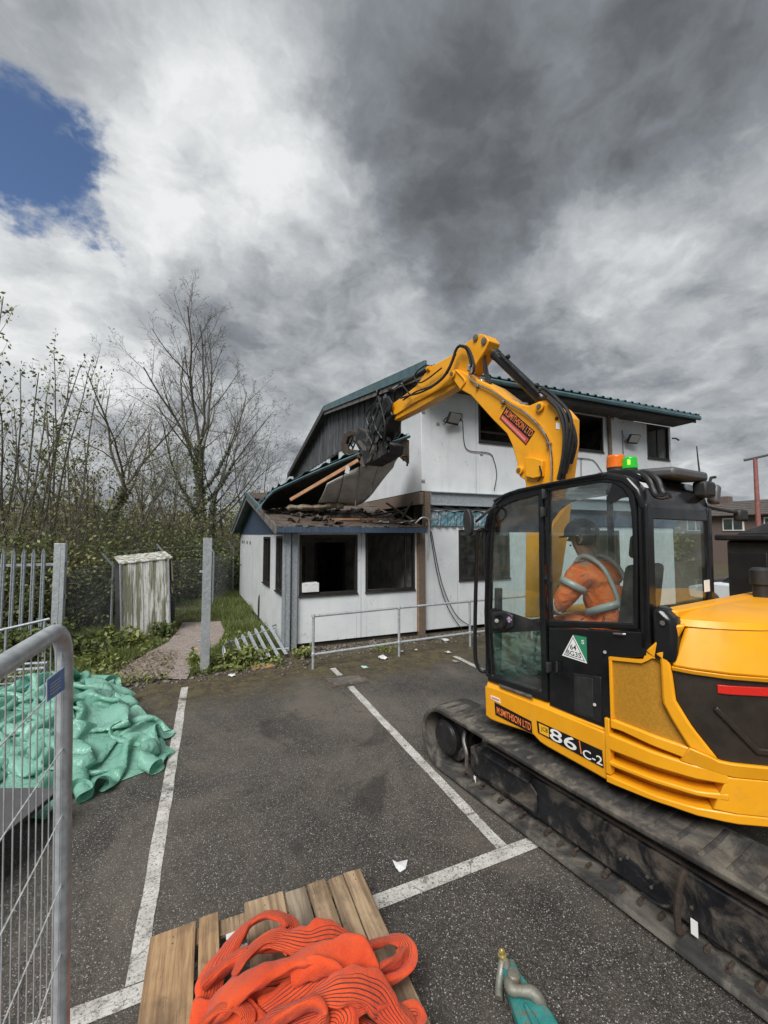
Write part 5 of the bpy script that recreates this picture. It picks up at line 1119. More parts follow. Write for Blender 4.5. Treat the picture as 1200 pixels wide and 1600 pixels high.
# --- grab
GT = 1.22; GW = .36
def gpoly(nm, mat, q, t, w, bev=.01, parent=None):
    m = MB(); m.prism([side(x,y,t) for x,y in q], ER*w); return m.build(nm, mat, parent or grab, bevel=bev)
m = MB(); m.prism([side(x,y,GT+.02) for x,y in [(598,640),(606,636),(613,648),(608,656),(604,672),(592,690),(580,690),(578,676),(586,655)]], ER*.28); grab = m.build('grab', 'black_paint', exc, bevel=.015)
gpoly('hitch_plate', 'black_paint', [(594,628),(606,618),(613,630),(606,650),(596,652)], GT, .03); gpoly('hitch_plate', 'black_paint', [(594,628),(606,618),(613,630),(606,650),(596,652)], GT+.28, .03)
m = MB(); m.lathe(side(590,672,GT+.17), (side(586,690,GT+.17)-side(596,655,GT+.17)), [(.14,-.10),(.16,-.09),(.16,.02),(.12,.03),(.12,.14)], 20); m.build('rotator', 'black_paint', grab)
gpoly('jaw_body', 'frame_black', [(553,674),(560,668),(570,672),(580,690),(583,708),(577,722),(569,727),(566,712),(556,694)], GT-.03, GW+.06)
gpoly('jaw_body', 'frame_black', [(582,690),(598,688),(606,694),(604,708),(592,716),(583,722),(580,706)], GT, GW)
gpoly('claw_tip', 'steel_worn', [(566,712),(570,716),(570,730),(566,731),(561,722)], GT, .07); gpoly('claw_tip', 'steel_worn', [(566,712),(570,716),(570,730),(566,731),(561,722)], GT+.27, .07)
jo = [(556,674),(546,672),(537,679),(532.5,692),(534,706),(540,713),(545,713),(541,706),(539.5,693),(543,683),(550,680),(557,683)]
gpoly('claw', 'rusty', jo, GT-.02, .08); gpoly('claw', 'rusty', jo, GT+.28, .08)
for (a, b_) in (((541,686),(552,700)),((539.5,694),(549,706)),((546,681),(556,692)),((552,682),(541,708)),((547,681),(539,700)),((556,690),(546,712))):
    m = MB(); m.tube([side(*a,GT+.16), side(*b_,GT+.16)], .018, 6); m.build('grille_bar', 'frame_black', grab)
gpoly('claw_back', 'rusty', [(545,712),(541,706),(548,702),(557,706),(562,716),(553,714)], GT, GW)
gpoly('scuffed_plate', 'steel_worn', [(558,690),(562,687),(571,698),(572,704),(567,704)], GT-.034, .006, 0)
rg = random.Random(21)
for i in range(16):                                # hoses round the rotator
    a = (rg.uniform(584,612), rg.uniform(618,642)); b_ = (rg.uniform(570,598), rg.uniform(672,708)); mid = ((a[0]+b_[0])/2+rg.uniform(-16,10), (a[1]+b_[1])/2+rg.uniform(-10,12)); t = GT+rg.uniform(-.08,.3)
    m = MB(); m.tube(bez([side(*a,t), side(*mid,t-.05), side(*b_,t)],6), rg.uniform(.012,.022), 7); m.build('grab_hose', 'rubber_hose', grab)
for i in range(14):                                # shreds of black sheet caught on the grab
    x = rg.uniform(572,612); y = rg.uniform(606,690) if x > 590 else rg.uniform(640,700); t = GT+rg.uniform(-.10,.3); w = rg.uniform(5,10); h = rg.uniform(14,34); vs = []
    for j in range(6):
        for i2 in range(3): vs.append(side(x+(i2-1)*w*.5*(1-.12*j)+rg.uniform(-2,2), y+h*j/5+rg.uniform(-1,1), t+rg.uniform(-.05,.05)))
    m = MB(); m.add(vs, [(j*3+i2,j*3+i2+1,j*3+i2+4,j*3+i2+3) for j in range(5) for i2 in range(2)]); o = m.build('torn_shred', 'black_bag', grab, smooth=0); o.modifiers.new('solid','SOLIDIFY').thickness = .004
# ---------------------------------------------------------------- fences, rails and yard things
# --- site fence panel beside the camera
fpx = lambda z: -.4055+(2.115-z)*.026
hp_ = thing('site_fence_panel', 'galvanised mesh site fence panel standing close on the left with a blue tag', 'fence panel', (fpx(0), .3, 0))
ft = []
for a in np.linspace(0, math.pi/2, 8): ft.append((1.59-.11+.11*math.sin(a), 2.115-.11+.11*math.cos(a)))
outl = [V(fpx(2.115), -1.75, 2.115)]+[V(fpx(z), y, z) for y, z in ft]+[V(fpx(z), 1.59, z) for z in (1.6,1.0,.5,.06)]
m = MB(); m.tube(outl, .0235, 14); m.build('frame_tube', 'galv', hp_, smooth=60)
m = MB(); m.tube([V(fpx(.16),1.58,.16), V(fpx(.16),-1.75,.16)], .02, 10); m.tube([V(fpx(0.06),-1.75,.06), V(fpx(2.115),-1.75,2.1)], .0235, 12); m.build('frame_tube', 'galv', hp_)
for i in range(52):
    y = 1.59-.030-i*.047
    if y < -.8: break
    m = MB(); m.tube([V(fpx(.16),y,.16), V(fpx(2.1),y,2.105)], .0019, 5); m.build('upright_wire', 'galv', hp_)
for z in (1.95,1.75,1.55,1.35,1.15,.95,.75,.55,.35):
    m = MB(); m.tube([V(fpx(z)+.004,1.58,z), V(fpx(z)+.004,-1.7,z)], .0022, 5); m.build('cross_wire', 'white_wire', hp_)
def onfence(x, y, dx=.008):                    # photo pixel -> the panel's plane
    p0 = V(fpx(2.115)+dx,0,2.115); nrm = V(1,0,.026); d = ray(x, y); return CAM+d*((p0-CAM).dot(nrm)/d.dot(nrm))
tg = [onfence(*p) for p in ((72,1062),(99,1042),(99,1077),(72,1097))]
m = MB(); m.prism(tg, V(.003,0,0)); o = m.build('warning_tag', 'blue_sign', None, smooth=0); tag(o, 'small blue tag with white border tied to the site fence mesh', 'sign')
m = MB(); m.prism([onfence(*p,.012) for p in ((72,1062),(99,1042),(99,1043.5),(73.2,1063.5),(73.2,1096.5),(72,1097))], V(.001,0,0)); m.build('tag_border', 'white_decal', o, smooth=0)
for r_ in range(4):
    y0 = 1070+r_*5; m = MB(); m.prism([onfence(*p,.012) for p in ((78,y0),(94,y0-12),(94,y0-10.6),(78,y0+1.4))], V(.001,0,0)); m.build('tag_line', 'pink_paper', o, smooth=0)
# --- the pallet
pal = thing('timber_pallet', 'weathered timber pallet lying on the tarmac under the orange slings', 'pallet', (.4, 2.0, 0))
def wood(name, c1, c2, dk):
    k = NB(name); gv = k.mapv((26, 1.6, 26))
    n = k.noise(1.0, 8, .65, gv, .35); n2 = k.noise(3.0, 5, .6)
    c = k.mix(k.ramp(n, .34, .66), c1, c2); c = k.mix(k.ramp(n2, .44, .72, 0, .85), c, dk); c = k.mix(k.ramp(k.noise(9, 8, .75), .55, .75, 0, .7), c, (.06,.045,.034)); c = k.mix(k.ramp(k.noise(1.3, 8, .7, k.mapv((70, 2.5, 70))), .56, .70, 0, .8), c, (.055,.038,.026))
    ri = k.voro(2.2, vec=k.mapv((4, 1.2, 4))); c = k.mix(k.ramp(ri, .10, .02, 0, .8), c, (.07,.04,.02))
    k.fin(c, .8, 0, k.bump(n, .5, .006))
wood('pallet_wood', (.19,.125,.07), (.45,.325,.20), (.115,.085,.058)); wood('pallet_wood_grey', (.17,.13,.09), (.38,.31,.22), (.105,.085,.068)); wood('pallet_wood_warm', (.22,.125,.06), (.47,.31,.165), (.12,.08,.05))
BD = [(-.25,-.012,2.755,'pallet_wood_warm'),(.0,.11,2.765,'pallet_wood_warm'),(.25,.488,2.765,'pallet_wood'),(.497,.628,2.74,'pallet_wood_grey'),(.636,.762,2.745,'pallet_wood'),(.770,.873,2.735,'pallet_wood'),(.877,1.0,2.735,'pallet_wood')]
rg = random.Random(3)
for x0, x1, yf, mt in BD:
    n = 7; vs = []; dz = rg.uniform(-.003,.004)
    for y in np.linspace(1.55, yf, n):
        jx = rg.uniform(-.002,.002)
        for x, z in ((x0+.002+jx,.118),(x1-.002+jx,.118),(x1-.002+jx,.140+dz),(x0+.002+jx,.140+dz)): vs.append((x, y+(rg.uniform(-.008,.008) if y == yf else 0), z))
    m = MB(); m.add(vs, [(i*4+j, i*4+(j+1)%4, (i+1)*4+(j+1)%4, (i+1)*4+j) for i in range(n-1) for j in range(4)]+[(3,2,1,0),tuple((n-1)*4+j for j in range(4))]); m.build('deck_board', mt, pal, bevel=.004)
for y in (1.62,2.15,2.68):
    m = MB(); m.bb(-.24,.99,y-.05,y+.05,.096,.117); m.build('stringer_board', 'pallet_wood', pal, bevel=.003)
    for x in (-.17,.38,.92):
        m = MB(); m.bb(x-.07,x+.07,y-.05,y+.05,.022,.095); m.build('block', 'pallet_wood_grey', pal, bevel=.004)
for x in (-.17,.38,.92):
    m = MB(); m.bb(x-.05,x+.05,1.56,2.73,0.001,.021); m.build('base_board', 'pallet_wood', pal, bevel=.003)
m = MB(); m.box((.175,2.62,.112),(.06,.05,.002)); m.build('pallet_label', 'paper', pal, smooth=0)
for x0, x1, yf, mt in BD:
    for y in (2.66,2.70):
        m = MB(); m.cyl(((x0+x1)/2,y,.139),((x0+x1)/2,y,.1425),.0035,8); m.build('nail_head', 'steel_worn', pal)
# --- orange slings
k = NB('sling'); uvn = k.N.new('ShaderNodeUVMap'); uvn.uv_map = 'uv'; su = k.N.new('ShaderNodeSeparateXYZ'); k.L.new(uvn.outputs[0], su.inputs[0])
vv = su.outputs[1]; st_ = k.math('FRACT', k.math('MULTIPLY', vv, 24.0)); inband = k.math('MULTIPLY', k.math('GREATER_THAN', vv, .02), k.math('LESS_THAN', vv, .33))
line = k.math('MULTIPLY', k.ramp(st_, .74, .84), inband)
c = k.mix(k.ramp(k.noise(5, 6, .6), .3, .7), (.66,.062,.014), (.82,.098,.020)); c = k.mix(k.ramp(k.noise(9, 7, .7, None, .5), .60, .78, 0, .5), c, (.34,.055,.03))
c = k.mix(line, c, (.10,.028,.018))
wv = k.noise(260, 2, .5); hgt = k.math('ADD', k.math('MULTIPLY', k.noise(18, 5, .6), .8), k.math('SUBTRACT', k.math('MULTIPLY', wv, .25), k.math('MULTIPLY', line, .8)))
k.fin(c, .9, 0, k.bump(hgt, 1.0, .016), Sheen_Weight=.12)
def cp(x, y, z): return gnd(180+x/2.308, 1320+y/2.308, z)
def sling_tube(pts, r0, mesh, flat=.62, seed=0, tw=0.0):
    rg_ = random.Random(seed); B = bez(pts, 14); P = B; m_ = len(P); n = 22; prev = None; vs = []; uv = []; u = 0
    ph = rg_.uniform(0,6)
    for i in range(m_):
        t = (P[min(i+1,m_-1)]-P[max(i-1,0)]).normalized(); up_ = V(0,0,1)
        x = t.cross(up_); x = x.normalized() if x.length > .15 else (prev if prev else t.orthogonal().normalized())
        if prev is not None:
            x = (prev*.75+(x if x.dot(prev) > 0 else -x)*.25); x = (x-t*x.dot(t)).normalized()
        prev = x; y = t.cross(x)
        if y.z < 0: y = -y
        if i: u += (P[i]-P[i-1]).length
        w_ = r0*.90*(1+.16*math.sin(u*13+ph)+.09*math.sin(u*31+ph*2)+.04*math.sin(u*71)); fl = flat*(1+.2*math.sin(u*9+ph))
        rot = tw+.75*math.sin(u*6+ph)
        for j in range(n):
            an = 2*math.pi*j/n; ca, sa = math.cos(an), math.sin(an)
            rr = 1+.07*math.sin(an*3+u*20+ph)+.05*math.sin(an*5-u*33)+.03*math.sin(an*2+u*60)
            a_ = ca*w_*rr; b_ = sa*w_*fl*rr
            vs.append(P[i]+x*(a_*math.cos(rot)-b_*math.sin(rot))+y*(a_*math.sin(rot)+b_*math.cos(rot))); uv.append((u, j/n))
    off = len(mesh.v); mesh.add(vs, [(i*n+j, i*n+(j+1)%n, (i+1)*n+(j+1)%n, (i+1)*n+j) for i in range(m_-1) for j in range(n)]+[tuple(range(n-1,-1,-1)), tuple(range((m_-1)*n, m_*n))])
    mesh.uv = (mesh.uv or [])+uv
SL = [
 ([(300,640,.20),(322,560,.22),(345,480,.24),(410,380,.26),(480,290,.28),(545,255,.31),(605,262,.32),(632,300,.29),(600,345,.27),(520,375,.27)], .058, .0),
 ([(325,500,.24),(420,425,.29),(520,370,.33),(610,345,.35),(690,345,.35),(770,330,.32),(825,345,.27),(845,390,.22)], .066, .15),
 ([(345,600,.26),(400,560,.33),(500,490,.39),(600,440,.42),(720,400,.42),(830,395,.39),(900,430,.35),(925,500,.29),(910,560,.24)], .070, 2.9),
 ([(850,420,.28),(905,375,.26),(975,345,.24),(1035,350,.225),(1055,400,.22),(1040,450,.225),(985,480,.23),(935,480,.25)], .055, .2),
 ([(500,690,.30),(600,620,.36),(700,565,.40),(800,520,.42),(880,510,.40),(950,545,.34),(1000,610,.29),(1050,690,.25)], .068, .3),
 ([(280,610,.22),(340,600,.25),(410,615,.28),(470,625,.28),(520,680,.27)], .056, 2.8),
 ([(520,610,.28),(600,560,.31),(700,500,.33),(780,465,.34),(850,475,.31),(900,520,.27)], .060, .1),
 ([(820,690,.31),(850,610,.34),(900,575,.33),(950,610,.29),(1010,640,.25),(1080,620,.21),(1070,690,.20)], .052, .0),
 ([(620,360,.20),(700,330,.22),(760,335,.22),(800,390,.21),(740,470,.21)], .058, .1),
 ([(420,520,.20),(560,500,.21),(700,450,.22),(820,450,.22)], .07, .0),
 ([(360,680,.20),(520,600,.22),(680,640,.24),(860,640,.22),(980,700,.20)], .075, .0),
 ([(600,700,.33),(700,640,.36),(790,600,.37),(830,640,.35),(800,720,.32)], .056, .2),
]
SL += [
 ([(430,470,.30),(470,400,.35),(540,340,.37),(600,330,.36),(640,370,.34)], .044, .6),
 ([(640,470,.38),(720,440,.42),(790,450,.41),(840,500,.37),(820,560,.34)], .046, 1.2),
 ([(560,650,.38),(640,600,.42),(720,570,.43),(760,620,.40),(700,690,.38)], .044, .4),
 ([(900,470,.30),(960,440,.31),(1010,420,.29),(1040,395,.25)], .040, .9),
 ([(330,640,.30),(380,590,.34),(440,580,.34),(480,620,.33),(450,690,.31)], .044, .3),
 ([(930,600,.32),(985,570,.31),(1035,590,.28),(1060,640,.25),(1040,700,.24)], .042, 1.0),
]
half = (0,2,4,5,7,9,12,14,16); mA = MB(); mB = MB()
for i, (pts, r0, tw) in enumerate(SL): sling_tube([cp(*p) for p in pts], r0, mA if i in half else mB, .40, i, tw)
tag(mA.build('lifting_sling', 'sling', smooth=70), 'padded bright orange lifting sling draped on top of the pallet heap', 'sling', 'orange slings on the pallet')
tag(mB.build('lifting_sling', 'sling', smooth=70), 'ribbed orange lifting sling coiled beneath the padded one, looping out to the right', 'sling', 'orange slings on the pallet')
# --- shackle and lifting clamp
clp = thing('lifting_clamp', 'chipped teal lifting clamp with a grey shackle lying on the tarmac', 'lifting clamp', tuple(gnd(830,1570)))
def hz(x, y, z): return gnd(720+x/6.667, 1440+y/6.667, z)
m = MB(); m.prism([hz(440,660,.05),hz(600,590,.05),hz(660,690,.06),hz(960,1060,.07),hz(1080,1290,.07),hz(640,1290,.06),hz(560,1060,.05)], (0,0,.055)); m.build('clamp_body', 'teal_paint', clp, bevel=.012)
m = MB(); m.prism([hz(650,880,.12),hz(690,900,.12),hz(800,1060,.13),hz(880,1200,.13),hz(840,1230,.13),hz(740,1080,.13)], (0,0,.02)); m.build('clamp_rib', 'teal_paint', clp, bevel=.006)
m = MB(); m.prism([hz(430,470,.06),hz(560,480,.06),hz(640,660,.07),hz(480,720,.07),hz(440,620,.06)], (0,0,.05)); m.build('clamp_eye', 'teal_paint', clp, bevel=.012)
m = MB(); m.tube(bez([hz(395,800,.03),hz(400,650,.05),hz(420,500,.09),hz(440,400,.11),hz(480,440,.11),hz(470,520,.10)],6), [.020]*31, 12); m.build('shackle_bow', 'shackle_grey', clp, smooth=60)
m = MB(); m.tube(bez([hz(500,620,.14),hz(530,700,.145),hz(620,720,.145),hz(740,740,.14),hz(830,830,.12),hz(870,930,.08),hz(880,980,.05)],6), [.026+.004*math.sin(i*.4) for i in range(37)], 12); m.build('shackle_arm', 'shackle_grey', clp, smooth=60)
m = MB(); m.lathe(hz(553,640,.13), (0,0,1), [(.032,0),(.032,.045),(.026,.052),(.014,.053)], 18); m.build('shackle_pin', 'shackle_grey', clp)
m = MB(); m.lathe(hz(437,380,.115), (-.1,.1,1), [(.024,0),(.024,.02),(.017,.022),(.017,.035),(.010,.036),(.010,.03)], 12); m.build('bolt', 'gold_bolt', clp)
# --- white scrap
m = MB(); q = [gnd(x,y,z) for x,y,z in ((613,1343,.012),(620,1347,.02),(637,1343,.014),(634,1357,.012),(625,1363,.006),(618,1355,.016))]; m.add(q+[gnd(625,1351,.028)], [(i,(i+1)%6,6) for i in range(6)]); o = m.build('plastic_scrap', 'paper', smooth=0); o.modifiers.new('solid','SOLIDIFY').thickness = .003; tag(o, 'white triangular plastic scrap on the tarmac beyond the pallet', 'litter')

# --- crumpled green tarpaulin: a loose sheet gathered, dropped and settled on a low heap
def cloth(n, size, cx, cy, squeeze, seed, steps, ground, rot=0.0):
    rs = np.random.RandomState(seed); g = np.linspace(-.5, .5, n); X, Y = np.meshgrid(g, g, indexing='xy'); h = size/(n-1)
    def lump(nf, amp):
        z = np.zeros((n, n))
        for _ in range(nf):
            kx, ky = rs.normal(0, 5.5, 2); z += np.sin(2*np.pi*(kx*X+ky*Y)+rs.uniform(0, 6.28))/nf**.5
        return z*amp
    c, s = math.cos(rot), math.sin(rot)
    px = X*size*squeeze[0]+lump(10, .05); py = Y*size*squeeze[1]+lump(10, .05)
    P = np.stack([cx+c*px-s*py, cy+s*px+c*py, .25+lump(14, .16)], -1); P[..., 2] += ground(P[..., 0], P[..., 1])
    vel = np.zeros_like(P)
    def con(a, b, L, k_):
        d = b-a; l = np.linalg.norm(d, axis=-1, keepdims=True)+1e-9; return d*(k_*.5*(l-L)/l)
    for it in range(steps):
        Q = P.copy(); vel *= .955; vel[..., 2] -= .0022; P = P+vel
        for _ in range(10):
            acc = np.zeros_like(P)
            for di, dj, L, k_ in ((0,1,h,1.0),(1,0,h,1.0),(1,1,h*1.4142,.7),(1,-1,h*1.4142,.7),(0,3,h*3,.15),(3,0,h*3,.15)):
                if dj >= 0: a = (slice(0,n-di), slice(0,n-dj)); b = (slice(di,n), slice(dj,n))
                else: a = (slice(0,n-di), slice(-dj,n)); b = (slice(di,n), slice(0,n+dj))
                d = con(P[a], P[b], L, k_)
                if di >= 3 or dj >= 3:                # bending resists folding only
                    l = np.linalg.norm(P[b]-P[a], axis=-1, keepdims=True); d = np.where(l < L, d, 0)
                acc[a] += d; acc[b] -= d
            P = P+acc*.30
            gz_ = ground(P[..., 0], P[..., 1])+.006; low = P[..., 2] < gz_
            P[..., 2] = np.where(low, gz_, P[..., 2]); P[..., 0] = np.where(low, Q[..., 0]*.6+P[..., 0]*.4, P[..., 0]); P[..., 1] = np.where(low, Q[..., 1]*.6+P[..., 1]*.4, P[..., 1])
        vel = np.clip((P-Q)*.9, -.08, .08)
    return P
TX, TY = -1.60, 6.25
def heap(x, y):
    z = .34*np.exp(-(((x+1.9)/.75)**2+((y-7.0)/.8)**2))+.22*np.exp(-(((x+1.2)/.6)**2+((y-6.0)/.7)**2))+.26*np.exp(-(((x+2.3)/.8)**2+((y-5.9)/.6)**2))
    return z
NCL = 108
P = cloth(NCL, 5.9, -1.98, 6.15, (.335, .575), 4, 110, heap, R(24))
for _ in range(1):
    Q_ = P.copy(); Q_[1:-1,1:-1] = .5*P[1:-1,1:-1]+.125*(P[:-2,1:-1]+P[2:,1:-1]+P[1:-1,:-2]+P[1:-1,2:]); P = Q_
idx = np.arange(NCL*NCL).reshape(NCL, NCL); F4 = np.stack([idx[:-1,:-1], idx[:-1,1:], idx[1:,1:], idx[1:,:-1]], -1).reshape(-1, 4)
k = NB('tarp'); c = k.mix(k.ramp(k.noise(2.2, 6, .6), .3, .7), (.22,.50,.385), (.33,.63,.51)); c = k.mix(k.ramp(k.noise(11, 7, .7), .56, .75, 0, .5), c, (.27,.42,.34))
w1 = k.noise(120, 2, .5, k.mapv((1,1,1))); wv2 = k.N.new('ShaderNodeVectorMath'); wv2.operation = 'ADD'; k.L.new(k.vec, wv2.inputs[0]); k.L.new(k.noise(3.0, 4, .6, out='Color'), wv2.inputs[1])
crs = k.voro(3.6, 'DISTANCE_TO_EDGE', vec=wv2.outputs[0]); crs2 = k.voro(13, 'F1', vec=wv2.outputs[0])          # crisp creases of plastic sheet
hh_ = k.math('ADD', k.math('MULTIPLY', k.math('MINIMUM', crs, .3), 4.0), k.math('ADD', k.math('MULTIPLY', crs2, .12), k.math('MULTIPLY', w1, .08)))
c = k.mix(k.ramp(crs, .03, .0, 0, .35), c, (.36,.55,.46))
k.fin(c, k.ramp(k.noise(8, 4), .3, .7, .20, .36), 0, k.bump(hh_, .30, .03), spec=.5)
tr_ = k.N.new('ShaderNodeBsdfTranslucent'); k.L.new(c, tr_.inputs[0]); ms = k.N.new('ShaderNodeMixShader'); ms.inputs[0].default_value = .38; k.L.new(k.b.outputs[0], ms.inputs[1]); k.L.new(tr_.outputs[0], ms.inputs[2]); k.L.new(ms.outputs[0], k.N['Material Output'].inputs[0])
o = npmesh('tarpaulin', P.reshape(-1, 3), F4, 'tarp', None, 60); sb = o.modifiers.new('sub', 'SUBSURF'); sb.levels = 1; sb.render_levels = 1
tag(o, 'crumpled green plastic tarpaulin heaped on the tarmac behind the site fence', 'tarpaulin')
def cl(i, j, dz=.02): q = P[i, j]; return V(q[0], q[1], q[2]+dz)
for pth, in (([(62,72),(65,77),(69,82),(73,84)],), ([(92,41),(87,48),(83,55),(80,63),(76,69)],), ([(30,72),(38,76),(45,79),(53,83)],)):
    m = MB(); m.tube(bez([cl(a, b_, .025) for a, b_ in pth], 5), .009, 6); m.build('tie_rope', 'rope_blue', o)
# dark flat board on the tarpaulin
bc = gnd(97,1230,.32); b1 = gnd(0,1308,.32); ed = (b1-bc).normalized(); pe = V(-abs(ed.y), abs(ed.x)*1.0, 0).normalized()
pe = (gnd(0,1231,.32)-bc).normalized()
m = MB(); m.prism([bc, bc+ed*1.1, bc+ed*1.1+pe*1.3, bc+pe*1.3], (0,0,-.035)); o = m.build('flat_board', 'flat_grey', bevel=.004); tag(o, 'dark grey flat board with black edge resting on the near side of the green tarpaulin', 'board')
m = MB(); m.prism([bc+V(0,0,-.002)-pe*.004, bc+ed*1.1+V(0,0,-.002)-pe*.004, bc+ed*1.1+V(0,0,-.034)-pe*.004, bc+V(0,0,-.034)-pe*.004], pe*.003); m.build('edge_band', 'black_plastic', o, smooth=0)
# support under the board: a crate
m = MB(); cc = bc+ed*.62+pe*.6; m.box((cc.x,cc.y,.14),(.5,.4,.28),(0,0,.5)); tag(m.build('plastic_crate', 'black_plastic', bevel=.01), 'low black crate holding up the dark grey board behind the fence', 'crate')
# stacked mesh panels beyond the tarpaulin
for q in range(2):
    sp = thing('stacked_mesh_panel', ('lower' if q == 0 else 'upper')+' of two grey mesh panels leaning low behind the green tarpaulin', 'fence panel', (-3.0, 7.6, 0), 0, 'mesh panels behind the tarpaulin')
    a = V(-2.15,7.7,.42+.07*q); ux = V(-1,.12+.1*q,0).normalized(); uy = V(.05,-.75,-.22).normalized()
    m = MB(); cs_ = [a, a+ux*2.4, a+ux*2.4+uy*1.3, a+uy*1.3]; m.tube(cs_, .02, 8, closed=True); m.build('frame_tube', 'galv_dull', sp)
    for i in range(1, 34):
        m = MB(); m.tube([a+ux*(2.4*i/34), a+ux*(2.4*i/34)+uy*1.3], .003, 4); m.build('upright_wire', 'galv_dull', sp)
    for i in range(1, 8):
        m = MB(); m.tube([a+uy*(1.3*i/8), a+ux*2.4+uy*(1.3*i/8)], .003, 4); m.build('cross_wire', 'galv_dull', sp)
# --- palisade fence
pf = thing('palisade_fence', 'galvanised palisade fence with pointed pales ending at a square post', 'fence', (-3.6, 10.2, 0))
def pale_mesh(L_, pointed=True):
    m = MB(); w = .034; pr = [(-w,0),(-w*.45,.012),(0,.004),(w*.45,.012),(w,0),(w*.45,-.0) ,(0,-.004),(-w*.45,0)]
    pr = [(-w,.0),(-w*.5,-.016),(0,-.004),(w*.5,-.016),(w,.0),(w*.5,-.012),(0,.0),(-w*.5,-.012)]
    zz_ = [0, L_-.12]; vs = [(x, y, z) for z in zz_ for x, y in pr]+[(x*.15, y, L_) for x, y in pr]; n = len(pr)
    m.add(vs, [(j*n+i, j*n+(i+1)%n, (j+1)*n+(i+1)%n, (j+1)*n+i) for j in range(2) for i in range(n)]+[tuple(range(n-1,-1,-1)), tuple(range(2*n,3*n))]); return m
shared = None
for i in range(9):
    x = -2.985-.155*i
    if shared is None: shared = pale_mesh(2.08).build('pale', 'galv_dull', pf, local=True); o = shared
    else: o = dup(shared, parent=pf)
    o.location = (x+3.6, -.03, .05)
for z in (1.80,.45):
    m = MB(); m.bb(-4.7,-2.78,10.18,10.225,z-.025,z+.025); m.build('rail', 'galv_dull', pf, bevel=.003)
m = MB(); m.bb(-2.81,-2.70,10.12,10.24,0,2.22); m.bb(-2.69,-2.62,10.10,10.26,0,2.22); m.build('post', 'galv', pf, bevel=.004)
for z in (.45,1.15,1.80):
    m = MB(); m.box((-2.60,10.18,z),(.03,.06,.08)); m.build('latch_plate', 'galv_dull', pf, bevel=.003)
# low galvanised rail in front of it
m = MB(); m.tube([ony(-40,988,9.3), ony(0,985,9.3), ony(78,967,9.3)], .026, 8); m.tube([ony(10,984,9.3), V(ony(10,984,9.3).x,9.3,0)], .024, 8); m.tube([ony(70,969,9.3), V(ony(70,969,9.3).x,9.3,0)], .024, 8)
tag(m.build('galvanised_rail', 'galv_dull', smooth=50), 'short galvanised tube rail standing in front of the palisade fence', 'rail')
# --- lone post by the path
lp_ = thing('steel_post', 'tall lone galvanised steel post at the end of the gravel path', 'post', (0, 7.9, 0))
m = MB(); m.prism([(-.07,7.86,0),(.075,7.88,0),(.075,7.89,0),(-.07,7.87,0)],(0,0,2.34)); m.build('flange', 'galv', lp_, bevel=.002)
m = MB(); m.bb(-.003,.006,7.885,7.98,0,2.335); m.bb(-.07,.075,7.98,7.99,0,2.338); m.build('web', 'galv_dull', lp_)
for z in (.55,1.75):
    m = MB(); m.box((-.09,7.90,z),(.05,.05,.04)); m.build('bracket', 'galv_dull', lp_, bevel=.005)
# --- fallen palisade panel
fp = thing('fallen_fence_panel', 'fallen palisade panel lying in the grass against the white annexe corner', 'fence panel', (.9, 9.3, 0))
PB = [((375,920),(400,1070)),((430,880),(460,985)),((480,855),(540,1030)),((535,825),(635,1050)),((590,800),(705,1040)),((645,775),(770,1020)),((700,750),(850,1015)),((760,740),(915,995))]
tp = []
for (a, b_) in PB:
    A_ = gnd(280+a[0]/5.4545, 840+a[1]/5.4545, .36); B2 = gnd(280+b_[0]/5.4545, 840+b_[1]/5.4545, .08); tp.append((A_, B2)); d = (A_-B2); L_ = d.length; d.normalize(); x = d.cross(V(0,0,1)).normalized(); y = x.cross(d)
    w = .036; pr = [(-w,0),(-w*.5,.016),(0,.005),(w*.5,.016),(w,0),(w*.5,.011),(0,0),(-w*.5,.011)]
    m = MB(); n = 8; vs = [B2+d*q+x*px_*(1 if q < L_ else .25)+y*py_ for q in (0,L_-.08,L_) for px_, py_ in pr]; m.add(vs, [(j*n+i, j*n+(i+1)%n, (j+1)*n+(i+1)%n, (j+1)*n+i) for j in range(2) for i in range(n)]+[tuple(range(n-1,-1,-1)), tuple(range(2*n,3*n))]); m.build('pale', 'galv', fp)
for f0 in (.12,.90):
    m = MB(); a = tp[1][1].lerp(tp[1][0], 1-f0*.9)+V(-.1,0,-.02); b_ = tp[-1][1].lerp(tp[-1][0], 1-f0*.9)+V(.12,0,-.02); m.tube([a, b_], .016, 6); m.build('rail', 'galv_dull', fp)
m = MB(); a = gnd(427,978,.34); m.tube([a+V(-.02,-.02,0), a+V(.06,.02,.02), a+V(.09,.02,-.08)], .012, 6); m.build('rail_hook', 'dark_frame', fp)
# --- handrail
hr = thing('handrail', 'galvanised tube handrail along the front of the white building', 'handrail', (3.5, 7.4, 0))
HX = [(1.78,7.36),(3.52,7.44),(5.22,7.47),(6.95,7.5),(8.7,7.52)]
for i, (x, y) in enumerate(HX):
    m = MB(); m.tube([(x,y,0),(x,y,.93+.015*i)], .025, 12); m.build('post', 'galv', hr); m = MB(); m.lathe((x,y,.90+.015*i), (0,0,1), [(.034,0),(.034,.06)], 14); m.build('elbow' if i in (0,4) else 'tee_joint', 'galv', hr, bevel=.006); m = MB(); m.lathe((x,y,.25+.02*min(i,2)-.035), (0,0,1), [(.034,0),(.034,.07)], 14); m.build('tee_joint', 'galv', hr, bevel=.006)
m = MB(); m.tube([(x,y,.93+.015*i) for i, (x, y) in enumerate(HX)], .024, 12); m.build('top_rail', 'galv', hr)
m = MB(); m.tube([(x,y,.25+.02*min(i,2)) for i, (x, y) in enumerate(HX)], .024, 12); m.build('lower_rail', 'galv', hr)
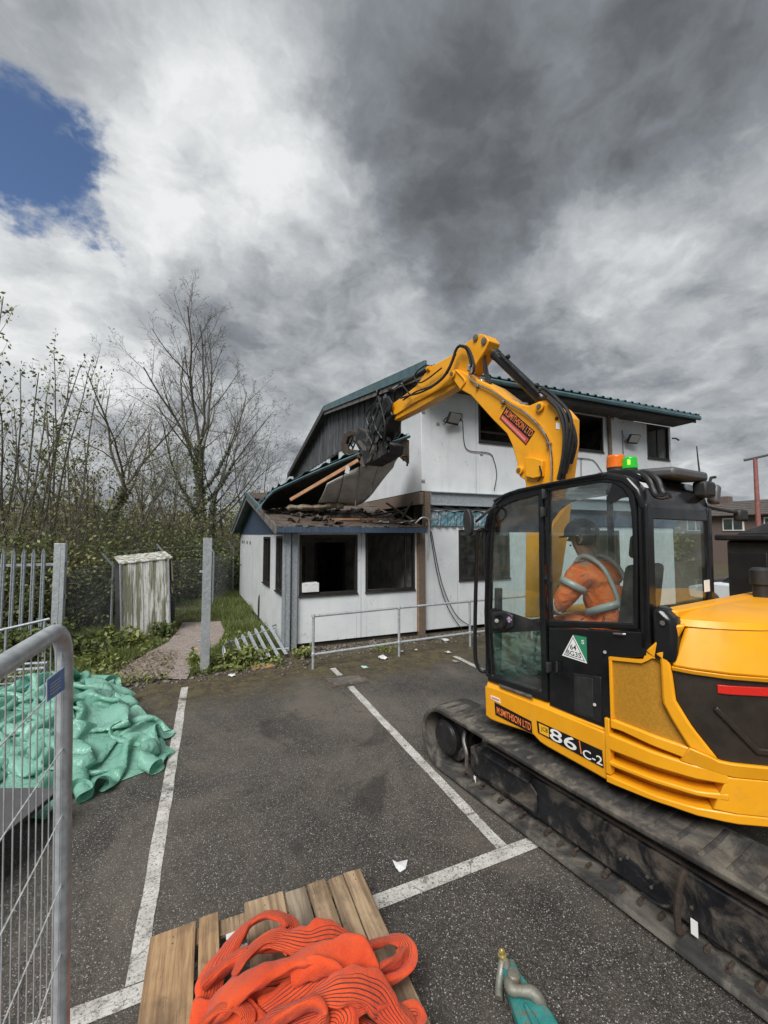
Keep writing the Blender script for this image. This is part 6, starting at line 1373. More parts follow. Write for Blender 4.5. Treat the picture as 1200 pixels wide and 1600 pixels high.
# --- shed by the path
sh = thing('metal_shed', 'small leaning white metal shed streaked with green mould beside the path', 'shed', (-1.25, 11.3, 0))
n_ = 9; A_ = V(-1.76,11.10,0); B2 = V(-.80,11.42,0); dv = (B2-A_); tz = lambda f: 1.70+.10*f
for i in range(n_):
    f0, f1 = i/n_, (i+1)/n_; nv = V(dv.y,-dv.x,0).normalized(); off_ = .014 if i % 2 else 0
    p0 = A_+dv*(f0+.002)+nv*off_; p1 = A_+dv*(f1-.002)+nv*off_; lean = nv*-.10+V(-.06,0,0)
    m = MB(); m.hexa([p0,p1,p1-nv*.02,p0-nv*.02]+[q+lean+V(0,0,tz(f)) for q, f in ((p0,f0),(p1,f1),(p1-nv*.02,f1),(p0-nv*.02,f0))]); m.build('side_panel', 'mouldy_white', sh, bevel=.003, seg=1)
nv = V(dv.y,-dv.x,0).normalized(); bk = -nv*.75; ln = -nv*.10+V(-.06,0,0)
m = MB(); p = [A_+ln+V(0,0,1.70)+nv*.03-dv*.02, B2+ln+V(0,0,1.80)+nv*.03+dv*.10, B2+ln+bk+V(0,0,1.93)+dv*.10, A_+ln+bk+V(0,0,1.83)-dv*.02]; m.hexa(p+[q+V(0,0,.035) for q in p]); m.build('roof', 'mouldy_white', sh, bevel=.006)
m = MB(); m.tube([A_+nv*.02, A_+nv*.02+ln+V(0,0,1.70)], .022, 6); m.tube([B2+nv*.02, B2+nv*.02+ln+V(0,0,1.80)], .022, 6); m.tube([B2+bk, B2+bk+ln+V(0,0,1.9)], .022, 6); m.build('frame_angle', 'galv_dull', sh)
m = MB(); m.hexa([A_+bk,B2+bk,B2+bk-nv*.02,A_+bk-nv*.02]+[q+ln+V(0,0,1.85) for q in (A_+bk,B2+bk,B2+bk-nv*.02,A_+bk-nv*.02)]); m.build('back_panel', 'interior_dark', sh)
for z0, z1, mt in ((.95,1.2,'old_timber'),(1.25,1.75,'old_timber')):
    m = MB(); p0 = B2+dv*.03-nv*.05; p1 = B2+dv*.03-nv*.62; m.hexa([p0+V(0,0,z0),p1+V(0,0,z0),p1+V(.03,0,z0),p0+V(.03,0,z0),p0+V(0,0,z1)+ln*.5,p1+V(0,0,z1)+ln*.5,p1+V(.03,0,z1)+ln*.5,p0+V(.03,0,z1)+ln*.5]); m.build('loose_board', mt, sh)
m = MB(); c_ = B2+dv*.06-nv*.35; m.box((c_.x,c_.y,.38),(.16,.5,.76),(0,0,.3)); tag(m.build('black_bin', 'black_plastic', bevel=.02), 'black bin tucked behind the right edge of the mouldy white shed', 'bin')
# --- chain-link fence
cf = thing('chain_link_fence', 'old chain link fence with cranked steel posts in front of the thicket', 'fence', (-1.5, 12.6, 0))
CP = [(-2.66,10.3),(-2.20,12.4),(-1.05,13.0),(.2,15.2),(1.0,18.0)]
for i, (x, y) in enumerate(CP[1:]):
    h_ = 1.60+.2*min(i,1); m = MB(); m.tube([(x,y,0),(x,y,h_),(x-.24,y-.06,h_+.32)], .030, 6); m.build('post', 'galv_dull', cf)
V_ = []; F_ = []
for (x0,y0),(x1,y1) in zip(CP[:-1], CP[1:]):
    L_ = math.hypot(x1-x0,y1-y0); d = V((x1-x0)/L_,(y1-y0)/L_,0); nn = V(-d.y,d.x,0)*.0011; Hh = 1.65; st = .085; cnt = int((L_+Hh)/st)
    for sg in (1,-1):
        for i in range(cnt):
            u0 = i*st-Hh if sg > 0 else i*st; u1 = u0+Hh if sg > 0 else u0-Hh; z0, z1 = 0.0, Hh
            def clip(ua, za, ub, zb):
                if ua < 0: f = (0-ua)/(ub-ua); ua, za = 0, za+(zb-za)*f
                if ua > L_: f = (L_-ua)/(ub-ua); ua, za = L_, za+(zb-za)*f
                if ub < 0: f = (0-ua)/(ub-ua); ub, zb = 0, za+(zb-za)*f
                if ub > L_: f = (L_-ua)/(ub-ua); ub, zb = L_, za+(zb-za)*f
                return ua, za, ub, zb
            if max(u0,u1) <= 0 or min(u0,u1) >= L_: continue
            ua, za, ub, zb = clip(u0,z0,u1,z1); a = V(x0,y0,za)+d*ua; b_ = V(x0,y0,zb)+d*ub; w = V(0,0,.0012)
            k0 = len(V_); V_ += [a-nn-w,a+nn-w,a+w,b_-nn-w,b_+nn-w,b_+w]; F_ += [(k0,k0+1,k0+4,k0+3),(k0+1,k0+2,k0+5,k0+4),(k0+2,k0,k0+3,k0+5)]
npmesh('wire_mesh', [tuple(v) for v in V_], F_, 'galv_dull', cf)
for z in (.05,.85,1.62):
    m = MB(); m.tube([(x,y,z) for x, y in CP], .004, 5); m.build('line_wire', 'galv_dull', cf)
for z in (1.78,1.92): 
    m = MB(); m.tube([(x-.12-.1*(z-1.78)/.14,y-.03,z+.1*min(i,1)) for i, (x, y) in enumerate(CP[1:])], .004, 5); m.build('barbed_wire', 'galv_dull', cf)
# --- things by the wall and litter
m = MB(); a = gnd(509,1003); m.tube([a, a+V(-.03,.05,.36)], .055, 12); tag(m.build('pipe_stub', 'black_plastic', smooth=40), 'short black pipe stub standing against the annexe front wall', 'pipe')
m = MB(); a = onx(404,966,1.36); m.tube(bez([V(a.x,a.y,0),V(a.x,a.y,.35),V(a.x+.01,a.y,.62),V(a.x+.05,a.y,.70),V(a.x+.14,a.y,.70)],5), .028, 8); tag(m.build('bent_pipe', 'black_plastic', smooth=40), 'bent black pipe rising from the grass against the annexe side wall', 'pipe')
m = MB(); a = gnd(411,1043); m.box((a.x,a.y,.02),(.40,.16,.025),(0,.03,.12)); tag(m.build('timber_offcut', 'new_timber', bevel=.004), 'reddish flat timber offcut at the edge of the grass by the fallen panel', 'timber')
LT = [(598,1028,.16,'crumpled white plastic sheet beside the middle handrail post','paper'),(569,1043,.10,'pale blue-green scrap of paper on the mossy tarmac','teal_scrap'),(362,1056,.12,'torn white paper at the foot of the lone post','paper'),(696,1001,.14,'white torn paper by the wall below the right window','paper'),(650,1016,.06,'small white scrap just right of the middle handrail post','paper'),(628,1018,.05,'tiny white scrap touching the middle handrail post','paper'),(700,1020,.10,'white scrap at the top end of the right bay line','paper'),(588,1014,.09,'grey pebble-like scrap behind the lower rail','concrete'),(369,955,.16,'white scrap lying in the grass beside the annexe wall','paper'),(301,1025,.12,'cream wrapper in the weeds left of the lone post','paper'),(712,1034,.10,'flat grey stone beside the right bay line','concrete'),(183,1073,.12,'white paper scrap behind the green tarpaulin','paper')]
for x, y, s_, lab, mt in LT:
    s_ *= .62
    c_ = gnd(x,y,.01); vs = []
    for j in range(4):
        for i in range(5): vs.append(c_+V((i/4-.5)*s_*1.5+rg.uniform(-.2,.2)*s_,(j/3-.5)*s_*2.0+rg.uniform(-.2,.2)*s_,.005+rg.random()*s_*.35))
    m = MB(); m.add(vs, [(j*5+i,j*5+i+1,j*5+i+6,j*5+i+5) for j in range(3) for i in range(4)]); o = m.build('litter_scrap', mt, smooth=0); o.modifiers.new('solid','SOLIDIFY').thickness = .004; tag(o, lab, 'litter', 'litter by the building')
# rubble strip at the foot of the wall: uncountable crumbs
rs = np.random.RandomState(8); n = 2600; bx0 = np.where(rs.rand(n) < .6, rs.uniform(1.8,8,n), rs.uniform(-2.2,6,n)); by0 = np.where(bx0 > 1.8, 8.70-np.abs(rs.normal(0,.42,n)), 7.75+rs.normal(0,.16,n)); sz = rs.gamma(1.6,.0050,n)+.003
base = np.array([(-1,-1,0),(1,-1,0),(1,1,0),(-1,1,0),(-.5,-.6,1),(.6,-.5,1),(.5,.6,1),(-.6,.5,1)], float)
an = rs.uniform(0,6.28,n); ca, sa = np.cos(an), np.sin(an); vx = base[None]*sz[:,None,None]*np.array([1,1,.9])*(1+.3*rs.rand(n,8,3)); X_ = vx[...,0]*ca[:,None]-vx[...,1]*sa[:,None]+bx0[:,None]; Y_ = vx[...,0]*sa[:,None]+vx[...,1]*ca[:,None]+by0[:,None]; Z_ = vx[...,2]+.001
fc = np.array([(3,2,1,0),(4,5,6,7),(0,1,5,4),(1,2,6,5),(2,3,7,6),(3,0,4,7)]); FF = (fc[None]+8*np.arange(n)[:,None,None]).reshape(-1,4)
k = NB('rubble'); g = k.N.new('ShaderNodeNewGeometry'); c = k.mix(g.outputs['Random Per Island'], (.045,.036,.028), (.20,.175,.15)); k.fin(c, .9)
o = npmesh('rubble', np.stack([X_,Y_,Z_],-1).reshape(-1,3), FF, 'rubble'); o['kind'] = 'stuff'
# ---------------------------------------------------------------- vegetation
def seg_mesh(segs, n=4):
    """segs: array (k, 8): p0 xyz, p1 xyz, r0, r1 -> open tapered prisms"""
    S = np.asarray(segs, float); a = S[:, :3]; b_ = S[:, 3:6]; d = b_-a; d /= np.linalg.norm(d, axis=1, keepdims=True)+1e-9
    ref = np.where(np.abs(d[:, 2:3]) < .9, np.array([[0, 0, 1.]]), np.array([[1., 0, 0]])); x = np.cross(d, ref); x /= np.linalg.norm(x, axis=1, keepdims=True)+1e-9; y = np.cross(d, x)
    an = np.arange(n)*2*np.pi/n; ring = np.cos(an)[None, :, None]*x[:, None]+np.sin(an)[None, :, None]*y[:, None]
    v = np.concatenate([a[:, None]+ring*S[:, 6][:, None, None], b_[:, None]+ring*S[:, 7][:, None, None]], 1).reshape(-1, 3)
    j = np.arange(n); f = np.stack([j, (j+1) % n, n+(j+1) % n, n+j], -1); F_ = (f[None]+2*n*np.arange(len(S))[:, None, None]).reshape(-1, 4)
    return v, F_
def leaf_mesh(P, size, rs, flat=.0, asp=.6):
    P = np.asarray(P, float); k_ = len(P); s = size*(.6+.8*rs.rand(k_)); n = rs.normal(size=(k_, 3)); n[:, 2] += flat; n /= np.linalg.norm(n, axis=1, keepdims=True)
    u_ = np.cross(n, rs.normal(size=(k_, 3))); u_ /= np.linalg.norm(u_, axis=1, keepdims=True)+1e-9; w = np.cross(n, u_)*asp
    v = np.stack([P-u_*s[:, None]*.5, P+w*s[:, None]*.5+n*(s*.10)[:, None], P+u_*s[:, None]*.6, P-w*s[:, None]*.5+n*(s*.10)[:, None]], 1).reshape(-1, 3)
    return v, np.arange(4*k_).reshape(-1, 4)
class Tree:
    def __init__(s, seed): s.r = random.Random(seed); s.rs = np.random.RandomState(seed); s.segs = []; s.tw = []; s.tips = []; s.nodes = []
    def limb(s, p, d, L, r, lv, mx, kids, up=.08, wob=.14, taper=.45, ratio=.62, ang=(28, 52), first=.25):
        r_ = s.r; n = max(3, int(5-lv*.5)) if lv else 9; p = Vector(p); d = Vector(d).normalized(); pts = [(p.copy(), r)]; dirs = [d.copy()]
        for i in range(n):
            d = (d+Vector((r_.gauss(0, wob), r_.gauss(0, wob), r_.gauss(0, wob)+up))).normalized(); q = p+d*(L/n); rr = r*(1-(1-taper)*(i+1)/n)
            (s.segs if r > .022 else s.tw).append((*p, *q, pts[-1][1], rr)); p = q; pts.append((q.copy(), rr)); dirs.append(d.copy())
            if lv >= mx-1: s.nodes.append(tuple(q))
        s.tips.append(tuple(p))
        if lv >= mx: return
        k_ = kids[lv]; ph = r_.uniform(0, 6.28)
        for c_ in range(k_):
            f = first+(1-first)*(c_+r_.uniform(.1, .9))/k_; i = min(n-1, int(f*n)); t = f*n-i; bp = pts[i][0].lerp(pts[i+1][0], t); br = pts[i][1]*(1-t)+pts[i+1][1]*t; bd = dirs[i+1]
            ph += 2.4+r_.uniform(-.4, .4); x = bd.orthogonal().normalized(); y = bd.cross(x); a = R(r_.uniform(*ang)); nd = bd*math.cos(a)+(x*math.cos(ph)+y*math.sin(ph))*math.sin(a)
            l2 = L*ratio*(1.15-.55*f)*r_.uniform(.75, 1.15)
            s.limb(bp, nd, l2, max(.0035, br*.62*r_.uniform(.75, 1)), lv+1, mx, kids, up, wob, .35, ratio, ang, .15)
    def build(s, root, leafmat=None, leaf=.06, lf=.5, spread=.06, buds=True, ivy=None):
        v, f = seg_mesh(s.segs, 6); npmesh('trunk', v, f, 'bark', root, 60)
        if s.tw: v, f = seg_mesh(s.tw, 3); npmesh('twigs', v, f, 'twig', root)['kind'] = 'stuff'
        if buds:
            N_ = np.array(s.nodes); k_ = s.rs.rand(len(N_)) < lf; Q = N_[k_]; Q = Q+s.rs.normal(0, spread, Q.shape)
            if len(Q): v, f = leaf_mesh(Q, leaf, s.rs); npmesh('crown', v, f, leafmat or 'leaf_bud', root)
        if ivy:
            Q = []
            for g in s.segs:
                a = np.array(g[:3]); b_ = np.array(g[3:6])
                if a[2] < ivy and g[6] > .05:
                    c_ = int(190*np.linalg.norm(b_-a)/.8*(1-.5*a[2]/ivy)*g[6]/.2+20); t = s.rs.rand(c_, 1); dd = s.rs.normal(size=(c_, 3)); dd[:, 2] *= .3; dd /= np.linalg.norm(dd, axis=1, keepdims=True); Q.append(a+(b_-a)*t+dd*(g[6]+.06*s.rs.rand(c_, 1)))
            v, f = leaf_mesh(np.concatenate(Q), .10, s.rs, .2, .8); npmesh('ivy', v, f, 'leaf_ivy', root)
def gx(px, Y):                                    # ground x of a photo column at depth Y
    d = ray(px, 835); return d.x/d.y*Y
# the tall ivy-clad tree
x0 = gx(312, 21); t = thing('bare_tree', 'tall bare tree with ivy up its trunk, the highest one beside the building', 'tree', (x0, 21, 0), 0, 'trees behind the fence')
T = Tree(7); T.limb((x0, 21, -.1), (0, 0, 1), 6.7, .25, 0, 0, [], 0, .03, .62)
top = Vector(T.segs[-1][3:6])
for h_, az, el, L_, r_ in ((.42,200,52,5.2,.11),(.50,20,48,5.6,.12),(.58,120,55,4.5,.10),(.66,330,52,5.6,.11),(.74,230,55,5.4,.12),(.80,70,55,5.0,.10),(.88,160,60,5.5,.11),(.93,300,62,5.6,.11),(1.0,40,72,6.0,.13),(1.0,210,76,6.3,.13)):
    i = min(8, int(h_*9)); sg = T.segs[i]; b0 = Vector(sg[3:6]); T.limb(b0, (math.cos(R(az))*math.cos(R(el)), math.sin(R(az))*math.cos(R(el)), math.sin(R(el))), L_*.95, r_*.62, 0, 4, [8, 5, 4, 3], .05, .085, .3, .50, (24, 46), .18)
T.build(t, 'leaf_bud', .038, .5, .02, ivy=6.0)
# its twin stem
x0 = gx(336, 22.5); t = thing('bare_tree', 'slimmer bare tree just right of the ivy-clad one, leaning right', 'tree', (x0, 22.5, 0), 0, 'trees behind the fence')
T = Tree(12); T.limb((x0, 22.5, -.1), (.05, 0, 1), 5.0, .20, 0, 0, [], .02, .05, .6)
for h_, az, el, L_, r_ in ((.5,0,48,6.0,.10),(.62,340,40,5.6,.09),(.75,40,50,5.2,.09),(.85,190,60,4.2,.08),(1.0,10,62,6.2,.11),(1.0,320,55,5.6,.10)):
    i = min(8, int(h_*9)); T.limb(Vector(T.segs[i][3:6]), (math.cos(R(az))*math.cos(R(el)), math.sin(R(az))*math.cos(R(el)), math.sin(R(el))), L_*.9, r_*.5, 0, 4, [7, 5, 4, 3], .05, .09, .3, .48, (25, 46), .2)
T.build(t, 'leaf_bud', .036, .45, .02, ivy=4.0)
# rounder bare tree to its left
x0 = gx(152, 20); t = thing('bare_tree', 'rounded bare tree with fine drooping twigs left of the ivy-clad tree', 'tree', (x0, 20, 0), 0, 'trees behind the fence')
T = Tree(31); T.limb((x0, 20, -.1), (.03, 0, 1), 4.6, .24, 0, 0, [], .0, .05, .7)
for h_, az, el, L_, r_ in ((.6,180,55,4.0,.10),(.7,0,50,4.2,.10),(.8,90,50,3.5,.09),(.9,270,55,4.0,.10),(1.0,20,62,4.6,.12),(1.0,200,66,4.8,.12),(1.0,120,60,4.2,.1)):
    i = min(8, int(h_*9)); T.limb(Vector(T.segs[i][3:6]), (math.cos(R(az))*math.cos(R(el)), math.sin(R(az))*math.cos(R(el)), math.sin(R(el))), L_, r_*.55, 0, 4, [7, 5, 4, 3], .0, .11, .3, .5, (30, 58), .2)
T.build(t, 'leaf_bud', .03, .3, .02, ivy=4.2)
# upright leafing saplings at the far left
SP = [(8,13.0,7.6,'thin upright sapling leafing out at the far left edge of the picture'),(38,13.8,8.8,'tallest thin upright sapling at the far left, tufts of young leaves up its stem'),(66,14.6,7.8,'thin upright sapling, third from the left edge'),(92,14.2,8.0,'thin upright sapling with young leaves, fourth from the left edge'),(-22,13.4,8.0,'thin sapling cut by the left edge of the picture'),(118,16.0,6.6,'thin leafing sapling just left of the rounded bare tree')]
for i, (px, Y, h_, lab) in enumerate(SP):
    x0 = gx(px, Y); t = thing('leafing_sapling', lab, 'tree', (x0, Y, 0), 0, 'leafing saplings at the left'); T = Tree(50+i); rr = T.r
    for q in range(3):
        T.limb((x0+rr.uniform(-.15,.15), Y+rr.uniform(-.15,.15), -.05), (rr.uniform(-.10,.12), rr.uniform(-.08,.08), 1), h_*rr.uniform(.72,1.0), .045, 0, 1, [16], .05, .05, .2, .14, (22, 45), .25)
    T.nodes = [tuple(np.array(n_)) for n_ in T.nodes]; extra = []
    for n_ in T.nodes:
        for _ in range(2): extra.append(tuple(np.array(n_)+T.rs.normal(0, .05, 3)))
    T.nodes += extra
    T.build(t, 'leaf_olive' if i % 2 else 'leaf_dark', .095, .62, .05)
# thinner leafing trees in the middle
MT = [(196,18,6.2,'leaf_olive','thin twisted tree with olive leaves directly behind the mouldy shed'),(232,19,6.6,'leaf_olive','slender leafing tree between the shed and the ivy-clad tree'),(268,18.5,5.6,'leaf_fresh','low yellow-green leafing tree left of the ivy-clad trunk'),(172,17,5.4,'leaf_dark','dark leafing tree left of the shed'),(358,24,6.0,'leaf_fresh','yellow-green leafing tree between the ivy-clad tree and the annexe'),(395,27,8.4,'leaf_bud','pale twiggy tree rising behind the annexe roof'),(425,32,8.8,'leaf_bud','faint twiggy tree rising behind the annexe ridge, farthest right'),(288,24,9.0,'leaf_bud','thin bare tree crowding the left side of the ivy-clad tree'),(125,18,7.0,'leaf_bud','bare twiggy tree between the saplings and the rounded tree')]
for i, (px, Y, h_, lm, lab) in enumerate(MT):
    x0 = gx(px, Y); t = thing('leafing_tree', lab, 'tree', (x0, Y, 0), 0, 'small trees in the thicket'); T = Tree(80+i); rr = T.r
    for q in range(2): T.limb((x0+rr.uniform(-.2,.2), Y, -.05), (rr.uniform(-.22,.22), rr.uniform(-.1,.1), 1), h_*rr.uniform(.8,1), .06, 0, 3, [10, 7, 4], .05, .12, .25, .46, (28, 58), .15)
    T.build(t, lm, 0.085 if lm != 'leaf_bud' else .035, .45 if lm != 'leaf_bud' else .3, .08, ivy=2.6 if i < 4 else None)
# shrubs of the thicket: arching stems and leaves
SH = [(-20,12.2,2.8,1.5,'leaf_dark'),(30,12.6,2.5,1.5,'leaf_dark'),(75,13.0,2.6,1.4,'leaf_olive'),(118,13.4,3.0,1.3,'leaf_dark'),(150,14.6,2.8,1.5,'leaf_fresh'),(185,15.2,2.8,1.4,'leaf_dark'),(222,15.6,2.7,1.4,'leaf_olive'),(258,16.4,3.0,1.4,'leaf_dark'),(292,17.2,3.1,1.5,'leaf_dark'),(325,18.6,3.0,1.4,'leaf_ivy'),(352,19.4,2.9,1.4,'leaf_dark'),(60,16.0,3.6,2.0,'leaf_fresh'),(10,16.0,3.6,2.0,'leaf_fresh'),(110,17.4,3.6,2.0,'leaf_dark'),(160,19.0,3.4,2.0,'leaf_olive'),(240,20.0,3.2,2.0,'leaf_olive'),(300,21.5,3.2,1.8,'leaf_fresh'),(366,22.5,3.6,1.6,'leaf_fresh')]
SL_ = ['cut by the left edge behind the palisade','behind the middle of the palisade pales','behind the palisade end post','between the palisade post and the cranked fence post','behind the left cranked fence post','over the left edge of the mouldy shed','over the roof of the mouldy shed','right of the mouldy shed','left of the ivy-clad trunk','round the foot of the ivy-clad tree','against the far end of the annexe wall','in the second row behind the saplings','in the second row at the left edge','in the second row left of the rounded tree','in the second row under the rounded tree','in the second row behind the shed','in the second row left of the ivy-clad tree','tall and yellow-green beside the annexe gable']
for i, ((px, Y, h_, w, lm), lab) in enumerate(zip(SH, SL_)):
    x0 = gx(px, Y); t = thing('thicket_shrub', {'leaf_dark':'dark green','leaf_olive':'olive','leaf_ivy':'ivy-green','leaf_fresh':'yellow-green'}[lm]+' tangled shrub '+lab, 'shrub', (x0, Y, 0), 0, 'shrubs of the thicket'); T = Tree(200+i); rr = T.r; rs = T.rs; Q = []
    for q in range(46):
        a = rr.uniform(0, 6.28); b0 = V(x0+rr.gauss(0, w*.3), Y+rr.gauss(0, .4), -.05); tip = V(b0.x+math.cos(a)*w*rr.uniform(.3,1.1), b0.y+math.sin(a)*.7, h_*rr.uniform(.35,1.02)); mid = b0.lerp(tip, .55)+V(0,0,h_*.22*rr.random())
        B = bez([b0, mid, tip], 5)
        for p0, p1 in zip(B[:-1], B[1:]): T.tw.append((*p0, *p1, .011, .007))
        for p_ in B[1:]:
            c_ = 18 if i < 11 else 14; Q.append(np.array(p_)+rs.normal(0, .20, (c_, 3)))
        for _ in range(5):
            b1 = rr.choice(B[2:]); e1 = b1+V(rr.gauss(0,.4), rr.gauss(0,.3), rr.gauss(.15,.3)); T.tw.append((*b1, *e1, .005, .003))
    Q = np.concatenate(Q); Q = Q[Q[:, 2] > .02]; keep = rs.rand(len(Q)) < (.85 if i < 11 else .42)*np.clip(1.1-(Q[:, 2]/h_)**1.6, .14, 1)*(.25+.75*(np.sin(Q[:,0]*3.1+i)+np.sin(Q[:,2]*4.3+Q[:,0]*2)+np.sin(Q[:,1]*3.7) > -.5)); Q = Q[keep]
    v, f = seg_mesh(T.tw, 3); npmesh('stems', v, f, 'twig', t); v, f = leaf_mesh(Q, .085, rs, .5, .65); npmesh('foliage', v, f, lm, t)
# distant wood closing the view, one mass
rs = np.random.RandomState(77); Q = []; tw = []
for cxp in list(np.linspace(-240, 420, 34)):
    Y = rs.uniform(30, 44); x0 = gx(cxp, Y); h_ = rs.uniform(2.6, 5.2)
    for _ in range(9):
        c_ = np.array([x0+rs.normal(0, 1.6), Y+rs.normal(0, 1.0), rs.uniform(.2, 1.0)*h_]); Q.append(c_+rs.normal(0, .75, (60, 3)))
    for _ in range(10): b0 = (x0+rs.normal(0, 1.5), Y+rs.normal(0, .8), 0); tw.append((*b0, b0[0]+rs.normal(0, .6), b0[1], h_*rs.uniform(.8, 1.6), .05, .012))
for X in np.linspace(19, 70, 26):
    Y = rs.uniform(20, 34); h_ = rs.uniform(1.8, 3.4)
    for _ in range(8): c_ = np.array([X+rs.normal(0, 1.4), Y+rs.normal(0, 1.0), rs.uniform(.2, 1.0)*h_]); Q.append(c_+rs.normal(0, .6, (60, 3)))
Q = np.concatenate(Q); Q = Q[Q[:, 2] > 0]
v, f = leaf_mesh(Q, .30, rs, .2, .7); o = npmesh('distant_wood', v, f, 'leaf_olive'); o['kind'] = 'stuff'
v, f = seg_mesh(tw, 3); o2 = npmesh('distant_stems', v, f, 'twig'); o2['kind'] = 'stuff'; o2.parent = o
# grass on the verge
PP = np.array([path_pt(*p) for p in pl_])
def inpoly(x, y, P_):
    c_ = np.zeros(len(x), bool); j = len(P_)-1
    for i in range(len(P_)):
        xi, yi = P_[i]; xj, yj = P_[j]; cond = ((yi > y) != (yj > y)) & (x < (xj-xi)*(y-yi)/(yj-yi+1e-12)+xi); c_ ^= cond; j = i
    return c_
rs = np.random.RandomState(5); n = 105000; x = rs.uniform(-5.2, 1.44, n); y = 7.85+(rs.rand(n)**1.35)*10.5
clump = np.sin(x*2.3+1.1*np.sin(y*1.7))+np.sin(y*2.9+1.3*np.sin(x*2.1))+.8*np.sin(x*5.1+y*4.3); dens = .55+.22*clump
bare = (x < -.7) & (y < 9.2); dens = np.where(bare, dens-.28, dens); dens = np.where((x > .1) & (y < 8.15), dens-.35, dens)
k_ = (rs.rand(n) < dens) & ~inpoly(x, y, PP) & (x < 1.5-.036*(y-8.75)-.03); x = x[k_]; y = y[k_]; hh = (.05+.11*rs.rand(len(x)))*(.7+.5*np.clip(clump[k_], 0, 2)); hh = np.where(x > 1.0, hh*1.3, hh)
an = rs.uniform(0, 6.28, len(x)); w = .006+.006*rs.rand(len(x)); lx = rs.normal(0, .35, len(x))*hh; ly = rs.normal(0, .35, len(x))*hh; z0 = np.zeros_like(x)-.012
A_ = np.stack([x-np.cos(an)*w, y-np.sin(an)*w, z0], -1); B_ = np.stack([x+np.cos(an)*w, y+np.sin(an)*w, z0], -1); C_ = np.stack([x+lx, y+ly, hh], -1)
v = np.stack([A_, B_, C_], 1).reshape(-1, 3); f = np.arange(len(v)).reshape(-1, 3)
o = npmesh('grass', v, f, 'grass_blade'); o['kind'] = 'stuff'
n = 9000; x = rs.uniform(-4.5, 1.3, n); y = rs.uniform(7.7, 10.5, n); k_ = (~inpoly(x, y, PP)) & (rs.rand(n) < np.where(y < 8.8, .8, .3)); Q = np.stack([x[k_], y[k_], .02+.10*rs.rand(k_.sum())], -1)
v, f = leaf_mesh(Q, .075, rs, 1.2, .5); o = npmesh('ground_cover', v, f, 'leaf_fresh'); o['kind'] = 'stuff'
n = 3200; x = rs.uniform(-3.2, -.5, n); y = rs.uniform(7.7, 9.6, n); Q = np.stack([x, y, .01+.05*rs.rand(n)], -1); v, f = leaf_mesh(Q, .05, rs, 1.5, .4); o = npmesh('leaf_litter', v, f, 'dry_grass'); o['kind'] = 'stuff'
# bramble tangle by the palisade and weeds on the verge
def weed(px, py, h_, n, mat, lab, size=.07, spread=.14):
    c_ = gnd(px, py); t = thing('weed_clump', lab, 'weed', (c_.x, c_.y, 0), 0, 'weeds on the verge'); rs_ = np.random.RandomState(int(px*7+py)); tw = []; Q = []
    for _ in range(n):
        a = rs_.uniform(0, 6.28); r_ = spread*rs_.rand(); tip = np.array([c_.x+math.cos(a)*r_*1.6, c_.y+math.sin(a)*r_*1.6, h_*rs_.uniform(.4, 1)]); b0 = np.array([c_.x+math.cos(a)*r_*.4, c_.y+math.sin(a)*r_*.4, -.01]); tw.append((*b0, *tip, .004, .002))
        for f_ in (.4, .65, .9): Q.append(b0+(tip-b0)*f_+rs_.normal(0, .03, (4, 3)))
    v, f = seg_mesh(tw, 3); npmesh('stems', v, f, 'leaf_fresh', t); v, f = leaf_mesh(np.concatenate(Q), size, rs_, .8, .55); npmesh('foliage', v, f, mat, t); return t
weed(303,1042,.30,22,'leaf_fresh','leafy weed with a yellow flower at the left foot of the lone post',.09,.2); weed(385,1036,.34,30,'leaf_fresh','fresh green weed growing through the fallen palisade panel, left part',.09,.22); weed(362,1040,.30,26,'leaf_fresh','fresh green weed at the left end of the fallen panel',.09,.2); weed(410,1030,.22,20,'leaf_fresh','low green weed growing through the fallen panel, right part',.07,.18); weed(472,1028,.26,18,'leaf_fresh','green weed at the right foot of the corner post',.07,.15)
weed(255,993,.34,26,'leaf_dark','dark leafy weed at the front right corner of the mouldy shed',.10,.25); weed(172,1010,.40,34,'leaf_fresh','bushy weed left of the mouldy shed',.11,.4); weed(150,1018,.38,34,'leaf_dark','bushy weed on the bank between shed and tarpaulin',.11,.4); weed(208,1003,.22,24,'leaf_fresh','low weed in front of the mouldy shed',.09,.3); weed(140,1040,.22,26,'leaf_fresh','low weed just behind the green tarpaulin',.09,.35)
weed(50,1030,.75,60,'leaf_dark','bramble bush in front of the palisade fence',.11,.6); weed(15,1040,.7,60,'leaf_dark','bramble bush by the left edge in front of the palisade',.11,.6); weed(84,1035,.5,40,'leaf_dark','bramble bush at the palisade end post',.10,.4); weed(600,1015,.08,24,'leaf_fresh','low moss-green weed behind the crumpled white sheet',.05,.25)
c_ = gnd(306,1036); m = MB()
for j in range(9): a = 2*math.pi*j/9; m.add([c_+V(0,-.05,.27), c_+V(.03*math.cos(a),-.05+.03*math.sin(a),.285), c_+V(.03*math.cos(a+.5),-.05+.03*math.sin(a+.5),.285)], [(0,1,2)])
m.tube([c_+V(0,-.05,0), c_+V(0,-.05,.27)], .003, 4); tag(m.build('dandelion', 'yellow_decal', smooth=0), 'single yellow dandelion flower at the left foot of the lone post', 'flower')
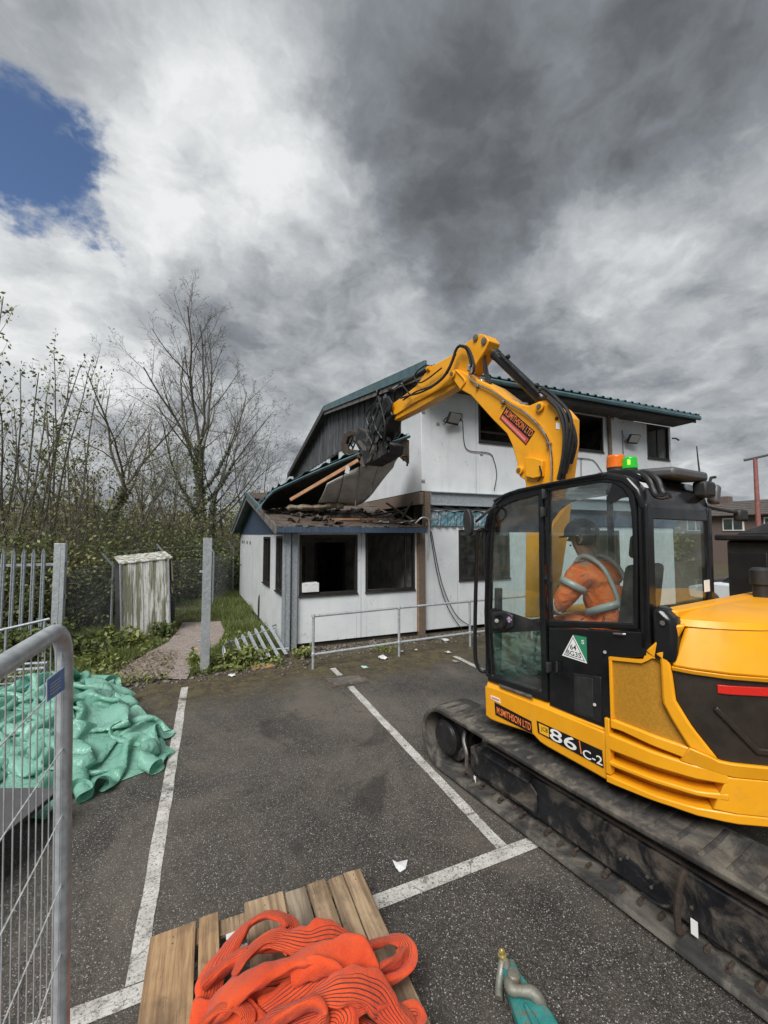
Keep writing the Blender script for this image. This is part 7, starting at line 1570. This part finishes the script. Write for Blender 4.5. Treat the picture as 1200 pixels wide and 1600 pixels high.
# ---------------------------------------------------------------- operator
op = thing('person', 'excavator operator in orange hi-vis jacket and black helmet, leaning forward in the cab', 'person', tuple(ex(-.36,.60,1.57)), EA)
def skin_mesh(name, nodes, edges, mat, parent, sub=2, root=0):
    me = bpy.data.meshes.new(name); I = OFF[parent].inverted(); me.from_pydata([tuple(I @ n[0]) for n in nodes], edges, []); o = bpy.data.objects.new(name, me); COL.objects.link(o)
    md = o.modifiers.new('skin', 'SKIN'); md.use_smooth_shade = True
    if not me.skin_vertices: me.skin_vertices.new()
    for i, n in enumerate(nodes):
        r_ = n[1]; me.skin_vertices[0].data[i].radius = r_ if isinstance(r_, tuple) else (r_, r_); me.skin_vertices[0].data[i].use_root = (i == root)
    ss = o.modifiers.new('sub', 'SUBSURF'); ss.levels = sub; ss.render_levels = sub
    dg = bpy.context.evaluated_depsgraph_get(); m2 = bpy.data.meshes.new_from_object(o.evaluated_get(dg)); bpy.data.objects.remove(o)
    m2.materials.clear(); return link(name, m2, mat, parent, 0, 80)
B_ = lambda s, t, z: ex(s, t, z)
# body: one continuous figure
nd = [(B_(-.40,.60,1.64),.14),(B_(-.34,.60,1.80),.135),(B_(-.27,.59,1.95),.145),(B_(-.20,.585,2.10),.13),(B_(-.165,.58,2.19),.062),(B_(-.145,.575,2.25),.058),(B_(-.125,.57,2.33),.088),(B_(-.12,.57,2.42),.092),(B_(-.125,.57,2.48),.06),
      (B_(-.20,.40,2.08),.075),(B_(-.13,.33,1.88),.055),(B_(.0,.30,1.80),.046),(B_(.05,.29,1.83),.03),
      (B_(-.20,.77,2.08),.075),(B_(-.13,.85,1.88),.055),(B_(.0,.90,1.80),.046),(B_(.05,.91,1.83),.03),
      (B_(-.33,.51,1.63),.095),(B_(.02,.49,1.64),.08),(B_(.08,.49,1.60),.07),(B_(.14,.49,1.25),.05),(B_(.16,.49,1.16),.045),(B_(.30,.49,1.14),.04),
      (B_(-.33,.69,1.63),.095),(B_(.02,.71,1.64),.08),(B_(.08,.71,1.60),.07),(B_(.14,.71,1.25),.05),(B_(.16,.71,1.16),.045),(B_(.30,.71,1.14),.04)]
ed = [(0,1),(1,2),(2,3),(3,4),(4,5),(5,6),(6,7),(7,8),(3,9),(9,10),(10,11),(11,12),(3,13),(13,14),(14,15),(15,16),(0,17),(17,18),(18,19),(19,20),(20,21),(21,22),(0,23),(23,24),(24,25),(25,26),(26,27),(27,28)]
body = skin_mesh('body', nd, ed, 'skin', op)
# face: nose, brow, mouth, ears, eyes
fd = (EU*.88-ER*.42).normalized(); hc = B_(-.12,.57,2.35); fs_ = fd.cross(V(0,0,1)).normalized()
m = MB(); m.add([hc+fd*.080+V(0,0,.045), hc+fd*.115+V(0,0,-.005), hc+fd*.082+fs_*.017+V(0,0,-.012), hc+fd*.082-fs_*.017+V(0,0,-.012), hc+fd*.06+V(0,0,.01)], [(0,2,1),(0,1,3),(1,2,3),(0,4,2),(0,3,4),(2,4,3)]); m.build('nose', 'skin', body)
m = MB(); m.lathe(hc+fd*.082+V(0,0,-.045)-fs_*.022, fs_, [(.004,0),(.008,.012),(.009,.022),(.008,.032),(.004,.044)], 8); m.build('mouth', 'red_decal', body)
for sg in (-1,1):
    m = MB(); m.lathe(hc+fd*.072+fs_*.034*sg+V(0,0,.03)-fd*.006, fd, [(.012,0),(.012,.008),(.006,.013)], 10); m.build('eye', 'helmet', body)
    m = MB(); m.tube(bez([hc+fs_*.088*sg+V(0,0,.03), hc+fs_*.102*sg-fd*.015+V(0,0,.035), hc+fs_*.102*sg-fd*.018+V(0,0,.0), hc+fs_*.086*sg+V(0,0,-.025)],4), .010, 6); m.build('ear', 'skin', body)
m = MB(); m.lathe(hc-fd*.03+V(0,0,.02), (0,0,1), [(.085,-.06),(.097,-.02),(.098,.04)], 16); m.build('hair', 'helmet', op)
# jacket
jn = [(B_(-.41,.60,1.62),.17),(B_(-.35,.60,1.79),.175),(B_(-.275,.59,1.95),.19),(B_(-.21,.585,2.09),.165),(B_(-.175,.58,2.165),.085),
      (B_(-.205,.385,2.06),.105),(B_(-.15,.315,1.90),.088),(B_(-.08,.30,1.82),.075),(B_(-.01,.30,1.80),.062),(B_(-.205,.785,2.06),.105),(B_(-.15,.865,1.90),.088),(B_(-.08,.88,1.82),.075),(B_(-.01,.90,1.80),.062)]
je = [(0,1),(1,2),(2,3),(3,4),(3,5),(5,6),(6,7),(7,8),(3,9),(9,10),(10,11),(11,12)]
k = NB('hivis'); c = k.mix(k.ramp(k.noise(7, 6, .65), .3, .7), (.80,.14,.022), (.92,.22,.04)); k.fin(c, .75, 0, k.bump(k.noise(9, 6, .6, None, .8), .8, .05)); k.b.inputs['Emission Color'].default_value = (0,0,0,1)
jac = skin_mesh('jacket', jn, je, 'hivis', op)
def band(c_, ax, rx_, ry_, w, nm='reflective_band'):
    ax = Vector(ax).normalized(); x = ax.cross(EU).normalized() if abs(ax.dot(EU)) < .9 else ax.orthogonal().normalized(); y = ax.cross(x); n = 28; vs = []
    for hgt in (-w/2, w/2):
        for j in range(n): a = 2*math.pi*j/n; vs.append(c_+ax*hgt+x*math.cos(a)*rx_+y*math.sin(a)*ry_)
    m = MB(); m.add(vs, [(j,(j+1)%n,n+(j+1)%n,n+j) for j in range(n)]); o = m.build(nm, 'reflective', jac, smooth=60); o.modifiers.new('solid','SOLIDIFY').thickness = .004
tdir = (nd[3][0]-nd[0][0]).normalized()
band(B_(-.335,.597,1.815), tdir, .198, .186, .055); band(B_(-.30,.594,1.90)+V(0,0,.0), tdir, .205, .195, .0551) if False else None
for sg, A1, A2 in ((-1, jn[5], jn[6]), (1, jn[9], jn[10])):
    c_ = A1[0].lerp(A2[0], .45); band(c_, A2[0]-A1[0], .108, .108, .05)
    c2 = jn[7 if sg < 0 else 11][0]; band(c2, jn[8 if sg < 0 else 12][0]-c2, .078, .078, .045)
    sh_ = MB(); pts = bez([B_(-.06,.60+sg*.11,1.86), B_(-.05,.60+sg*.11,2.02), B_(-.16,.60+sg*.115,2.235), B_(-.34,.60+sg*.115,2.17), B_(-.45,.60+sg*.11,1.98), B_(-.50,.60+sg*.11,1.80)], 6); sh_.tube([q_.lerp(B_(-.25,.59,2.0), .08) for q_ in pts], .019, 8); sh_.build('reflective_band', 'reflective', jac, smooth=60)
# trousers and boots
tn = [(B_(-.42,.60,1.615),.155),(B_(-.33,.51,1.62),.115),(B_(.02,.49,1.64),.095),(B_(.085,.49,1.60),.085),(B_(.14,.49,1.28),.068),(B_(-.33,.69,1.62),.115),(B_(.02,.71,1.64),.095),(B_(.085,.71,1.60),.085),(B_(.14,.71,1.28),.068)]
skin_mesh('trousers', tn, [(0,1),(1,2),(2,3),(3,4),(0,5),(5,6),(6,7),(7,8)], 'hivis', op)
for t_ in (.49,.71):
    band(B_(.125,t_,1.40), (-.15,0,1), .092, .092, .06)
    skin_mesh('boot', [(B_(.14,t_,1.27),.07),(B_(.155,t_,1.18),.062),(B_(.24,t_,1.165),.055),(B_(.33,t_,1.155),.042)], [(0,1),(1,2),(2,3)], 'helmet', op)
# hands closed on the joysticks: palm, four fingers, thumb
for t_, sg in ((.28,1),(.92,-1)):
    pc_ = B_(.03,t_+.022*sg,1.84)
    skin_mesh('hand', [(B_(-.03,t_+.015*sg,1.82),.028),(pc_,.030),(B_(.05,t_+.02*sg,1.86),.020)], [(0,1),(1,2)], 'skin', op)
    for f_ in range(4):
        z = 1.875-.020*f_; l = (.9,1.0,.95,.8)[f_]
        skin_mesh('finger', [(B_(.05,t_+.028*sg,z),.0095),(B_(.082*1.0,t_+.018*sg,z),.009),(B_(.088,t_-.012*sg*l,z-.003),.0085),(B_(.068,t_-.03*sg*l,z-.006),.0075)], [(0,1),(1,2),(2,3)], 'skin', op, 1)
    skin_mesh('thumb', [(B_(.02,t_+.01*sg,1.87),.012),(B_(.035,t_-.015*sg,1.895),.0105),(B_(.055,t_-.03*sg,1.905),.009)], [(0,1),(1,2)], 'skin', op, 1)
# helmet
hb = hc+V(0,0,.055)-fd*.008; vs = []; n = 28; rows_ = 9
tl = (V(0,0,1)+fd*.10).normalized(); hx_ = (fd-tl*fd.dot(tl)).normalized(); hy_ = tl.cross(hx_)
m = MB()
for j in range(rows_+1):
    ph = (math.pi/2)*j/rows_; rr = math.cos(ph)
    for i in range(n): a = 2*math.pi*i/n; vs.append(hb+hx_*math.cos(a)*rr*.142+hy_*math.sin(a)*rr*.118+tl*(math.sin(ph)*.135))
m.add(vs, [(j*n+i, j*n+(i+1)%n, (j+1)*n+(i+1)%n, (j+1)*n+i) for j in range(rows_) for i in range(n)]); he = m.build('helmet', 'helmet', op, smooth=60)
m = MB(); vs = []
for r0_, dz in ((1.0,0.0),(1.0,-.012),(1.16,-.018),(1.16,-.008)):
    for i in range(n):
        a = 2*math.pi*i/n; e_ = 1+(r0_-1)*(1.9 if math.cos(a) > .2 else .5); vs.append(hb+hx_*math.cos(a)*.142*e_+hy_*math.sin(a)*.118*e_+tl*dz)
m.add(vs, [(j*n+i, j*n+(i+1)%n, ((j+1)%4)*n+(i+1)%n, ((j+1)%4)*n+i) for j in range(4) for i in range(n)]); m.build('brim', 'helmet', he, smooth=60)
m = MB(); m.box(hb-hx_*.10-hy_*.085*-1+tl*.03, (.04,.012,.02), (0,0,EA)); m.build('helmet_sticker', 'white_decal', he)

# ---------------------------------------------------------------- right-hand background
cb = thing('site_cabinet', 'tall dark steel cabinet with an overhanging lid behind the excavator', 'cabinet', (6.1, 2.2, 0))
m = MB(); m.bb(5.50,6.7,1.55,2.80,.05,2.33); m.build('body', 'black_plastic', cb, bevel=.03)
m = MB(); m.bb(5.42,6.78,1.47,2.88,2.33,2.40); m.build('rim', 'black_paint', cb, bevel=.02)
m = MB(); vs = [(5.46,1.5,2.40),(6.74,1.5,2.40),(6.74,2.70,2.40),(5.46,2.70,2.40),(5.72,1.75,2.56),(6.5,1.75,2.56),(6.5,2.45,2.56),(5.72,2.45,2.56)]; m.hexa([Vector(v) for v in vs]); m.build('lid', 'black_paint', cb, bevel=.03)
for y in (1.75,2.18,2.6):
    m = MB(); m.bb(5.485,5.498,y-.18,y+.18,.2,2.2); m.build('door_panel', 'black_paint', cb, bevel=.006)
m = MB(); m.bb(5.50,6.7,1.6,2.75,0,.05); m.build('skid', 'frame_black', cb)
fb = thing('brick_house', 'low brick house with brown tiled roof far beyond the excavator', 'house', (44, 19, 0))
m = MB(); m.bb(40,49,12,27,0,4.0); m.build('wall', 'brick', fb)
for i in range(5):
    y = 13.4+i*2.8; m = MB(); m.bb(39.92,39.99,y,y+1.5,2.7,3.75); w = m.build('window', 'white_decal', fb); m = MB(); m.bb(39.88,39.915,y+.1,y+.7,2.8,3.65); m.bb(39.88,39.915,y+.8,y+1.4,2.8,3.65); m.build('pane', 'pane_dark', w)
for i in range(8):
    f0, f1 = i/8, (i+1)/8; m = MB(); x0_, x1_ = 39.5+5*f0, 39.5+5*f1; z0_, z1_ = 3.95+1.45*f0, 3.95+1.45*f1; m.hexa([V(x0_,11.6,z0_),V(x1_+.05,11.6,z1_),V(x1_+.05,27.4,z1_),V(x0_,27.4,z0_)]+[V(x0_,11.6,z0_+.09),V(x1_+.05,11.6,z1_+.05),V(x1_+.05,27.4,z1_+.05),V(x0_,27.4,z0_+.09)]); m.build('roof_course', 'roof_tile', fb)
m = MB(); m.hexa([V(44.5,11.6,5.35),V(49.5,11.6,3.95),V(49.5,27.4,3.95),V(44.5,27.4,5.35)]+[V(44.5,11.6,5.45),V(49.5,11.6,4.05),V(49.5,27.4,4.05),V(44.5,27.4,5.45)]); m.build('rear_slope', 'roof_tile', fb)
m = MB(); m.bb(43.8,44.6,22,22.8,5.1,5.9); m.build('chimney', 'brick', fb)
lm_ = thing('lamp_post', 'red painted lamp post with a grey arm at the right edge', 'lamp post', (25, 11.3, 0))
m = MB(); m.tube([(25,11.3,0),(25,11.3,2.2),(25,11.3,6.2)], [.13,.11,.085], 12); m.build('column', 'pole_red', lm_)
m = MB(); m.tube([(25,11.75,6.2),(25,10.9,6.28),(25,9.4,6.42)], [.10,.09,.08], 8); m.build('arm', 'galv_dull', lm_)
m = MB(); m.box((25,9.1,6.42),(.3,.8,.14)); m.build('lantern', 'flat_grey', lm_, bevel=.04)
def far_car(x, y, rz, mat, lab):
    c = thing('parked_car', lab, 'car', (x, y, 0), rz, 'cars parked beyond the excavator'); M = OFF[c]
    T_ = lambda a, b_, z: M @ V(a, b_, z)
    m = MB(); m.prism([T_(-2.1,-.85,.25),T_(2.1,-.85,.25),T_(2.15,-.85,.65),T_(1.2,-.85,.88),T_(-2.1,-.85,.92)], T_(0,1.7,0)-T_(0,0,0)); m.build('body', mat, c, bevel=.08)
    m = MB(); m.prism([T_(-1.9,-.78,.9),T_(1.15,-.78,.88),T_(.4,-.70,1.42),T_(-1.5,-.70,1.42)], T_(0,1.5,0)-T_(0,0,0)); m.build('cabin', 'black_gloss', c, bevel=.06)
    for a in (-1.3,1.3):
        for b_ in (-.86,.66): m = MB(); m.lathe(T_(a,b_,.31), T_(0,1,0)-T_(0,0,0), [(.2,0),(.31,.02),(.31,.18),(.2,.2)], 20); m.build('wheel', 'rubber', c)
far_car(15.5, 6.6, R(80), 'wall_white', 'white car parked beyond the excavator, nearer one'); far_car(18.6, 7.6, R(80), 'flat_grey', 'grey car parked beyond the excavator, farther one')
